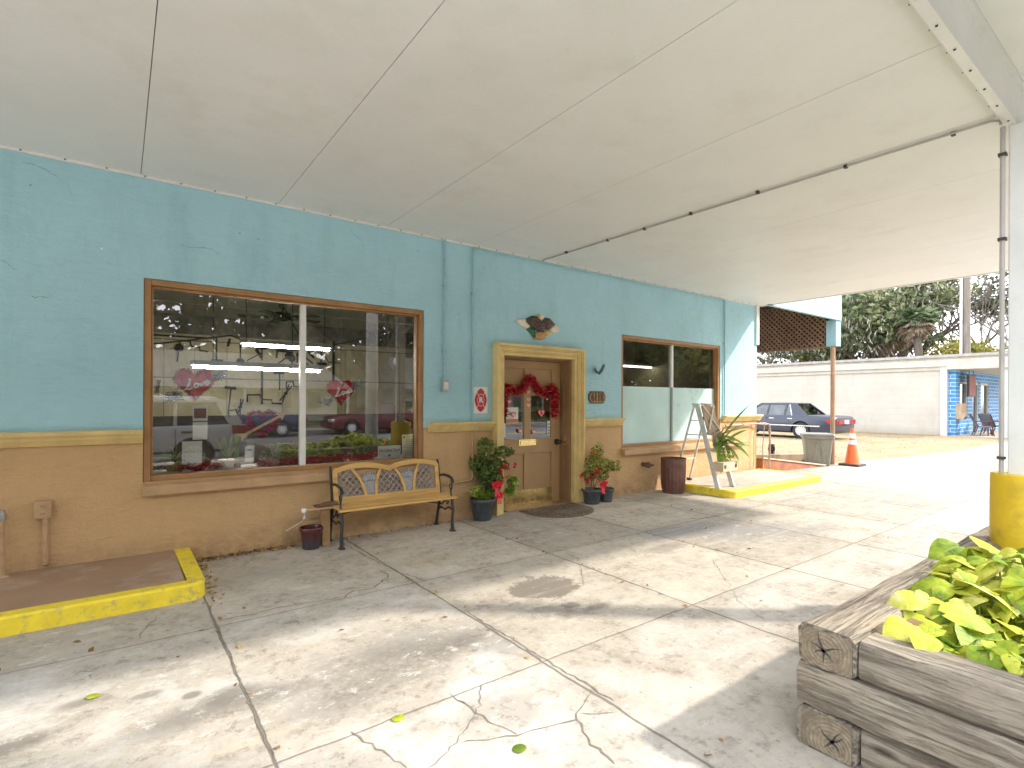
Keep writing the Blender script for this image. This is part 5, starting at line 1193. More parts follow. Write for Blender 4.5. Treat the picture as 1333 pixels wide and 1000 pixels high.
def car(name, label, loc, rz, P, col, group=None):
    L, W, H = P['L'], P['W'], P['H']; hw = W/2; t = thing(name, label, 'car', loc, group); t.rotation_euler.z = rz
    pm = col; zb, bl = P.get('zb', .22), P['belt']; xr, xf = -L/2, L/2; q = MB(); rings = []
    def ring(x, zt, wf, zlo=zb):
        w_ = hw*wf; zm = zlo+(zt-zlo)*.5
        pts = [(w_*.90, zlo), (w_*.985, zlo+.07), (w_*1.0, zm), (w_*.985, zt-.10), (w_*.93, zt-.025), (w_*.80, zt)]
        return [(x, y, z) for y, z in pts]+[(x, -y, z) for y, z in pts[::-1]]
    for (x, zt, wf, zl) in P['body']: rings.append(ring(x*L/2, zt, wf, zl))
    q.loft(rings); body = q.build('body', pm, t, smooth=38, local=True)
    wr, wx = P['wr'], P['wheels']
    cut = MB()
    for x in wx: cut.lathe((x, 0, wr), [(wr*1.13, -hw*1.2), (wr*1.13, hw*1.2)], 28, 0, 'y')
    co_ = cut.build('arch_cutter', pm, t, local=True)
    bo = body.modifiers.new('arch', 'BOOLEAN'); bo.operation = 'DIFFERENCE'; bo.object = co_; bo.solver = 'EXACT'
    dg = bpy.context.evaluated_depsgraph_get(); me = bpy.data.meshes.new_from_object(body.evaluated_get(dg)); body.modifiers.clear(); body.data = me; me.name = 'body'; bpy.data.objects.remove(co_)
    me.polygons.foreach_set('use_smooth', [True]*len(me.polygons)); me.set_sharp_from_angle(angle=math.radians(38))
    q = MB()
    for x in wx: q.b(x-wr*1.3, x+wr*1.3, -hw*.72, hw*.72, zb+.02, wr*2.3 if wr*2.3 < bl else bl-.05)
    q.build('wheel_well', M_blackpl, t, smooth=0, local=True)
    # greenhouse: roof shell, pillars and glazing
    (xA, xB, xC, xD) = P['green']; wb, wt = hw*.90, hw*P.get('wt', .70); zr = H
    lo = lambda x, s_: Vector((x, s_*wb, bl-.02)); hi = lambda x, s_: Vector((x, s_*wt, zr-.05))
    q = MB(); n = 9; rings = []
    for i in range(n):
        f_ = i/(n-1); x = xC+(xB-xC)*f_; z = zr-.05+.05*math.sin(PI*(.12+.76*f_))**.5
        rings.append([(x, wt+.012, zr-.075-.0*f_), (x, wt+.004, z-.02), (x, wt*.72, z), (x, 0, z+.012), (x, -wt*.72, z), (x, -wt-.004, z-.02), (x, -wt-.012, zr-.075), (x, -wt+.04, zr-.10), (x, wt-.04, zr-.10)])
    q.loft(rings)
    for s_ in (-1, 1):
        for (xl, xu, wd) in ((xA, xB, .07), (xD, xC, P.get('cpil', .10)))+tuple((x, x-.02, .06) for x in P['pillars']):
            q.bar(lo(xl, s_), hi(xu, s_), wd, .05, (0, s_, .25))
        q.bar(hi(xB+.03, s_), hi(xC-.03, s_), .06, .05, (0, s_, .3))
        if P.get('cpanel'):
            (a0, a1) = P['cpanel']; f0 = lambda x, f_: lo(x, s_).lerp(hi(x, s_), f_)
            A_, B_ = lo(a0, s_), hi(a1, s_); C_, D_ = hi(xC, s_), lo(xD, s_); o_ = Vector((0, s_*.022, .005)); i_ = Vector((0, -s_*.02, 0))
            q.hexa([A_+i_, B_+i_, C_+i_, D_+i_, A_+o_, B_+o_, C_+o_, D_+o_])
    q.build('roof', pm, t, smooth=38, local=True)
    def pane(pts, nm='window'):
        q = MB(); q.add(pts, [tuple(range(len(pts)))]); q.build(nm, M_cglass, t, smooth=0, local=True, fix=False)
    for s_ in (-1, 1):
        xs = [(xA, xB)]+[(x, x-.02) for x in P['pillars']]+[P.get('cpanel', (xD, xC))]
        for (a0, a1), (b0, b1) in zip(xs[:-1], xs[1:]): pane([lo(a0, s_), lo(b0, s_), hi(b1, s_), hi(a1, s_)])
    pane([lo(xA, 1), lo(xA, -1), hi(xB, -1), hi(xB, 1)], 'windscreen'); pane([lo(xD, 1), lo(xD, -1), hi(xC, -1), hi(xC, 1)], 'rear_window')
    q = MB(); 
    for x in (.45, -.55): 
        for s_ in (-1, 1): q.b(x-.10+P.get('seat', 0), x+.10+P.get('seat', 0), s_*.38-.22, s_*.38+.22, bl-.25, bl+.10); q.b(x-.05+P.get('seat', 0), x+.05+P.get('seat', 0), s_*.38-.12, s_*.38+.12, bl+.10, bl+.27)
    q.build('seat', M_cabin, t, smooth=0, local=True)
    for x in wx:
        for s_ in (-1, 1): wheel(t, x, s_*(hw-.125), wr, .21, s_)
    yb = hw*.985
    for s_ in (-1, 1):
        q = MB(); q.b(-L*.40, L*.36, s_*hw*.99-.014, s_*hw*.99+.014, P['trim'], P['trim']+.045)
        q.build('side_moulding', P.get('trimm', M_chrome), t, smooth=0, local=True)
        for x in P['handles']:
            q = MB(); q.b(x-.10, x+.10, s_*(hw*.985)-.012, s_*(hw*.985)+.02, bl-.15, bl-.11); q.build('handle', P.get('handlem', M_chrome), t, smooth=0, local=True)
        q = MB(); 
        for x in P['seams']: q.b(x-.005, x+.005, s_*hw*.97-.03, s_*hw*.985+.014, zb+.12, bl-.06)
        q.build('door_seam', M_blackpl, t, smooth=0, local=True)
        for (x0, x1, z0, z1, inset) in [P['tail']]:
            q = MB(); y0, y1 = sorted((s_*hw*(1-inset), s_*(hw*.97+.006))); q.hexa([(x0, y0, z0), (x1, y0, z0), (x1, y1, z0), (x0+.10, y1, z0), (x0-.012, y0, z1), (x1, y0, z1), (x1, y1, z1), (x0+.08, y1, z1)]); q.build('tail_light', M_tail, t, smooth=0, local=True, bevel=.01)
        q = MB(); q.b(xf-.22, xf+.004, min(s_*hw*.45, s_*hw*.93), max(s_*hw*.45, s_*hw*.93), P['lampz'], P['lampz']+.13); q.build('headlight', M_lamp, t, smooth=0, local=True, bevel=.02)
        q = MB(); q.ell((xA-.25, s_*(hw+.07), bl+.03), (.07, .10, .06), 10, 6); q.build('mirror', pm, t, local=True)
    for x0, x1 in ((xr-.075, xr+.16), (xf-.16, xf+.075)):
        q = MB(); z0, z1 = P['bump']; n = 9; rings = []
        for i in range(n):
            y = hw*.985*(2*i/(n-1)-1); cv = .10*(abs(y)/hw)**3; s_ = 1 if x0 < 0 else -1; a_, b_ = (x0+cv, x1) if x0 < 0 else (x0, x1-cv)
            rings.append([(a_, y, z0+.03), (a_+.03*s_ if x0 < 0 else a_, y, z0), (b_, y, z0), (b_, y, z1), (a_, y, z1)])
        q.loft(rings); q.build('bumper', P.get('bumpm', pm), t, smooth=40, local=True)
    q = MB(); q.b(xr-.085, xr-.02, -.16, .16, P['platez'], P['platez']+.15); q.build('number_plate', M_plate, t, smooth=0, local=True)
    return t, body
SEDAN = dict(L=5.35, W=1.92, H=1.45, belt=.93, zb=.22, wr=.335, wheels=(1.55, -1.40), green=(1.05, .35, -1.05, -1.62), pillars=(.02, -.72), cpanel=(-1.05, -.88), seat=0, trim=.50, handles=(-.22, -.98), seams=(.98, -.02, -.95), tail=(-2.70, -2.35, .60, .78, .30), lampz=.6, bump=(.34, .56), platez=.62, wt=.68,
    body=[(-1.0, .86, .90, .34), (-.985, .90, .95, .26), (-.93, .93, .98, .22), (-.6, .96, 1, .22), (-.2, .95, 1, .22), (.25, .95, 1, .22), (.42, .94, 1, .22), (.7, .90, .98, .22), (.93, .82, .94, .24), (1.0, .70, .88, .34)])
M_blue_car = paint('dusty_slate_blue_paint', (.022, .027, .048), .0)
hd = PI/2
p = atz(1042, 571)
pw = Vector((p.x, p.y, 0))
fdir = Vector((math.cos(hd), math.sin(hd), 0)); ldir = Vector((-fdir.y, fdir.x, 0))
cc = pw-fdir*(-1.40)-ldir*.93
tcar, body = car('parked_sedan', 'dusty slate-blue sedan parked in front of the long cream block wall', (cc.x, cc.y, 0), hd, SEDAN, M_blue_car)
q = MB(); q.b(-2.712, -2.66, -.62, .62, .62, .76); q.build('rear_reflector_panel', M_tail, tcar, smooth=0, local=True)
for s_ in (-1, 1):
    q = MB(); lo = lambda x: Vector((x, s_*(.96*.90+.012), .915)); hi = lambda x: Vector((x, s_*(.96*.68+.02), 1.385))
    q.bar(lo(1.03), lo(-1.03), .012, .022, (0, 0, 1)); q.bar(lo(-1.03), hi(-.86), .03, .012, (0, s_, .3)); q.build('window_chrome', M_chrome, tcar, smooth=0, local=True)
# cars that the shop window mirrors from the street
SUV = dict(L=4.65, W=1.84, H=1.52, belt=.97, zb=.25, wr=.345, wheels=(1.40, -1.32), green=(1.0, .25, -1.85, -2.12), pillars=(-.05, -1.0), seat=0, trim=.42, trimm=M_blackpl, handles=(-.3, -1.2), seams=(.95, -.05, -1.0), tail=(-2.36, -2.02, .78, .96, .22), lampz=.66, bump=(.36, .60), platez=.78, wt=.76, cpil=.24,
    body=[(-1.0, .88, .88, .36), (-.97, .96, .95, .27), (-.85, 1.0, .99, .25), (-.3, .98, 1, .25), (.25, .97, 1, .25), (.45, .96, 1, .25), (.75, .90, .97, .25), (.95, .80, .92, .27), (1.0, .66, .86, .36)])
tsuv, _ = car('parked_suv', 'silver SUV at the kerb, mirrored large in the left shop window', (-.10, -7.50, -.02), PI, SUV, paint('silver_paint', (.70, .71, .73), .15), 'cars the shop window mirrors')
for s_ in (-1, 1):
    q = MB(); q.tube([(.3, s_*.64, 1.50), (.2, s_*.65, 1.56), (-1.7, s_*.65, 1.55), (-1.85, s_*.65, 1.48)], .018, 6); q.build('roof_rail', M_chrome, tsuv, local=True)
q = MB(); q.b(-2.20, -1.86, -.62, .62, 1.445, 1.485); q.build('spoiler', paint('silver_spoiler', (.70, .71, .73), .15), tsuv, smooth=0, local=True, bevel=.01)
CAR2 = dict(SEDAN); CAR2.update(L=4.6, W=1.8, H=1.46, wheels=(1.35, -1.28), green=(.95, .2, -1.1, -1.75), cpanel=(-1.2, -1.0), pillars=(-.05, -.8), tail=(-2.33, -2.05, .66, .82, .25), trimm=M_blackpl)
car('parked_hatchback', 'dark blue hatchback across the street, mirrored behind the tinsel heart wreath', (4.3, -18.9, -.13), PI, CAR2, paint('navy_paint', (.02, .035, .10)), 'cars the shop window mirrors')
car('parked_sedan', 'dark red sedan across the street, mirrored under the right Love heart', (10.0, -19.0, -.13), PI, CAR2, paint('dark_red_paint', (.16, .02, .025)), 'cars the shop window mirrors')
car('parked_sedan', 'grey-brown sedan across the street, mirrored beside the white mullion', (15.4, -19.0, -.13), PI, CAR2, paint('grey_brown_paint', (.10, .09, .085)), 'cars the shop window mirrors')
car('parked_suv', 'pale green SUV across the street, mirrored at the right edge of the left window', (14.6, -23.6, 0), 2.2, SUV, paint('pale_green_paint', (.42, .50, .46)), 'cars the shop window mirrors')

# ------------------------------------------------------------------ long cream block building and blue storefront
g = N('cream_block_wall'); P = g.xyz(g.pos); zc = g.math('MULTIPLY', P[2], 1/.30); fz = g.math('FRACT', zc)
jz = g.range(g.math('ABSOLUTE', g.math('SUBTRACT', fz, .5)), .475, .5); f = g.noise(g.pos, 1.2, 6, .6)
c = g.mix(g.range(f, .3, .7), (.46, .425, .365), (.53, .495, .43)); c = g.mix(g.range(g.noise(g.map(g.pos, (1, 1, .3)), 2, 7, .7), .52, .7, 0, .35), c, (.36, .31, .25)); c = g.mix(g.math('MULTIPLY', jz, .6), c, (.34, .31, .26))
c = g.mix(g.range(P[2], .35, .0, 0, .45), c, (.33, .27, .18)); M_block = g.fin(c, .8, 0, g.bump(g.math('SUBTRACT', f, jz), .4, .01), .2)
M_fasc = mat('cream_fascia_board', (.50, .465, .40), .7, var=.12, scale=2, dirt=(.34, .30, .25), dirt_scale=3, dirt_amt=.5)
M_roofg = mat('grey_roof_edge', (.36, .34, .31), .8, var=.2, scale=4)
M_wtrim = mat('white_corner_trim', (.54, .53, .51), .5, var=.05)
bx = 29.7
t = thing('block_building', 'long low cream block building with a flat overhanging roof behind the parked sedan', 'building', (bx+5, 12, 0))
q = MB(); q.b(bx, bx+.25, 1.70, 32, -.3, 3.05); q.b(bx+.25, bx+14, 1.80, 2.0, -.3, 3.0); q.b(bx+3.3, bx+3.5, 2.0, 32, -.3, 3.0); q.build('wall', M_block, t, smooth=0)
q = MB(); q.b(bx-.06, bx-.001, 1.60, 32, 2.93, 3.10); q.b(bx-.14, bx+.0, 1.60, 32, 3.101, 3.42); q.build('fascia', M_fasc, t, smooth=0)
q = MB(); q.b(bx-.22, bx+14, -.75, 2.1, 3.50, 3.62); q.b(bx-.16, bx+14, -.70, 2.1, 3.42, 3.499); q.b(bx-.22, bx+3.6, 2.1, 32.2, 3.50, 3.62); q.b(bx-.16, bx+3.6, 2.1, 32.2, 3.42, 3.499); q.build('roof', [M_roofg], t, smooth=0)
q = MB(); q.b(bx-.15, bx+14, -.62, -.50, 2.96, 3.42); q.b(bx-.145, bx-.02, -.5, 1.6, 2.96, 3.42); q.b(bx-.02, bx+14, -.5, 1.75, 2.94, 2.96); q.build('porch_fascia', M_fasc, t, smooth=0)
q = MB(); q.b(bx-.09, bx+.12, 1.60, 1.84, -.3, 3.10); q.build('corner_trim', M_wtrim, t, smooth=0)
for x in (bx+.08, bx+6.5):
    q = MB(); q.b(x-.08, x+.10, -.42, -.24, -.1, 2.94); q.build('porch_post', M_wtrim, t, smooth=0, bevel=.01)
q = MB(); q.b(bx-.2, bx+14, -.9, 1.5, -.3, .03); q.build('porch_floor', concrete('porch_concrete', False, False), t, smooth=0)
g = N('painted_blue_brick'); br = g.n.new('ShaderNodeTexBrick'); P = g.xyz(g.pos); g.l.new(g.comb(g.math('ADD', P[0], P[1]), P[2], 0), br.inputs['Vector'])
br.inputs['Color1'].default_value = (.045, .22, .56, 1); br.inputs['Color2'].default_value = (.08, .32, .66, 1); br.inputs['Mortar'].default_value = (.45, .60, .72, 1); br.inputs['Scale'].default_value = 1.0
br.inputs['Mortar Size'].default_value = .018; br.inputs['Brick Width'].default_value = .55; br.inputs['Row Height'].default_value = .17; M_bbrick = g.fin(br.outputs['Color'], .6, 0, None, .3)
M_dkglass = mat('dark_shop_glass', (.05, .06, .065), .12, var=.2, scale=2)
t = thing('blue_storefront', 'bright blue painted brick shopfront under the porch of the cream building', 'storefront', (bx+4, 1.5, 0))
q = MB()
for a, b in ((.121, .95), (2.2, 3.05), (4.1, 4.5), (6.0, 12)): q.b(bx+a, bx+b, 1.40, 1.80, .0, 2.94)
for a, b in ((.95, 2.2), (3.05, 4.1), (4.5, 6.0)): q.b(bx+a, bx+b, 1.40, 1.80, 2.45, 2.94)
q.b(bx+.95, bx+2.2, 1.40, 1.80, 0, .75); q.b(bx+.121, bx+.75, 1.34, 1.40, 0, 2.94); q.build('brick_wall', M_bbrick, t, smooth=0)
for a, b, z in ((.95, 2.2, .75), (3.05, 4.1, 0.03), (4.5, 6.0, 0.03)):
    q = MB(); q.b(bx+a, bx+b, 1.50, 1.55, z, 2.45); w_ = q.build('window' if z > .1 else 'glass_door', M_dkglass, t, smooth=0)
    q = MB(); 
    for x0, x1 in ((a, a+.10), (b-.10, b)): q.b(bx+x0, bx+x1, 1.42, 1.499, z, 2.45)
    q.b(bx+a+.10, bx+b-.10, 1.42, 1.499, 2.35, 2.45); q.build('frame', M_wtrim, w_, smooth=0)
t = thing('shop_sign', 'dark red hanging sign board on the blue brick shopfront', 'sign', (bx+1.0, .9, 2.3))
q = MB(); q.b(bx+.80, bx+1.9, 1.05, 1.12, 1.75, 2.75); q.build('frame', M_blackpl, t, smooth=0)
q = MB(); q.b(bx+.86, bx+1.84, 1.03, 1.049, 1.81, 2.69); q.build('face', mat('faded_red_board', (.30, .085, .07), .6, var=.3, scale=3), t, smooth=0)
q = MB(); q.tube([(bx+1.0, 1.08, 2.75), (bx+1.0, 1.08, 2.95)], .012, 5); q.tube([(bx+1.7, 1.08, 2.75), (bx+1.7, 1.08, 2.95)], .012, 5); q.build('hanger', M_blackpl, t)
M_chair = mat('dark_red_metal', (.11, .045, .05), .5, .2); M_cush = mat('grey_sling', (.20, .20, .21), .7)
def patio_chair():
    t = thing('patio_chair', 'dark metal patio chair with raked back nearest the porch post', 'chair', (0, 0, 0), 'patio chairs on the porch')
    q = MB(); q.bar((-.25, 0, .42), (.25, 0, .40), .5, .04, (0, 0, 1)); q.build('seat', M_cush, t, smooth=0, local=True)
    q = MB(); q.bar((.24, 0, .42), (.48, 0, .95), .5, .035, (1, 0, 0)); q.build('backrest', M_cush, t, smooth=0, local=True)
    for s_ in (-1, 1):
        q = MB(); q.tube([(-.30, s_*.27, 0), (-.22, s_*.27, .42), (-.22, s_*.27, .62), (.34, s_*.27, .64)], .022, 6); q.build('front_leg', M_chair, t, local=True)
        q = MB(); q.tube([(.38, s_*.27, 0), (.22, s_*.27, .42), (.48, s_*.27, .95)], .022, 6); q.build('rear_leg', M_chair, t, local=True)
    return t
ch = patio_chair(); ch.location = (bx+1.6, .35, .03); ch.rotation_euler.z = 2.6
c2 = copy_tree(ch); c2.location = (bx+.7, .5, .03); c2.rotation_euler.z = 1.9; c2['label'] = 'dark metal patio chair in front of the blue brick pier'
c2 = copy_tree(ch); c2.location = (bx+2.9, .5, .03); c2.rotation_euler.z = 2.2; c2['label'] = 'dark metal patio chair by the glass doors, farthest along the porch'
t = thing('patio_table', 'low dark slatted patio table between the patio chairs', 'table', (bx+1.1, .0, .03))
q = MB(); 
for k in range(5): q.b(bx+.72, bx+1.55, -.15+k*.12, -.05+k*.12, .66, .70)
q.build('tabletop', M_chair, t, smooth=0)
for x in (.78, 1.5):
    for y in (-.1, .38): q = MB(); q.tube([(bx+x, y, .03), (bx+x, y, .66)], .025, 6); q.build('leg', M_chair, t)
t = thing('wooden_wall_box', 'wooden slatted box hung low on the blue brick pier', 'box', (bx+.25, 1.25, .9))
q = MB(); q.b(bx+.1, bx+.75, 1.10, 1.335, .75, 1.45); q.build('crate', M_barn, t, smooth=0)
c = (bx+.05, -1.15, 0)
t = thing('flower_tub', 'low dark wooden tub of orange and yellow autumn flowers by the porch post', 'planter', c)
q = MB(); q.lathe(c, [(.40, 0), (.50, .50), (.47, .52), (0, .46)], 20, rib=lambda k: .02*(k % 2)); q.build('tub', M_barn, t, smooth=0)
leaves('greenery', M_leafg, t, ball((c[0], c[1], .75), (.4, .4, .3), 120), .18, .5)
leaves('yellow_flowers', leafmat('yellow_petals', (.60, .40, .03), (.75, .62, .06), (.8, .72, .4)), t, ball((c[0]-.1, c[1], .95), (.35, .35, .28), 140), .13, .7)
leaves('orange_flowers', leafmat('orange_petals', (.55, .15, .02), (.70, .30, .03), (.75, .45, .06)), t, ball((c[0]-.15, c[1]-.1, .60), (.42, .4, .16), 130), .15, .8)

# ------------------------------------------------------------------ trees, pole and wires beyond the cream building
M_bark = mat('grey_brown_bark', (.13, .105, .08), .9, var=.4, scale=3, bump=.6, bscale=12); M_barkl = mat('pale_bare_bark', (.20, .175, .15), .9, var=.3, scale=3)
M_oak = leafmat('live_oak_leaves', (.055, .08, .032), (.125, .158, .07), (.26, .275, .14), scale=.35)
M_yel2 = leafmat('yellow_green_leaves', (.15, .17, .03), (.30, .29, .06), (.46, .40, .11), scale=.35)
M_moss = leafmat('spanish_moss', (.20, .19, .14), (.34, .31, .24), (.50, .46, .36), trans=.1, scale=.4)
M_palm = leafmat('palm_fronds', (.06, .11, .05), (.15, .21, .10), (.34, .38, .25), scale=.6); M_dead = leafmat('dead_fronds', (.17, .12, .08), (.32, .24, .16), (.48, .38, .28), trans=.1)
def limb(q, p, d, L, r, depth, spread, tips, n=5, up=.15, bend=.25):
    pts = [Vector(p)]; dd_ = Vector(d).normalized(); k = 4
    for i in range(k):
        dd_ = (dd_+Vector((R.gauss(0, bend), R.gauss(0, bend), R.gauss(up, bend)))*.4).normalized(); pts.append(pts[-1]+dd_*L/k)
    q.tube(pts, [r*(1-.45*i/k) for i in range(k+1)], n, cap=False)
    if depth == 0: tips.append(pts[-1]); return
    for j in range(R.choice((2, 3, 3))):
        ax = Vector((R.gauss(0, 1), R.gauss(0, 1), R.gauss(.1, .6))).normalized(); nd = (dd_+ax*spread).normalized(); o = pts[R.choice((2, 3, 4, 4))]
        limb(q, o, nd, L*R.uniform(.62, .85), max(r*.58, .012), depth-1, spread, tips, max(3, n-1), up, bend)
def tree(name, label, loc, h, th, r, spread, depth, leaf, nl, lsz, crown, group='trees beyond the cream building', moss=0, bark=None):
    t = thing(name, label, 'tree', loc, group); q = MB(); tips = []
    limb(q, loc, (R.gauss(0, .06), R.gauss(0, .06), 1), th, r, 0, .5, tips, 9, .1, .1); top = tips.pop()
    for j in range(5): 
        a_ = 2*PI*j/5+R.random(); limb(q, top-Vector((0, 0, R.uniform(0, th*.3))), (math.cos(a_)*.8, math.sin(a_)*.8, R.uniform(.35, 1)), h*.34, r*.6, depth, spread, tips, 6)
    q.build('trunk', bark or M_bark, t, smooth=60, fix=False)
    if nl:
        cs = []; per = max(1, nl//len(tips))
        for tp in tips:
            s_ = crown*R.uniform(.6, 1.25); cs.append(ball(tp, (s_, s_, s_*.62), int(per*R.uniform(.4, 1.5))))
        leaves('crown', leaf, t, np.concatenate(cs), lsz, .55)
    if moss:
        pts = []
        for tp in R.sample(tips, min(len(tips), moss)):
            for k in range(60): pts.append((tp.x+R.gauss(0, .45), tp.y+R.gauss(0, .45), tp.z-abs(R.gauss(0, .8))-.1))
        P_ = np.array(pts); o = leaves('hanging_moss', M_moss, t, P_, .34, .22, 3.0, 0); o['kind'] = 'stuff'
    return t
def wx(px, X): return atx(px, 500, X).y
tree('live_oak', 'broad dark live oak hung with grey moss behind the middle of the cream roof', (38, wx(1135, 38), -.3), 7.6, 3.6, .40, .7, 3, M_oak, 9000, .36, 1.25, moss=55)
tree('live_oak', 'live oak half hidden by the carport, its moss drooping over the cream roof', (41, wx(1080, 41), -.3), 9, 3.4, .38, .75, 3, M_oak, 8000, .36, 1.25, moss=90)
tree('live_oak', 'mossy olive oak low behind the roof left of the carport post', (43, wx(1015, 43), -.3), 9.5, 3.0, .38, .8, 3, M_yel2, 5000, .34, 1.2, moss=110)
tree('live_oak', 'tall rounded green oak rising above the palm', (44, wx(1168, 44), -.3), 8.6, 5.2, .40, .6, 3, M_oak, 8000, .34, 1.1, moss=12)
tree('young_oak', 'yellow-green tree just left of the utility pole', (40, wx(1228, 40), -.3), 3.6, 3.0, .16, .7, 3, M_yel2, 4600, .22, .62)
tree('young_oak', 'olive green tree low behind the utility pole', (44, wx(1277, 44), -.3), 3.2, 3.2, .16, .7, 3, M_yel2, 3000, .22, .60)
tree('bare_tree', 'bare winter tree with fine grey twigs left of the utility pole', (47, wx(1240, 47), -.3), 12, 5, .17, .62, 5, M_yel2, 700, .16, .5, bark=M_barkl)
tree('bare_tree', 'bare spreading winter tree against the sky beside the canopy column', (43, wx(1318, 43), -.3), 11, 3.5, .17, .68, 5, M_dead, 260, .16, .5, bark=M_barkl)
tree('bare_tree', 'thin bare tree with a few russet leaves right of the utility pole', (50, wx(1292, 50), -.3), 12, 4.6, .15, .62, 5, M_dead, 520, .16, .5, bark=M_barkl)
def palm(label, loc, h, rr_):
    t = thing('cabbage_palm', label, 'palm', loc, 'trees beyond the cream building'); q = MB(); q.tube([loc, (loc[0]+.1, loc[1], h*.5), (loc[0], loc[1]+.1, h)], [.22, .19, .2], 10); q.build('trunk', M_bark, t)
    for nm, m_, n_, lo_, hi_ in (('crown', M_palm, 46, -.35, 1.0), ('dead_skirt', M_dead, 44, -1.35, -.15)):
        v = []; f = []; top = Vector((loc[0], loc[1]+.1, h))
        for k in range(n_):
            a_ = R.uniform(0, 2*PI); e = R.uniform(lo_, hi_); d = Vector((math.cos(a_)*math.cos(e), math.sin(a_)*math.cos(e), math.sin(e))); L = rr_*R.uniform(.55, .75); hub = top+d*L*.55
            side = d.cross(Vector((0, 0, 1))).normalized(); u = side.cross(d).normalized(); o = len(v); v += [top, hub+side*.015, hub-side*.015]; f.append((o, o+1, o+2))
            for j in range(13):
                b = (j-6)/6*1.25; dr = (d*math.cos(b)+side*math.sin(b)+Vector((0, 0, -.25-.3*abs(b)))*.6).normalized(); l = L*R.uniform(.5, .62); p_ = side*math.cos(b)-d*math.sin(b); o = len(v)
                v += [hub-p_*.03, hub+p_*.03, hub+dr*l*.6+p_*.05, hub+dr*l+Vector((0, 0, -.18*l)), hub+dr*l*.6-p_*.05]; f.append((o, o+1, o+2, o+3, o+4))
        me = bpy.data.meshes.new(nm); me.from_pydata([tuple(Vector(p)-Vector(loc)) for p in v], [], f); me.materials.append(m_)
        a_ = me.attributes.new('rnd', 'FLOAT', 'FACE'); a_.data.foreach_set('value', [R.random() for _ in f]); o = bpy.data.objects.new(nm, me); COL.objects.link(o); o.parent = t
palm('cabbage palm with a shaggy skirt of dead fronds in front of the dark oak', (35, wx(1196, 35), -.3), 6.0, 1.45)
palm('lower cabbage palm, grey dead fronds spilling toward the cream roof', (36, wx(1158, 36), -.3), 5.4, 1.5)
t = thing('utility_pole', 'tall weathered wooden utility pole behind the cream roof', 'utility pole', (35.5, wx(1257.5, 35.5), -.3)); c = t.location
q = MB(); q.tube([(c.x, c.y, -.3), (c.x, c.y, 13)], [.20, .16], 12); q.build('pole', mat('weathered_pole', (.22, .185, .15), .9, var=.3, scale=2, bump=.5, bscale=14, stretch=(6, 6, .6)), t)
q = MB(); q.tube([(c.x-.24, c.y+.16, -.3), (c.x-.24, c.y+.16, 12)], .06, 8); q.build('riser_conduit', M_beam, t)
q = MB(); q.b(c.x-.08, c.x+.08, c.y-1.2, c.y+1.2, 11.3, 11.45); q.build('crossarm', M_barn, t, smooth=0)
M_wire = mat('black_wire', (.05, .05, .055), .6)
for z, lab in ((8.1, 'upper overhead cable running right from the utility pole'), (6.9, 'lower overhead cable running right from the utility pole')):
    q = MB(); q.tube([(c.x, c.y, z), (c.x+.3, c.y-6, z-.12), (c.x+.7, c.y-14, z-.1), (c.x+1, c.y-24, z+.1)], .022, 5); tag(q.build('overhead_cable', M_wire, None), lab, 'cable', 'overhead cables')
for x, y, n_, lab in ((28.9, 9, 0, ''),):
    pass
lt = MB()
# leaf litter lying about
def litter(pts, sz):
    P_ = np.array(pts); return P_
pts = []
for k in range(150): pts.append((R.uniform(.57, 1.45), -abs(R.gauss(0, .05))-.012, .008))
for k in range(40): pts.append((R.uniform(1.9, 3.4), -abs(R.gauss(0, .06))-.01, .008))
for k in range(40): pts.append((.56+abs(R.gauss(0, .06)), R.uniform(-1.3, -.02), .008))
for k in range(34): pts.append((R.uniform(-1, 8), R.uniform(-4.5, -.1), .006))
for k in range(60): pts.append((R.choice((.52, 1.96, 3.39, 4.83))+R.gauss(0, .05), R.uniform(-3.4, -.3), .006))
for k in range(900): y = R.uniform(.3, 9); pts.append((R.uniform(14, 29), y, .01))
for k in range(500): pts.append((R.uniform(28, 29.6), R.uniform(1.8, 12), .03))
o = leaves('fallen_leaves', leafmat('fallen_leaf_browns', (.16, .08, .03), (.34, .20, .07), (.50, .36, .14), trans=.1), None, np.array(pts), .05, .5, 0, 2.5)
tag(o, kind='stuff')
for px, py, a_, lab in ((333, 825+112, .4, 'single fresh green leaf lying on the concrete in the left foreground'), (521, 936, 1.9, 'single pale green leaf lying on the cracked concrete at the bottom centre'), (681, 975, 2.2, 'single yellow leaf lying near the cracks at the bottom')):
    if px == 333: px, py = 116, 908
    p = atz(px, py, .006); t = thing('fallen_leaf', lab, 'leaf', p, 'single leaves on the concrete'); big_leaves('blade', [((p.x, p.y, .008), (math.cos(a_), math.sin(a_), 0), (0, 0, 1), .075, .8, .3, .15)], M_pothos if px != 681 else M_leafy, t)

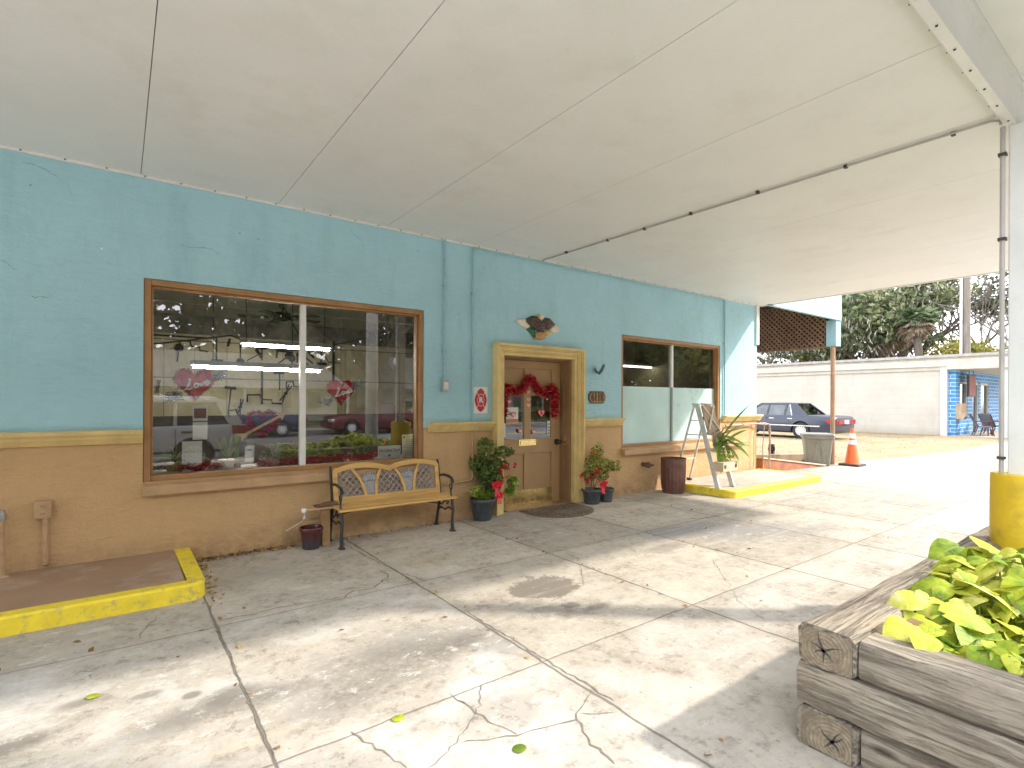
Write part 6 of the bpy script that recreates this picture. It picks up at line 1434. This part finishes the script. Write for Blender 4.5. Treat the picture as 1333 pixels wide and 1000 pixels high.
# ------------------------------------------------------------------ inside the left shop window
M_tube = emis('lit_fluorescent_tube', (1.0, .95, .84), 48)
def tube_light(label, px0, px1, Y, ypx0, ypx1, wires, tm=None):
    a = aty(px0, ypx0, Y); b = aty(px1, ypx1, Y); z = (a.z+b.z)/2
    t = thing('fluorescent_light', label, 'ceiling light', ((a.x+b.x)/2, Y, z), 'hanging fluorescent lights')
    q = MB(); q.hexa([(a.x, Y-.10, z+.025), (b.x, Y-.10, z+.025), (b.x, Y+.10, z+.025), (a.x, Y+.10, z+.025), (a.x, Y-.04, z+.085), (b.x, Y-.04, z+.085), (b.x, Y+.04, z+.085), (a.x, Y+.04, z+.085)]); q.build('housing', M_beam, t, smooth=0)
    q = MB(); q.tube([(a.x+.03, Y, z), (b.x-.03, Y, z)], .013, 8); q.build('tube', tm or M_tube, t)
    q = MB(); 
    for w_ in wires: q.tube([(w_, Y, z+.08), (w_, Y, RC)], .006, 4)
    q.build('hanging_wire', M_blackpl, t)
tube_light('lower lit fluorescent strip hanging behind the left Love heart', 248, 419, 1.9, 480, 482, (.95, 1.9))
tube_light('upper lit fluorescent strip hanging below the ceiling fan', 313, 431, 2.6, 449, 456, (1.45, 2.55))
tube_light('lit fluorescent strip seen high through the right shop window', 801, 849, 2.4, 476, 479, (8.6, 9.6), emis('dim_fluorescent_tube', (1.0, .95, .84), 3))
M_fan = mat('dark_bronze_fan', (.035, .03, .026), .5, .3)
c = aty(368, 418, 2.9)
t = thing('ceiling_fan', 'dark ceiling fan with broad blades above the fluorescent strips', 'ceiling fan', (c.x, c.y, RC))
q = MB(); q.lathe((c.x, c.y, 0), [(.07, RC), (.05, RC-.05), (.015, RC-.06), (.015, RC-.12), (.12, RC-.13), (.13, RC-.22), (.06, RC-.25), (0, RC-.26)], 18); q.build('motor', M_fan, t)
for k in range(5):
    a_ = 2*PI*k/5+.3; d = Vector((math.cos(a_), math.sin(a_), 0)); q = MB(); o = Vector((c.x, c.y, RC-.20)); q.bar(o+d*.10, o+d*.22, .04, .01, (0, 0, 1)); q.bar(o+d*.2, o+d*.62, .14, .012, (0, .12, 1)); q.build('blade', M_fan, t, smooth=0)
# love hearts
M_heart = N('red_metallic_fringe'); g = M_heart; f = g.noise(g.map(g.obj, (30, 30, 110)), 1, 4, .7); c_ = g.mix(g.range(f, .35, .65), (.42, .008, .02), (.85, .07, .10)); M_heart = g.fin(c_, .3, .2, g.bump(f, .8, .01))
M_silv = g = N('silver_fringe'); f = g.attr('rnd'); c_ = g.ramp(f, (.2, (.35, .35, .36)), (.8, (.85, .85, .86))); g.fin(c_, .25, .5); M_silv = g.m
def love_heart(label, px, py, s, Y=.42, ang=.0):
    c = aty(px, py, Y); t = thing('love_heart', label, 'heart decoration', c, 'hanging Love hearts')
    q = MB(); H = heart(40, s); 
    q.loft([[(c.x+x*.93, c.y+.03, c.z+z*.93) for x, z in H], [(c.x+x, c.y, c.z+z) for x, z in H], [(c.x+x*.93, c.y-.03, c.z+z*.93) for x, z in H], [(c.x+x*.5, c.y-.055, c.z+z*.5) for x, z in H]]); q.build('heart', M_heart, t, smooth=60)
    pts = [(c.x+x, c.y, c.z+z) for x, z in H+H[:1]]; tinsel('fringe', pts, .018, 500, t, .035)
    tinsel('arrow_feathers', [(c.x+s*.85, c.y-.02, c.z+s*.45), (c.x+s*1.35, c.y-.02, c.z+s*.62)], .055, 160, t, .06, M_silv); tinsel('arrow_head', [(c.x-s*.72, c.y-.02, c.z-s*.50), (c.x-s*1.25, c.y-.02, c.z-s*.72)], .065, 220, t, .06, M_silv)
    cir = lambda x0, z0, rx, rz, a0, a1, n=9: [(x0+rx*math.cos(a0+(a1-a0)*i/(n-1)), z0+rz*math.sin(a0+(a1-a0)*i/(n-1))) for i in range(n)]
    L = [[(-.46, .34), (-.38, .42), (-.33, .34), (-.42, .16), (-.52, -.08), (-.62, -.22), (-.72, -.24), (-.62, -.17), (-.40, -.24), (-.22, -.18)], cir(-.02, -.10, .12, .13, .8, .8+2*PI, 12), [(.18, .02), (.24, -.20), (.30, -.20), (.42, .04)], cir(.60, -.08, .12, .14, 0, 1.75*PI, 10)+[(.80, -.08)], [(.48, -.08), (.72, -.06)]]
    q = MB(); k = s*.85
    for st in L: q.tube([(c.x+(x*.95+.06)*k, c.y-.064, c.z+((z+x*.26)+.06)*k) for x, z in st], .0095, 6)
    q.build('love_lettering', M_white, t)
    q = MB(); q.tube([(c.x, c.y, c.z+s*.62), (c.x, c.y, RC)], .002, 4); q.build('thread', M_silv, t)
love_heart('left red fringed heart reading Love, hanging before the lower fluorescent strip', 253.5, 501, .185)
love_heart('right red fringed heart reading Love, hanging right of the white mullion', 443.5, 511, .165)
c = aty(342, 553, .42); s_ = .15
t = thing('tinsel_heart_wreath', 'open red tinsel heart wreath with a gold arrow through it low in the left window', 'wreath', c)
tinsel('tinsel_ring', [(c.x+x, c.y, c.z+z+.01) for x, z in heart(40, s_)+heart(40, s_)[:1]], .036, 1900, t, .038)
q = MB(); a = Vector((c.x-.20, c.y-.045, c.z-.11)); b = Vector((c.x+.16, c.y-.045, c.z+.09)); q.bar(a, b, .008, .026, (0, 0, 1))
d = (b-a).normalized(); n_ = Vector((-d.z, 0, d.x)); q.add([b+d*.07, b+n_*.05, b-n_*.05], [(0, 1, 2)]); q.add([a-d*.05+n_*.055, a+d*.05, a-d*.05-n_*.055, a-d*.02], [(0, 1, 2, 3)]); q.build('gold_arrow', M_goldp, t, smooth=0, fix=False)
# things on the display shelf
SZ = .79
def sh(px, py, Y): p = aty(px, py, Y); return Vector((p.x, p.y, SZ))
M_tray = mat('black_plastic_tray', (.035, .032, .03), .6); M_wpot = mat('white_ceramic_pot', (.74, .72, .68), .35, var=.04); M_cpot = mat('ochre_pot', (.45, .30, .08), .5)
M_strap = leafmat('striped_spider_leaves', (.12, .18, .06), (.30, .38, .16), (.62, .64, .42))
def strap_plant(name, label, cat, c, pot_m, pr, ph, n, L, wd, m, up=(.2, 1.2), droop=1.4, group=None):
    t = thing(name, label, cat, c, group); q = MB(); q.lathe(c, [(pr*.8, 0), (pr, ph*.9), (pr*1.06, ph*.92), (pr*1.06, ph), (pr*.9, ph), (0, ph*.9)], 18); q.build('pot', pot_m, t)
    q = MB()
    for k in range(n): a_ = R.uniform(0, 2*PI); strap(q, (c[0], c[1], c[2]+ph), (math.cos(a_), math.sin(a_)*.8, R.uniform(*up)), L*R.uniform(.6, 1.1), wd, droop*R.uniform(.5, 1.2), 7, .2)
    o = q.build('leaves', m, t, smooth=60, fix=False); a_ = o.data.attributes.new('rnd', 'FLOAT', 'FACE'); a_.data.foreach_set('value', [(i//14*.37) % 1 for i in range(len(o.data.polygons))]); return t
strap_plant('spider_plant', 'spider plant with long arching striped leaves at the left end of the shop window', 'plant', sh(228, 600, .40), M_cpot, .085, .09, 60, .34, .012, M_strap, (-.1, 1.3), 1.7)
strap_plant('aloe', 'upright aloe with pointed leaves in a white pot in the left shop window', 'plant', sh(296, 605, .33), M_wpot, .085, .095, 16, .26, .026, M_fern, (.8, 2.4), .1)
for k, (px, lab, n_, m_) in enumerate(((352, 'low dark tray of green seedlings left of the white mullion', 26, M_leafg), (380, 'low dark tray of yellow-green plants just left of the white mullion', 60, M_leafy), (406, 'low dark tray of plants just right of the white mullion', 36, M_leafy), (432, 'bushiest tray of yellow-green plants under the right Love heart', 80, M_leafy), (468, 'dark tray of sparse plants beside the church sign', 40, M_leafg))):
    c = sh(px, 600, .36); t = thing('plant_tray', lab, 'plant tray', c, 'plant trays on the window shelf'); q = MB(); q.b(c.x-.11, c.x+.11, c.y-.09, c.y+.09, SZ, SZ+.075); q.build('tray', M_tray, t, smooth=0, bevel=.006)
    leaves('foliage', m_, t, ball((c.x, c.y, SZ+.11), (.12, .09, .06), n_*3), .055, .4)
    q = MB()
    for j in range(10 if k in (3, 2) else 5): a_ = R.uniform(0, 2*PI); strap(q, (c.x+R.uniform(-.08, .08), c.y, SZ+.07), (math.cos(a_)*.4, math.sin(a_)*.3, 1), R.uniform(.12, .24) if k != 1 else .12, .012, .2, 5)
    q.build('blades', M_fern, t, smooth=60, fix=False)
for px, ht, lab in ((308, .36, 'tall thin green cactus column beside the white aloe pot'), (362, .25, 'short green cactus column right of the tinsel heart wreath')):
    c = sh(px, 603, .30); t = thing('cactus', lab, 'cactus', c); q = MB(); q.lathe(c, [(.035, 0), (.042, .05), (.038, .055), (0, .05)], 12); q.build('pot', M_tray, t)
    q = MB(); q.lathe(c, [(.018, .05), (.021, .1), (.021, ht-.03), (.014, ht-.008), (0, ht)], 14, rib=lambda k: .12*(k % 2)); q.build('stem', M_fern, t)
for px, ht, lab in ((381, .22, 'red tulip bloom on a thin stalk left of the white mullion'), (500, .17, 'red-orange bloom just above the church sign')):
    c = sh(px, 600, .30 if px < 400 else .24); t = thing('red_bloom', lab, 'flower', c); q = MB(); q.tube([c, c+Vector((.005, 0, ht))], .004, 5); q.build('stalk', M_leafg, t, fix=False)
    q = MB(); 
    for k in range(6): a_ = 2*PI*k/6; strap(q, c+Vector((0, 0, ht)), (math.cos(a_)*.5, math.sin(a_)*.5, 1), .06, .026, -.2, 4)
    q.build('petals', M_ribbon, t, smooth=60, fix=False)
def upright(name, px0, px1, label, cat, Y, m=M_paper):
    a = aty(*px0, Y); b = aty(*px1, Y); x0, x1 = sorted((a.x, b.x)); z0, z1 = sorted((a.z, b.z)); t = thing(name, label, cat, ((x0+x1)/2, Y, z0))
    q = MB(); q.b(x0, x1, Y, Y+.004, z0, z1); q.build('sheet', m, t, smooth=0); return t, x0, x1, z0, z1
t, *_ = upright('blank_card', (237, 575), (263, 606), 'blank white card standing behind the spider plant leaves', 'card', .24)
t, x0, x1, z0, z1 = upright('small_notice', (319, 581), (331, 601), 'small white notice standing right of the aloe pot', 'notice', .24)
q = MB(); q.b(x0+.02, x1-.02, .2365, .2395, z1-.05, z1-.03); q.build('printed_line', M_ink, t, smooth=0)
t, x0, x1, z0, z1 = upright('notice_sheets', (251, 528), (270, 572), 'column of pale printed sheets hung inside the window below the left Love heart', 'notice', .5)
q = MB(); q.b(x0+.01, x1-.01, .496, .4995, z1-.13, z1-.03); q.build('photo_print', mat('reddish_print', (.25, .12, .10), .6), t, smooth=0)
q = MB(); q.b(x0, x1, .496, .4995, z1-.17, z1-.155); q.build('dark_heading', M_ink, t, smooth=0)
t, x0, x1, z0, z1 = upright('church_sign', (492, 581), (521.5, 598), 'white sign in blue lettering for Faith Lutheran Church at the window corner', 'sign', .13)
M_navy = mat('navy_lettering', (.05, .09, .17), .6)
text_mesh('Faith Lutheran Church', .06, 'sign_lettering', M_navy, t, ((x0+x1)/2, .1275, z0+(z1-z0)*.68), width=(x1-x0)*.9, depth=.001)
q = MB(); q.lathe(((x0+x1)/2, .1285, z0+(z1-z0)*.33), [(.014, 0), (0, -.001)], 10, 0, 'y'); q.build('crest', M_navy, t)
t, x0, x1, z0, z1 = upright('certificate', (523.5, 566), (543.5, 597), 'cream certificate page taped in the lower right corner of the left window', 'notice', .13, mat('cream_paper', (.74, .72, .62), .6, var=.04))
q = MB()
for i in range(9): z = z1-.07-i*.022; ww = (x1-x0)*R.uniform(.2, .38); q.b((x0+x1)/2-ww, (x0+x1)/2+ww, .1285, .1298, z, z+.006)
q.b(x0+.012, x0+.035, .1285, .1298, z1-.045, z1-.015); q.b(x1-.035, x1-.012, .1285, .1298, z1-.04, z1-.015); q.b(x0+.01, x0+.05, .1285, .1298, z0+.015, z0+.03); q.build('printed_lines', M_ink, t, smooth=0)
for (a, b, lab) in ((235, 286, 'short red tinsel garland piled under the blank card'), (338, 389, 'red tinsel garland along the shelf left of the white mullion'), (399, 491, 'long red tinsel garland along the shelf right of the white mullion')):
    A, B = sh(a, 604, .215), sh(b, 601, .215); pts = [A.lerp(B, f_)+Vector((0, R.uniform(-.02, .02), .035+R.uniform(0, .025))) for f_ in np.linspace(0, 1, 9)]
    tag(tinsel('shelf_tinsel', pts, .048, int(2600*(B-A).length+300), None, .042), lab, 'garland', 'tinsel on the window shelf')
t = thing('pink_cloth', 'pale pink cloth spread on the shelf at the left end of the window', 'cloth', (.9, .21, SZ)); q = MB()
q.b(.22, 1.33, .17, .30, SZ, SZ+.012); q.build('cloth', mat('pale_pink_cloth', (.62, .40, .38), .8, var=.25, scale=16), t, smooth=0)
# hanging cords and old tools on the back wall
q = MB(); pts = [(-.6, 4.2, 2.30), (.5, 4.2, 2.36), (1.3, 4.2, 2.52), (1.5, 4.2, 2.56), (1.8, 4.2, 2.44), (2.4, 4.2, 2.36), (3.0, 4.2, 2.46), (3.6, 4.2, 2.62)]; q.tube(pts, .014, 5); tag(q.build('sagging_cable', M_blackpl, None), 'black cable sagging in two swags across the workshop', 'cable')
q = MB(); q.tube([(2.1, 3.2, RC), (2.4, 3.2, 2.4), (2.75, 3.2, 2.2), (2.8, 3.2, 2.12), (3.0, 3.2, 2.11)], .010, 5); tag(q.build('hanging_cord', M_blackpl, None), 'thin black cord hanging diagonally left of the ceiling fan', 'cord')
M_iron = mat('old_black_iron', (.022, .018, .015), .7, .2, var=.3, scale=20)
def tool(name, label, px, py, build):
    p = aty(px, py, RB-.03); t = thing(name, label, 'tool', p, 'old tools hung on the back wall'); q = MB(); build(q, p); q.build('iron', M_iron, t, smooth=40); return t
def barx(L, ang=0, w_=.03, hook=True):
    def f(q, p):
        d = Vector((math.cos(ang), 0, math.sin(ang))); q.bar(p-d*L/2, p+d*L/2, .03, w_, (0, 1, 0))
        if hook: n_ = Vector((-d.z, 0, d.x)); q.bar(p-d*L/2, p-d*(L/2)-n_*.14, .03, w_, (0, 1, 0))
    return f
def wrench(L, ang):
    def f(q, p):
        d = Vector((math.sin(ang), 0, math.cos(ang))); q.bar(p-d*L/2, p+d*L*.3, .02, .035, (0, 1, 0)); q.lathe(p+d*L*.42, [(.025, -.01), (.07, -.01), (.07, .01), (.025, .01)], 12, 0, 'y'); q.bar(p-d*L/2, p-d*L*.38, .02, .07, (0, 1, 0))
    return f
def brace(L):
    def f(q, p): q.tube([p+Vector((-L*.5, 0, -.05)), p+Vector((-L*.5, 0, .08)), p+Vector((-L*.15, 0, .09)), p+Vector((-L*.1, 0, .0)), p+Vector((L*.2, 0, -.01)), p+Vector((L*.2, 0, -.07)), p+Vector((L*.5, 0, -.08))], .016, 6)
    return f
def tongs(L, ang):
    def f(q, p):
        for s__ in (-1, 1): d = Vector((math.sin(ang+s__*.16), 0, math.cos(ang+s__*.16))); q.bar(p-d*L*.5, p+d*L*.5, .02, .026, (0, 1, 0))
        q.lathe(p, [(.03, -.02), (.03, .02)], 8, 0, 'y')
    return f
def hammer(L, ang):
    def f(q, p): d = Vector((math.sin(ang), 0, math.cos(ang))); n_ = Vector((d.z, 0, -d.x)); q.bar(p-d*L/2, p+d*L/2, .02, .03, (0, 1, 0)); q.bar(p+d*L*.45-n_*.10, p+d*L*.45+n_*.08, .05, .06, (0, 1, 0))
    return f
for args in (
    ('iron_rod', 'long straight iron rod hung high at the far left of the back wall', 231, 438, barx(.9)), ('drawknife', 'crank-shaped iron brace hung above the left Love heart', 253, 451, brace(.42)),
    ('ring_wrench', 'ring-ended wrench hung left of the crank-shaped brace', 232, 461, wrench(.26, .1)), ('iron_spike', 'vertical iron spike tool below the black sagging cable', 282, 456, hammer(.42, PI)),
    ('small_pliers', 'small pliers hung right of the vertical spike', 298, 446, tongs(.14, .2)), ('pipe_wrench', 'pipe wrench hung below the left end of the upper light strip', 313, 461, wrench(.34, PI)),
    ('hand_drill', 'hand drill lying slantwise under the upper light strip', 330, 465, hammer(.26, 1.0)), ('claw_hammer', 'claw hammer hung upright under the upper light strip', 341, 461, hammer(.24, 0)),
    ('iron_hook', 'bent iron hook above the adjustable wrench left of the mullion', 371, 458, barx(.28, -.1)), ('adjustable_wrench', 'large slanted adjustable wrench left of the mullion', 368, 469, wrench(.32, .9)),
    ('chain_links', 'short coil of chain beside the adjustable wrench', 380, 470, wrench(.12, 0)), ('long_file', 'thin upright file just left of the mullion', 387, 466, barx(.20, PI/2, .02, False)),
    ('file', 'uppermost slanted file just right of the mullion', 405, 462, barx(.16, -.8, .025, False)), ('file', 'middle slanted file just right of the mullion', 402, 469, barx(.20, -.7, .025, False)), ('file', 'lowest slanted file just right of the mullion', 401, 475, barx(.20, -.6, .025, False)),
    ('steel_hook', 'upright hook tool right of the slanted files', 418, 466, hammer(.26, PI)), ('long_bar', 'tall dark bar hung left of the right Love heart', 434, 472, barx(.85, PI/2, .05, False)),
    ('garden_fork', 'row of short spikes hung left of the left Love heart', 206, 503, tongs(.22, .1)), ('iron_mallet', 'dark mallet hung below the left Love heart', 299, 521, hammer(.50, .1)), ('curved_tongs', 'pair of tongs hung right of the dark mallet', 313, 530, tongs(.30, .2)),
    ('iron_arch', 'arched iron handle hung above the tinsel heart wreath', 312, 540, brace(.36)), ('frame_saw', 'frame saw hung behind the tinsel heart wreath', 345, 520, brace(.6)), ('tall_auger', 'tall auger hung between the light strips and the wreath', 341, 500, barx(.75, PI/2, .06, False)), ('sledge_hammer', 'sledge hammer with thin handle left of the mullion', 364, 496, hammer(.34, 0)), ('bow_calipers', 'open calipers hung above the gold arrow', 372, 512, tongs(.36, .5)), ('scythe_blade', 'curved blade hung right above the gold arrow', 385, 503, brace(.34))):
    tool(*args)

# ------------------------------------------------------------------ across the street (seen mirrored in the shop windows)
M_metal = N('ribbed_metal_roof'); g = M_metal; P = g.xyz(g.obj); f = g.math('FRACT', g.math('MULTIPLY', P[0], 1/.45)); l_ = g.range(g.math('ABSOLUTE', g.math('SUBTRACT', f, .5)), .40, .48); c_ = g.mix(l_, (.50, .50, .49), (.20, .20, .20)); M_metal = g.fin(c_, .45, .3)
M_siding = mat('cream_siding', (.50, .47, .40), .7, var=.1); M_siding2 = mat('grey_white_siding', (.52, .54, .55), .7, var=.1)
def house(label, x0, x1, y0, h, roofh, m, depth=8):
    t = thing('street_house', label, 'house', ((x0+x1)/2, y0-depth/2, 0), 'houses across the street')
    q = MB(); q.b(x0+.6, x1-.6, y0-depth, y0-1.6, 0, h); q.build('wall', m, t, smooth=0)
    q = MB(); q.hexa([(x0, y0-depth-.4, h), (x1, y0-depth-.4, h), (x1, y0, h-.25), (x0, y0, h-.25), (x0+1.2, y0-depth*.5, h+roofh-.05), (x1-1.2, y0-depth*.5, h+roofh-.05), (x1-1.2, y0-depth*.5+.05, h+roofh), (x0+1.2, y0-depth*.5+.05, h+roofh)]); q.build('roof', M_metal, t, smooth=0)
    n_ = int((x1-x0)/2.2)
    for k in range(n_):
        x = x0+1.2+(x1-x0-2.4)*(k+.5)/n_; q = MB(); zz = .05 if k == n_//2 else .9; q.b(x-.45, x+.45, y0-1.59, y0-1.55, zz, 2.0); o = q.build('door' if k == n_//2 else 'window', M_dkglass, t, smooth=0)
        q = MB()
        for a_, b in ((-.53, -.45), (.45, .53)): q.b(x+a_, x+b, y0-1.59, y0-1.53, zz, 2.0)
        q.b(x-.53, x+.53, y0-1.59, y0-1.53, 2.0, 2.08); q.build('frame', M_wtrim, o, smooth=0)
    for k in range(4): x = x0+.3+(x1-x0-.6)*k/3; q = MB(); q.b(x-.08, x+.08, y0-.3, y0-.14, 0, h-.27); q.build('porch_post', M_wtrim, t, smooth=0)
house('cream house with a ribbed metal roof across the street, mirrored behind the mullion', -7, 13.0, -30, 2.45, 2.3, M_siding, 12)
house('grey-white house with a low metal roof across the street, mirrored under the trees', 16.0, 30, -29, 2.5, 2.4, M_siding2, 10)
tree('street_oak', 'low spreading oak at the roadside across the street, mirrored in the right window', (33, -25, -.1), 8, 3.0, .35, .8, 3, M_oak, 9000, .5, 1.9, 'trees across the street')
tree('street_oak', 'olive oak at the roadside far along the street, mirrored in the right window', (44, -26, -.1), 8, 3.0, .35, .8, 3, M_yel2, 9000, .55, 1.9, 'trees across the street')
tree('street_oak', 'farthest roadside oak down the street, mirrored in the right window', (58, -28, -.1), 9, 3.0, .35, .8, 3, M_oak, 9000, .6, 2.1, 'trees across the street')
t = thing('concrete_pole', 'pale concrete utility pole at the kerb, mirrored in the right half of the left window', 'utility pole', (5.45, -7.75, 0))
q = MB(); q.tube([(5.45, -7.75, -.1), (5.45, -7.75, 10)], [.17, .13], 14); q.build('pole', mat('pale_concrete_pole', (.46, .44, .40), .8, var=.2, scale=3, bump=.3), t)
q = MB(); q.b(4.75, 6.15, -7.82, -7.68, 9.2, 9.32); q.build('crossarm', M_barn, t, smooth=0)
t = thing('street_lamp', 'black street lamp with a white acorn globe, mirrored near the left window edge', 'street lamp', (12.0, -20.6, 0))
q = MB(); q.lathe((12.0, -20.6, 0), [(.20, 0), (.18, .5), (.09, .7), (.06, 1.0), (.05, 3.1), (.14, 3.2), (.12, 3.3)], 14); q.build('post', M_black, t)
q = MB(); q.lathe((12.0, -20.6, 3.3), [(.12, 0), (.21, .15), (.20, .35), (.08, .52), (0, .60)], 14); q.build('globe', mat('white_globe', (.82, .82, .80), .3), t)
tag(leaves('far_woods', M_oak, None, np.concatenate([np.stack([NR.uniform(-75, 120, 42000), NR.uniform(-60, -48, 42000), NR.uniform(0, 17, 42000)], 1), np.stack([NR.uniform(-75, 120, 3000), NR.uniform(-50, -46, 3000), NR.uniform(0, 2.5, 3000)], 1)]), 1.25, .7), kind='stuff')
G2 = 'trees across the street'
tree('street_oak', 'big dark oak across the street behind the cream house', (9, -38, -.1), 14, 4.5, .45, .75, 3, M_oak, 9000, .62, 2.3, G2)
tree('street_oak', 'dark leafy oak across the street behind the grey-white house', (20, -37, -.1), 15, 5, .45, .75, 3, M_oak, 9000, .62, 2.3, G2)
tree('street_oak', 'spreading oak beside the road across the street, mirrored above the red sedan', (13.8, -27.5, -.1), 11, 4, .35, .75, 3, M_oak, 6500, .40, 1.7, G2)
tree('street_oak', 'tall oak across the street left of the metal-roofed house', (-4, -33, -.1), 14, 4.5, .4, .75, 3, M_oak, 9000, .62, 2.3, G2)
for k, (x, y, h) in enumerate(((30, -38, 15), (41, -36, 15), (54, -36, 15), (68, -34, 16), (84, -30, 16), (-16, -34, 14), (-30, -32, 14))):
    tree('street_oak', ('oak %s in the tree row across the street' % ('behind the gap beside the grey-white house', 'behind the low roadside oak', 'behind the olive roadside oak', 'behind the farthest roadside oak', 'at the far right end', 'left of the tall oak', 'at the far left end')[k]), (x, y, -.1), h, 4.5, .4, .75, 3, M_oak, 7000, .7, 2.4, G2)
for k in range(10):
    x = 17.2+k*1.3; c_ = (x, -22.9+R.uniform(-.2, .2), 0); t = thing('clipped_shrub', 'rounded green shrub in the row before the grey-white house', 'shrub', c_, 'shrubs before the grey-white house')
    leaves('foliage', M_leafg, t, ball((c_[0], c_[1], .6), (.6, .55, .55), 260), .16, .5); q = MB(); q.tube([(c_[0], c_[1], 0), (c_[0], c_[1], .5)], .04, 6); q.build('stem', M_stem, t)
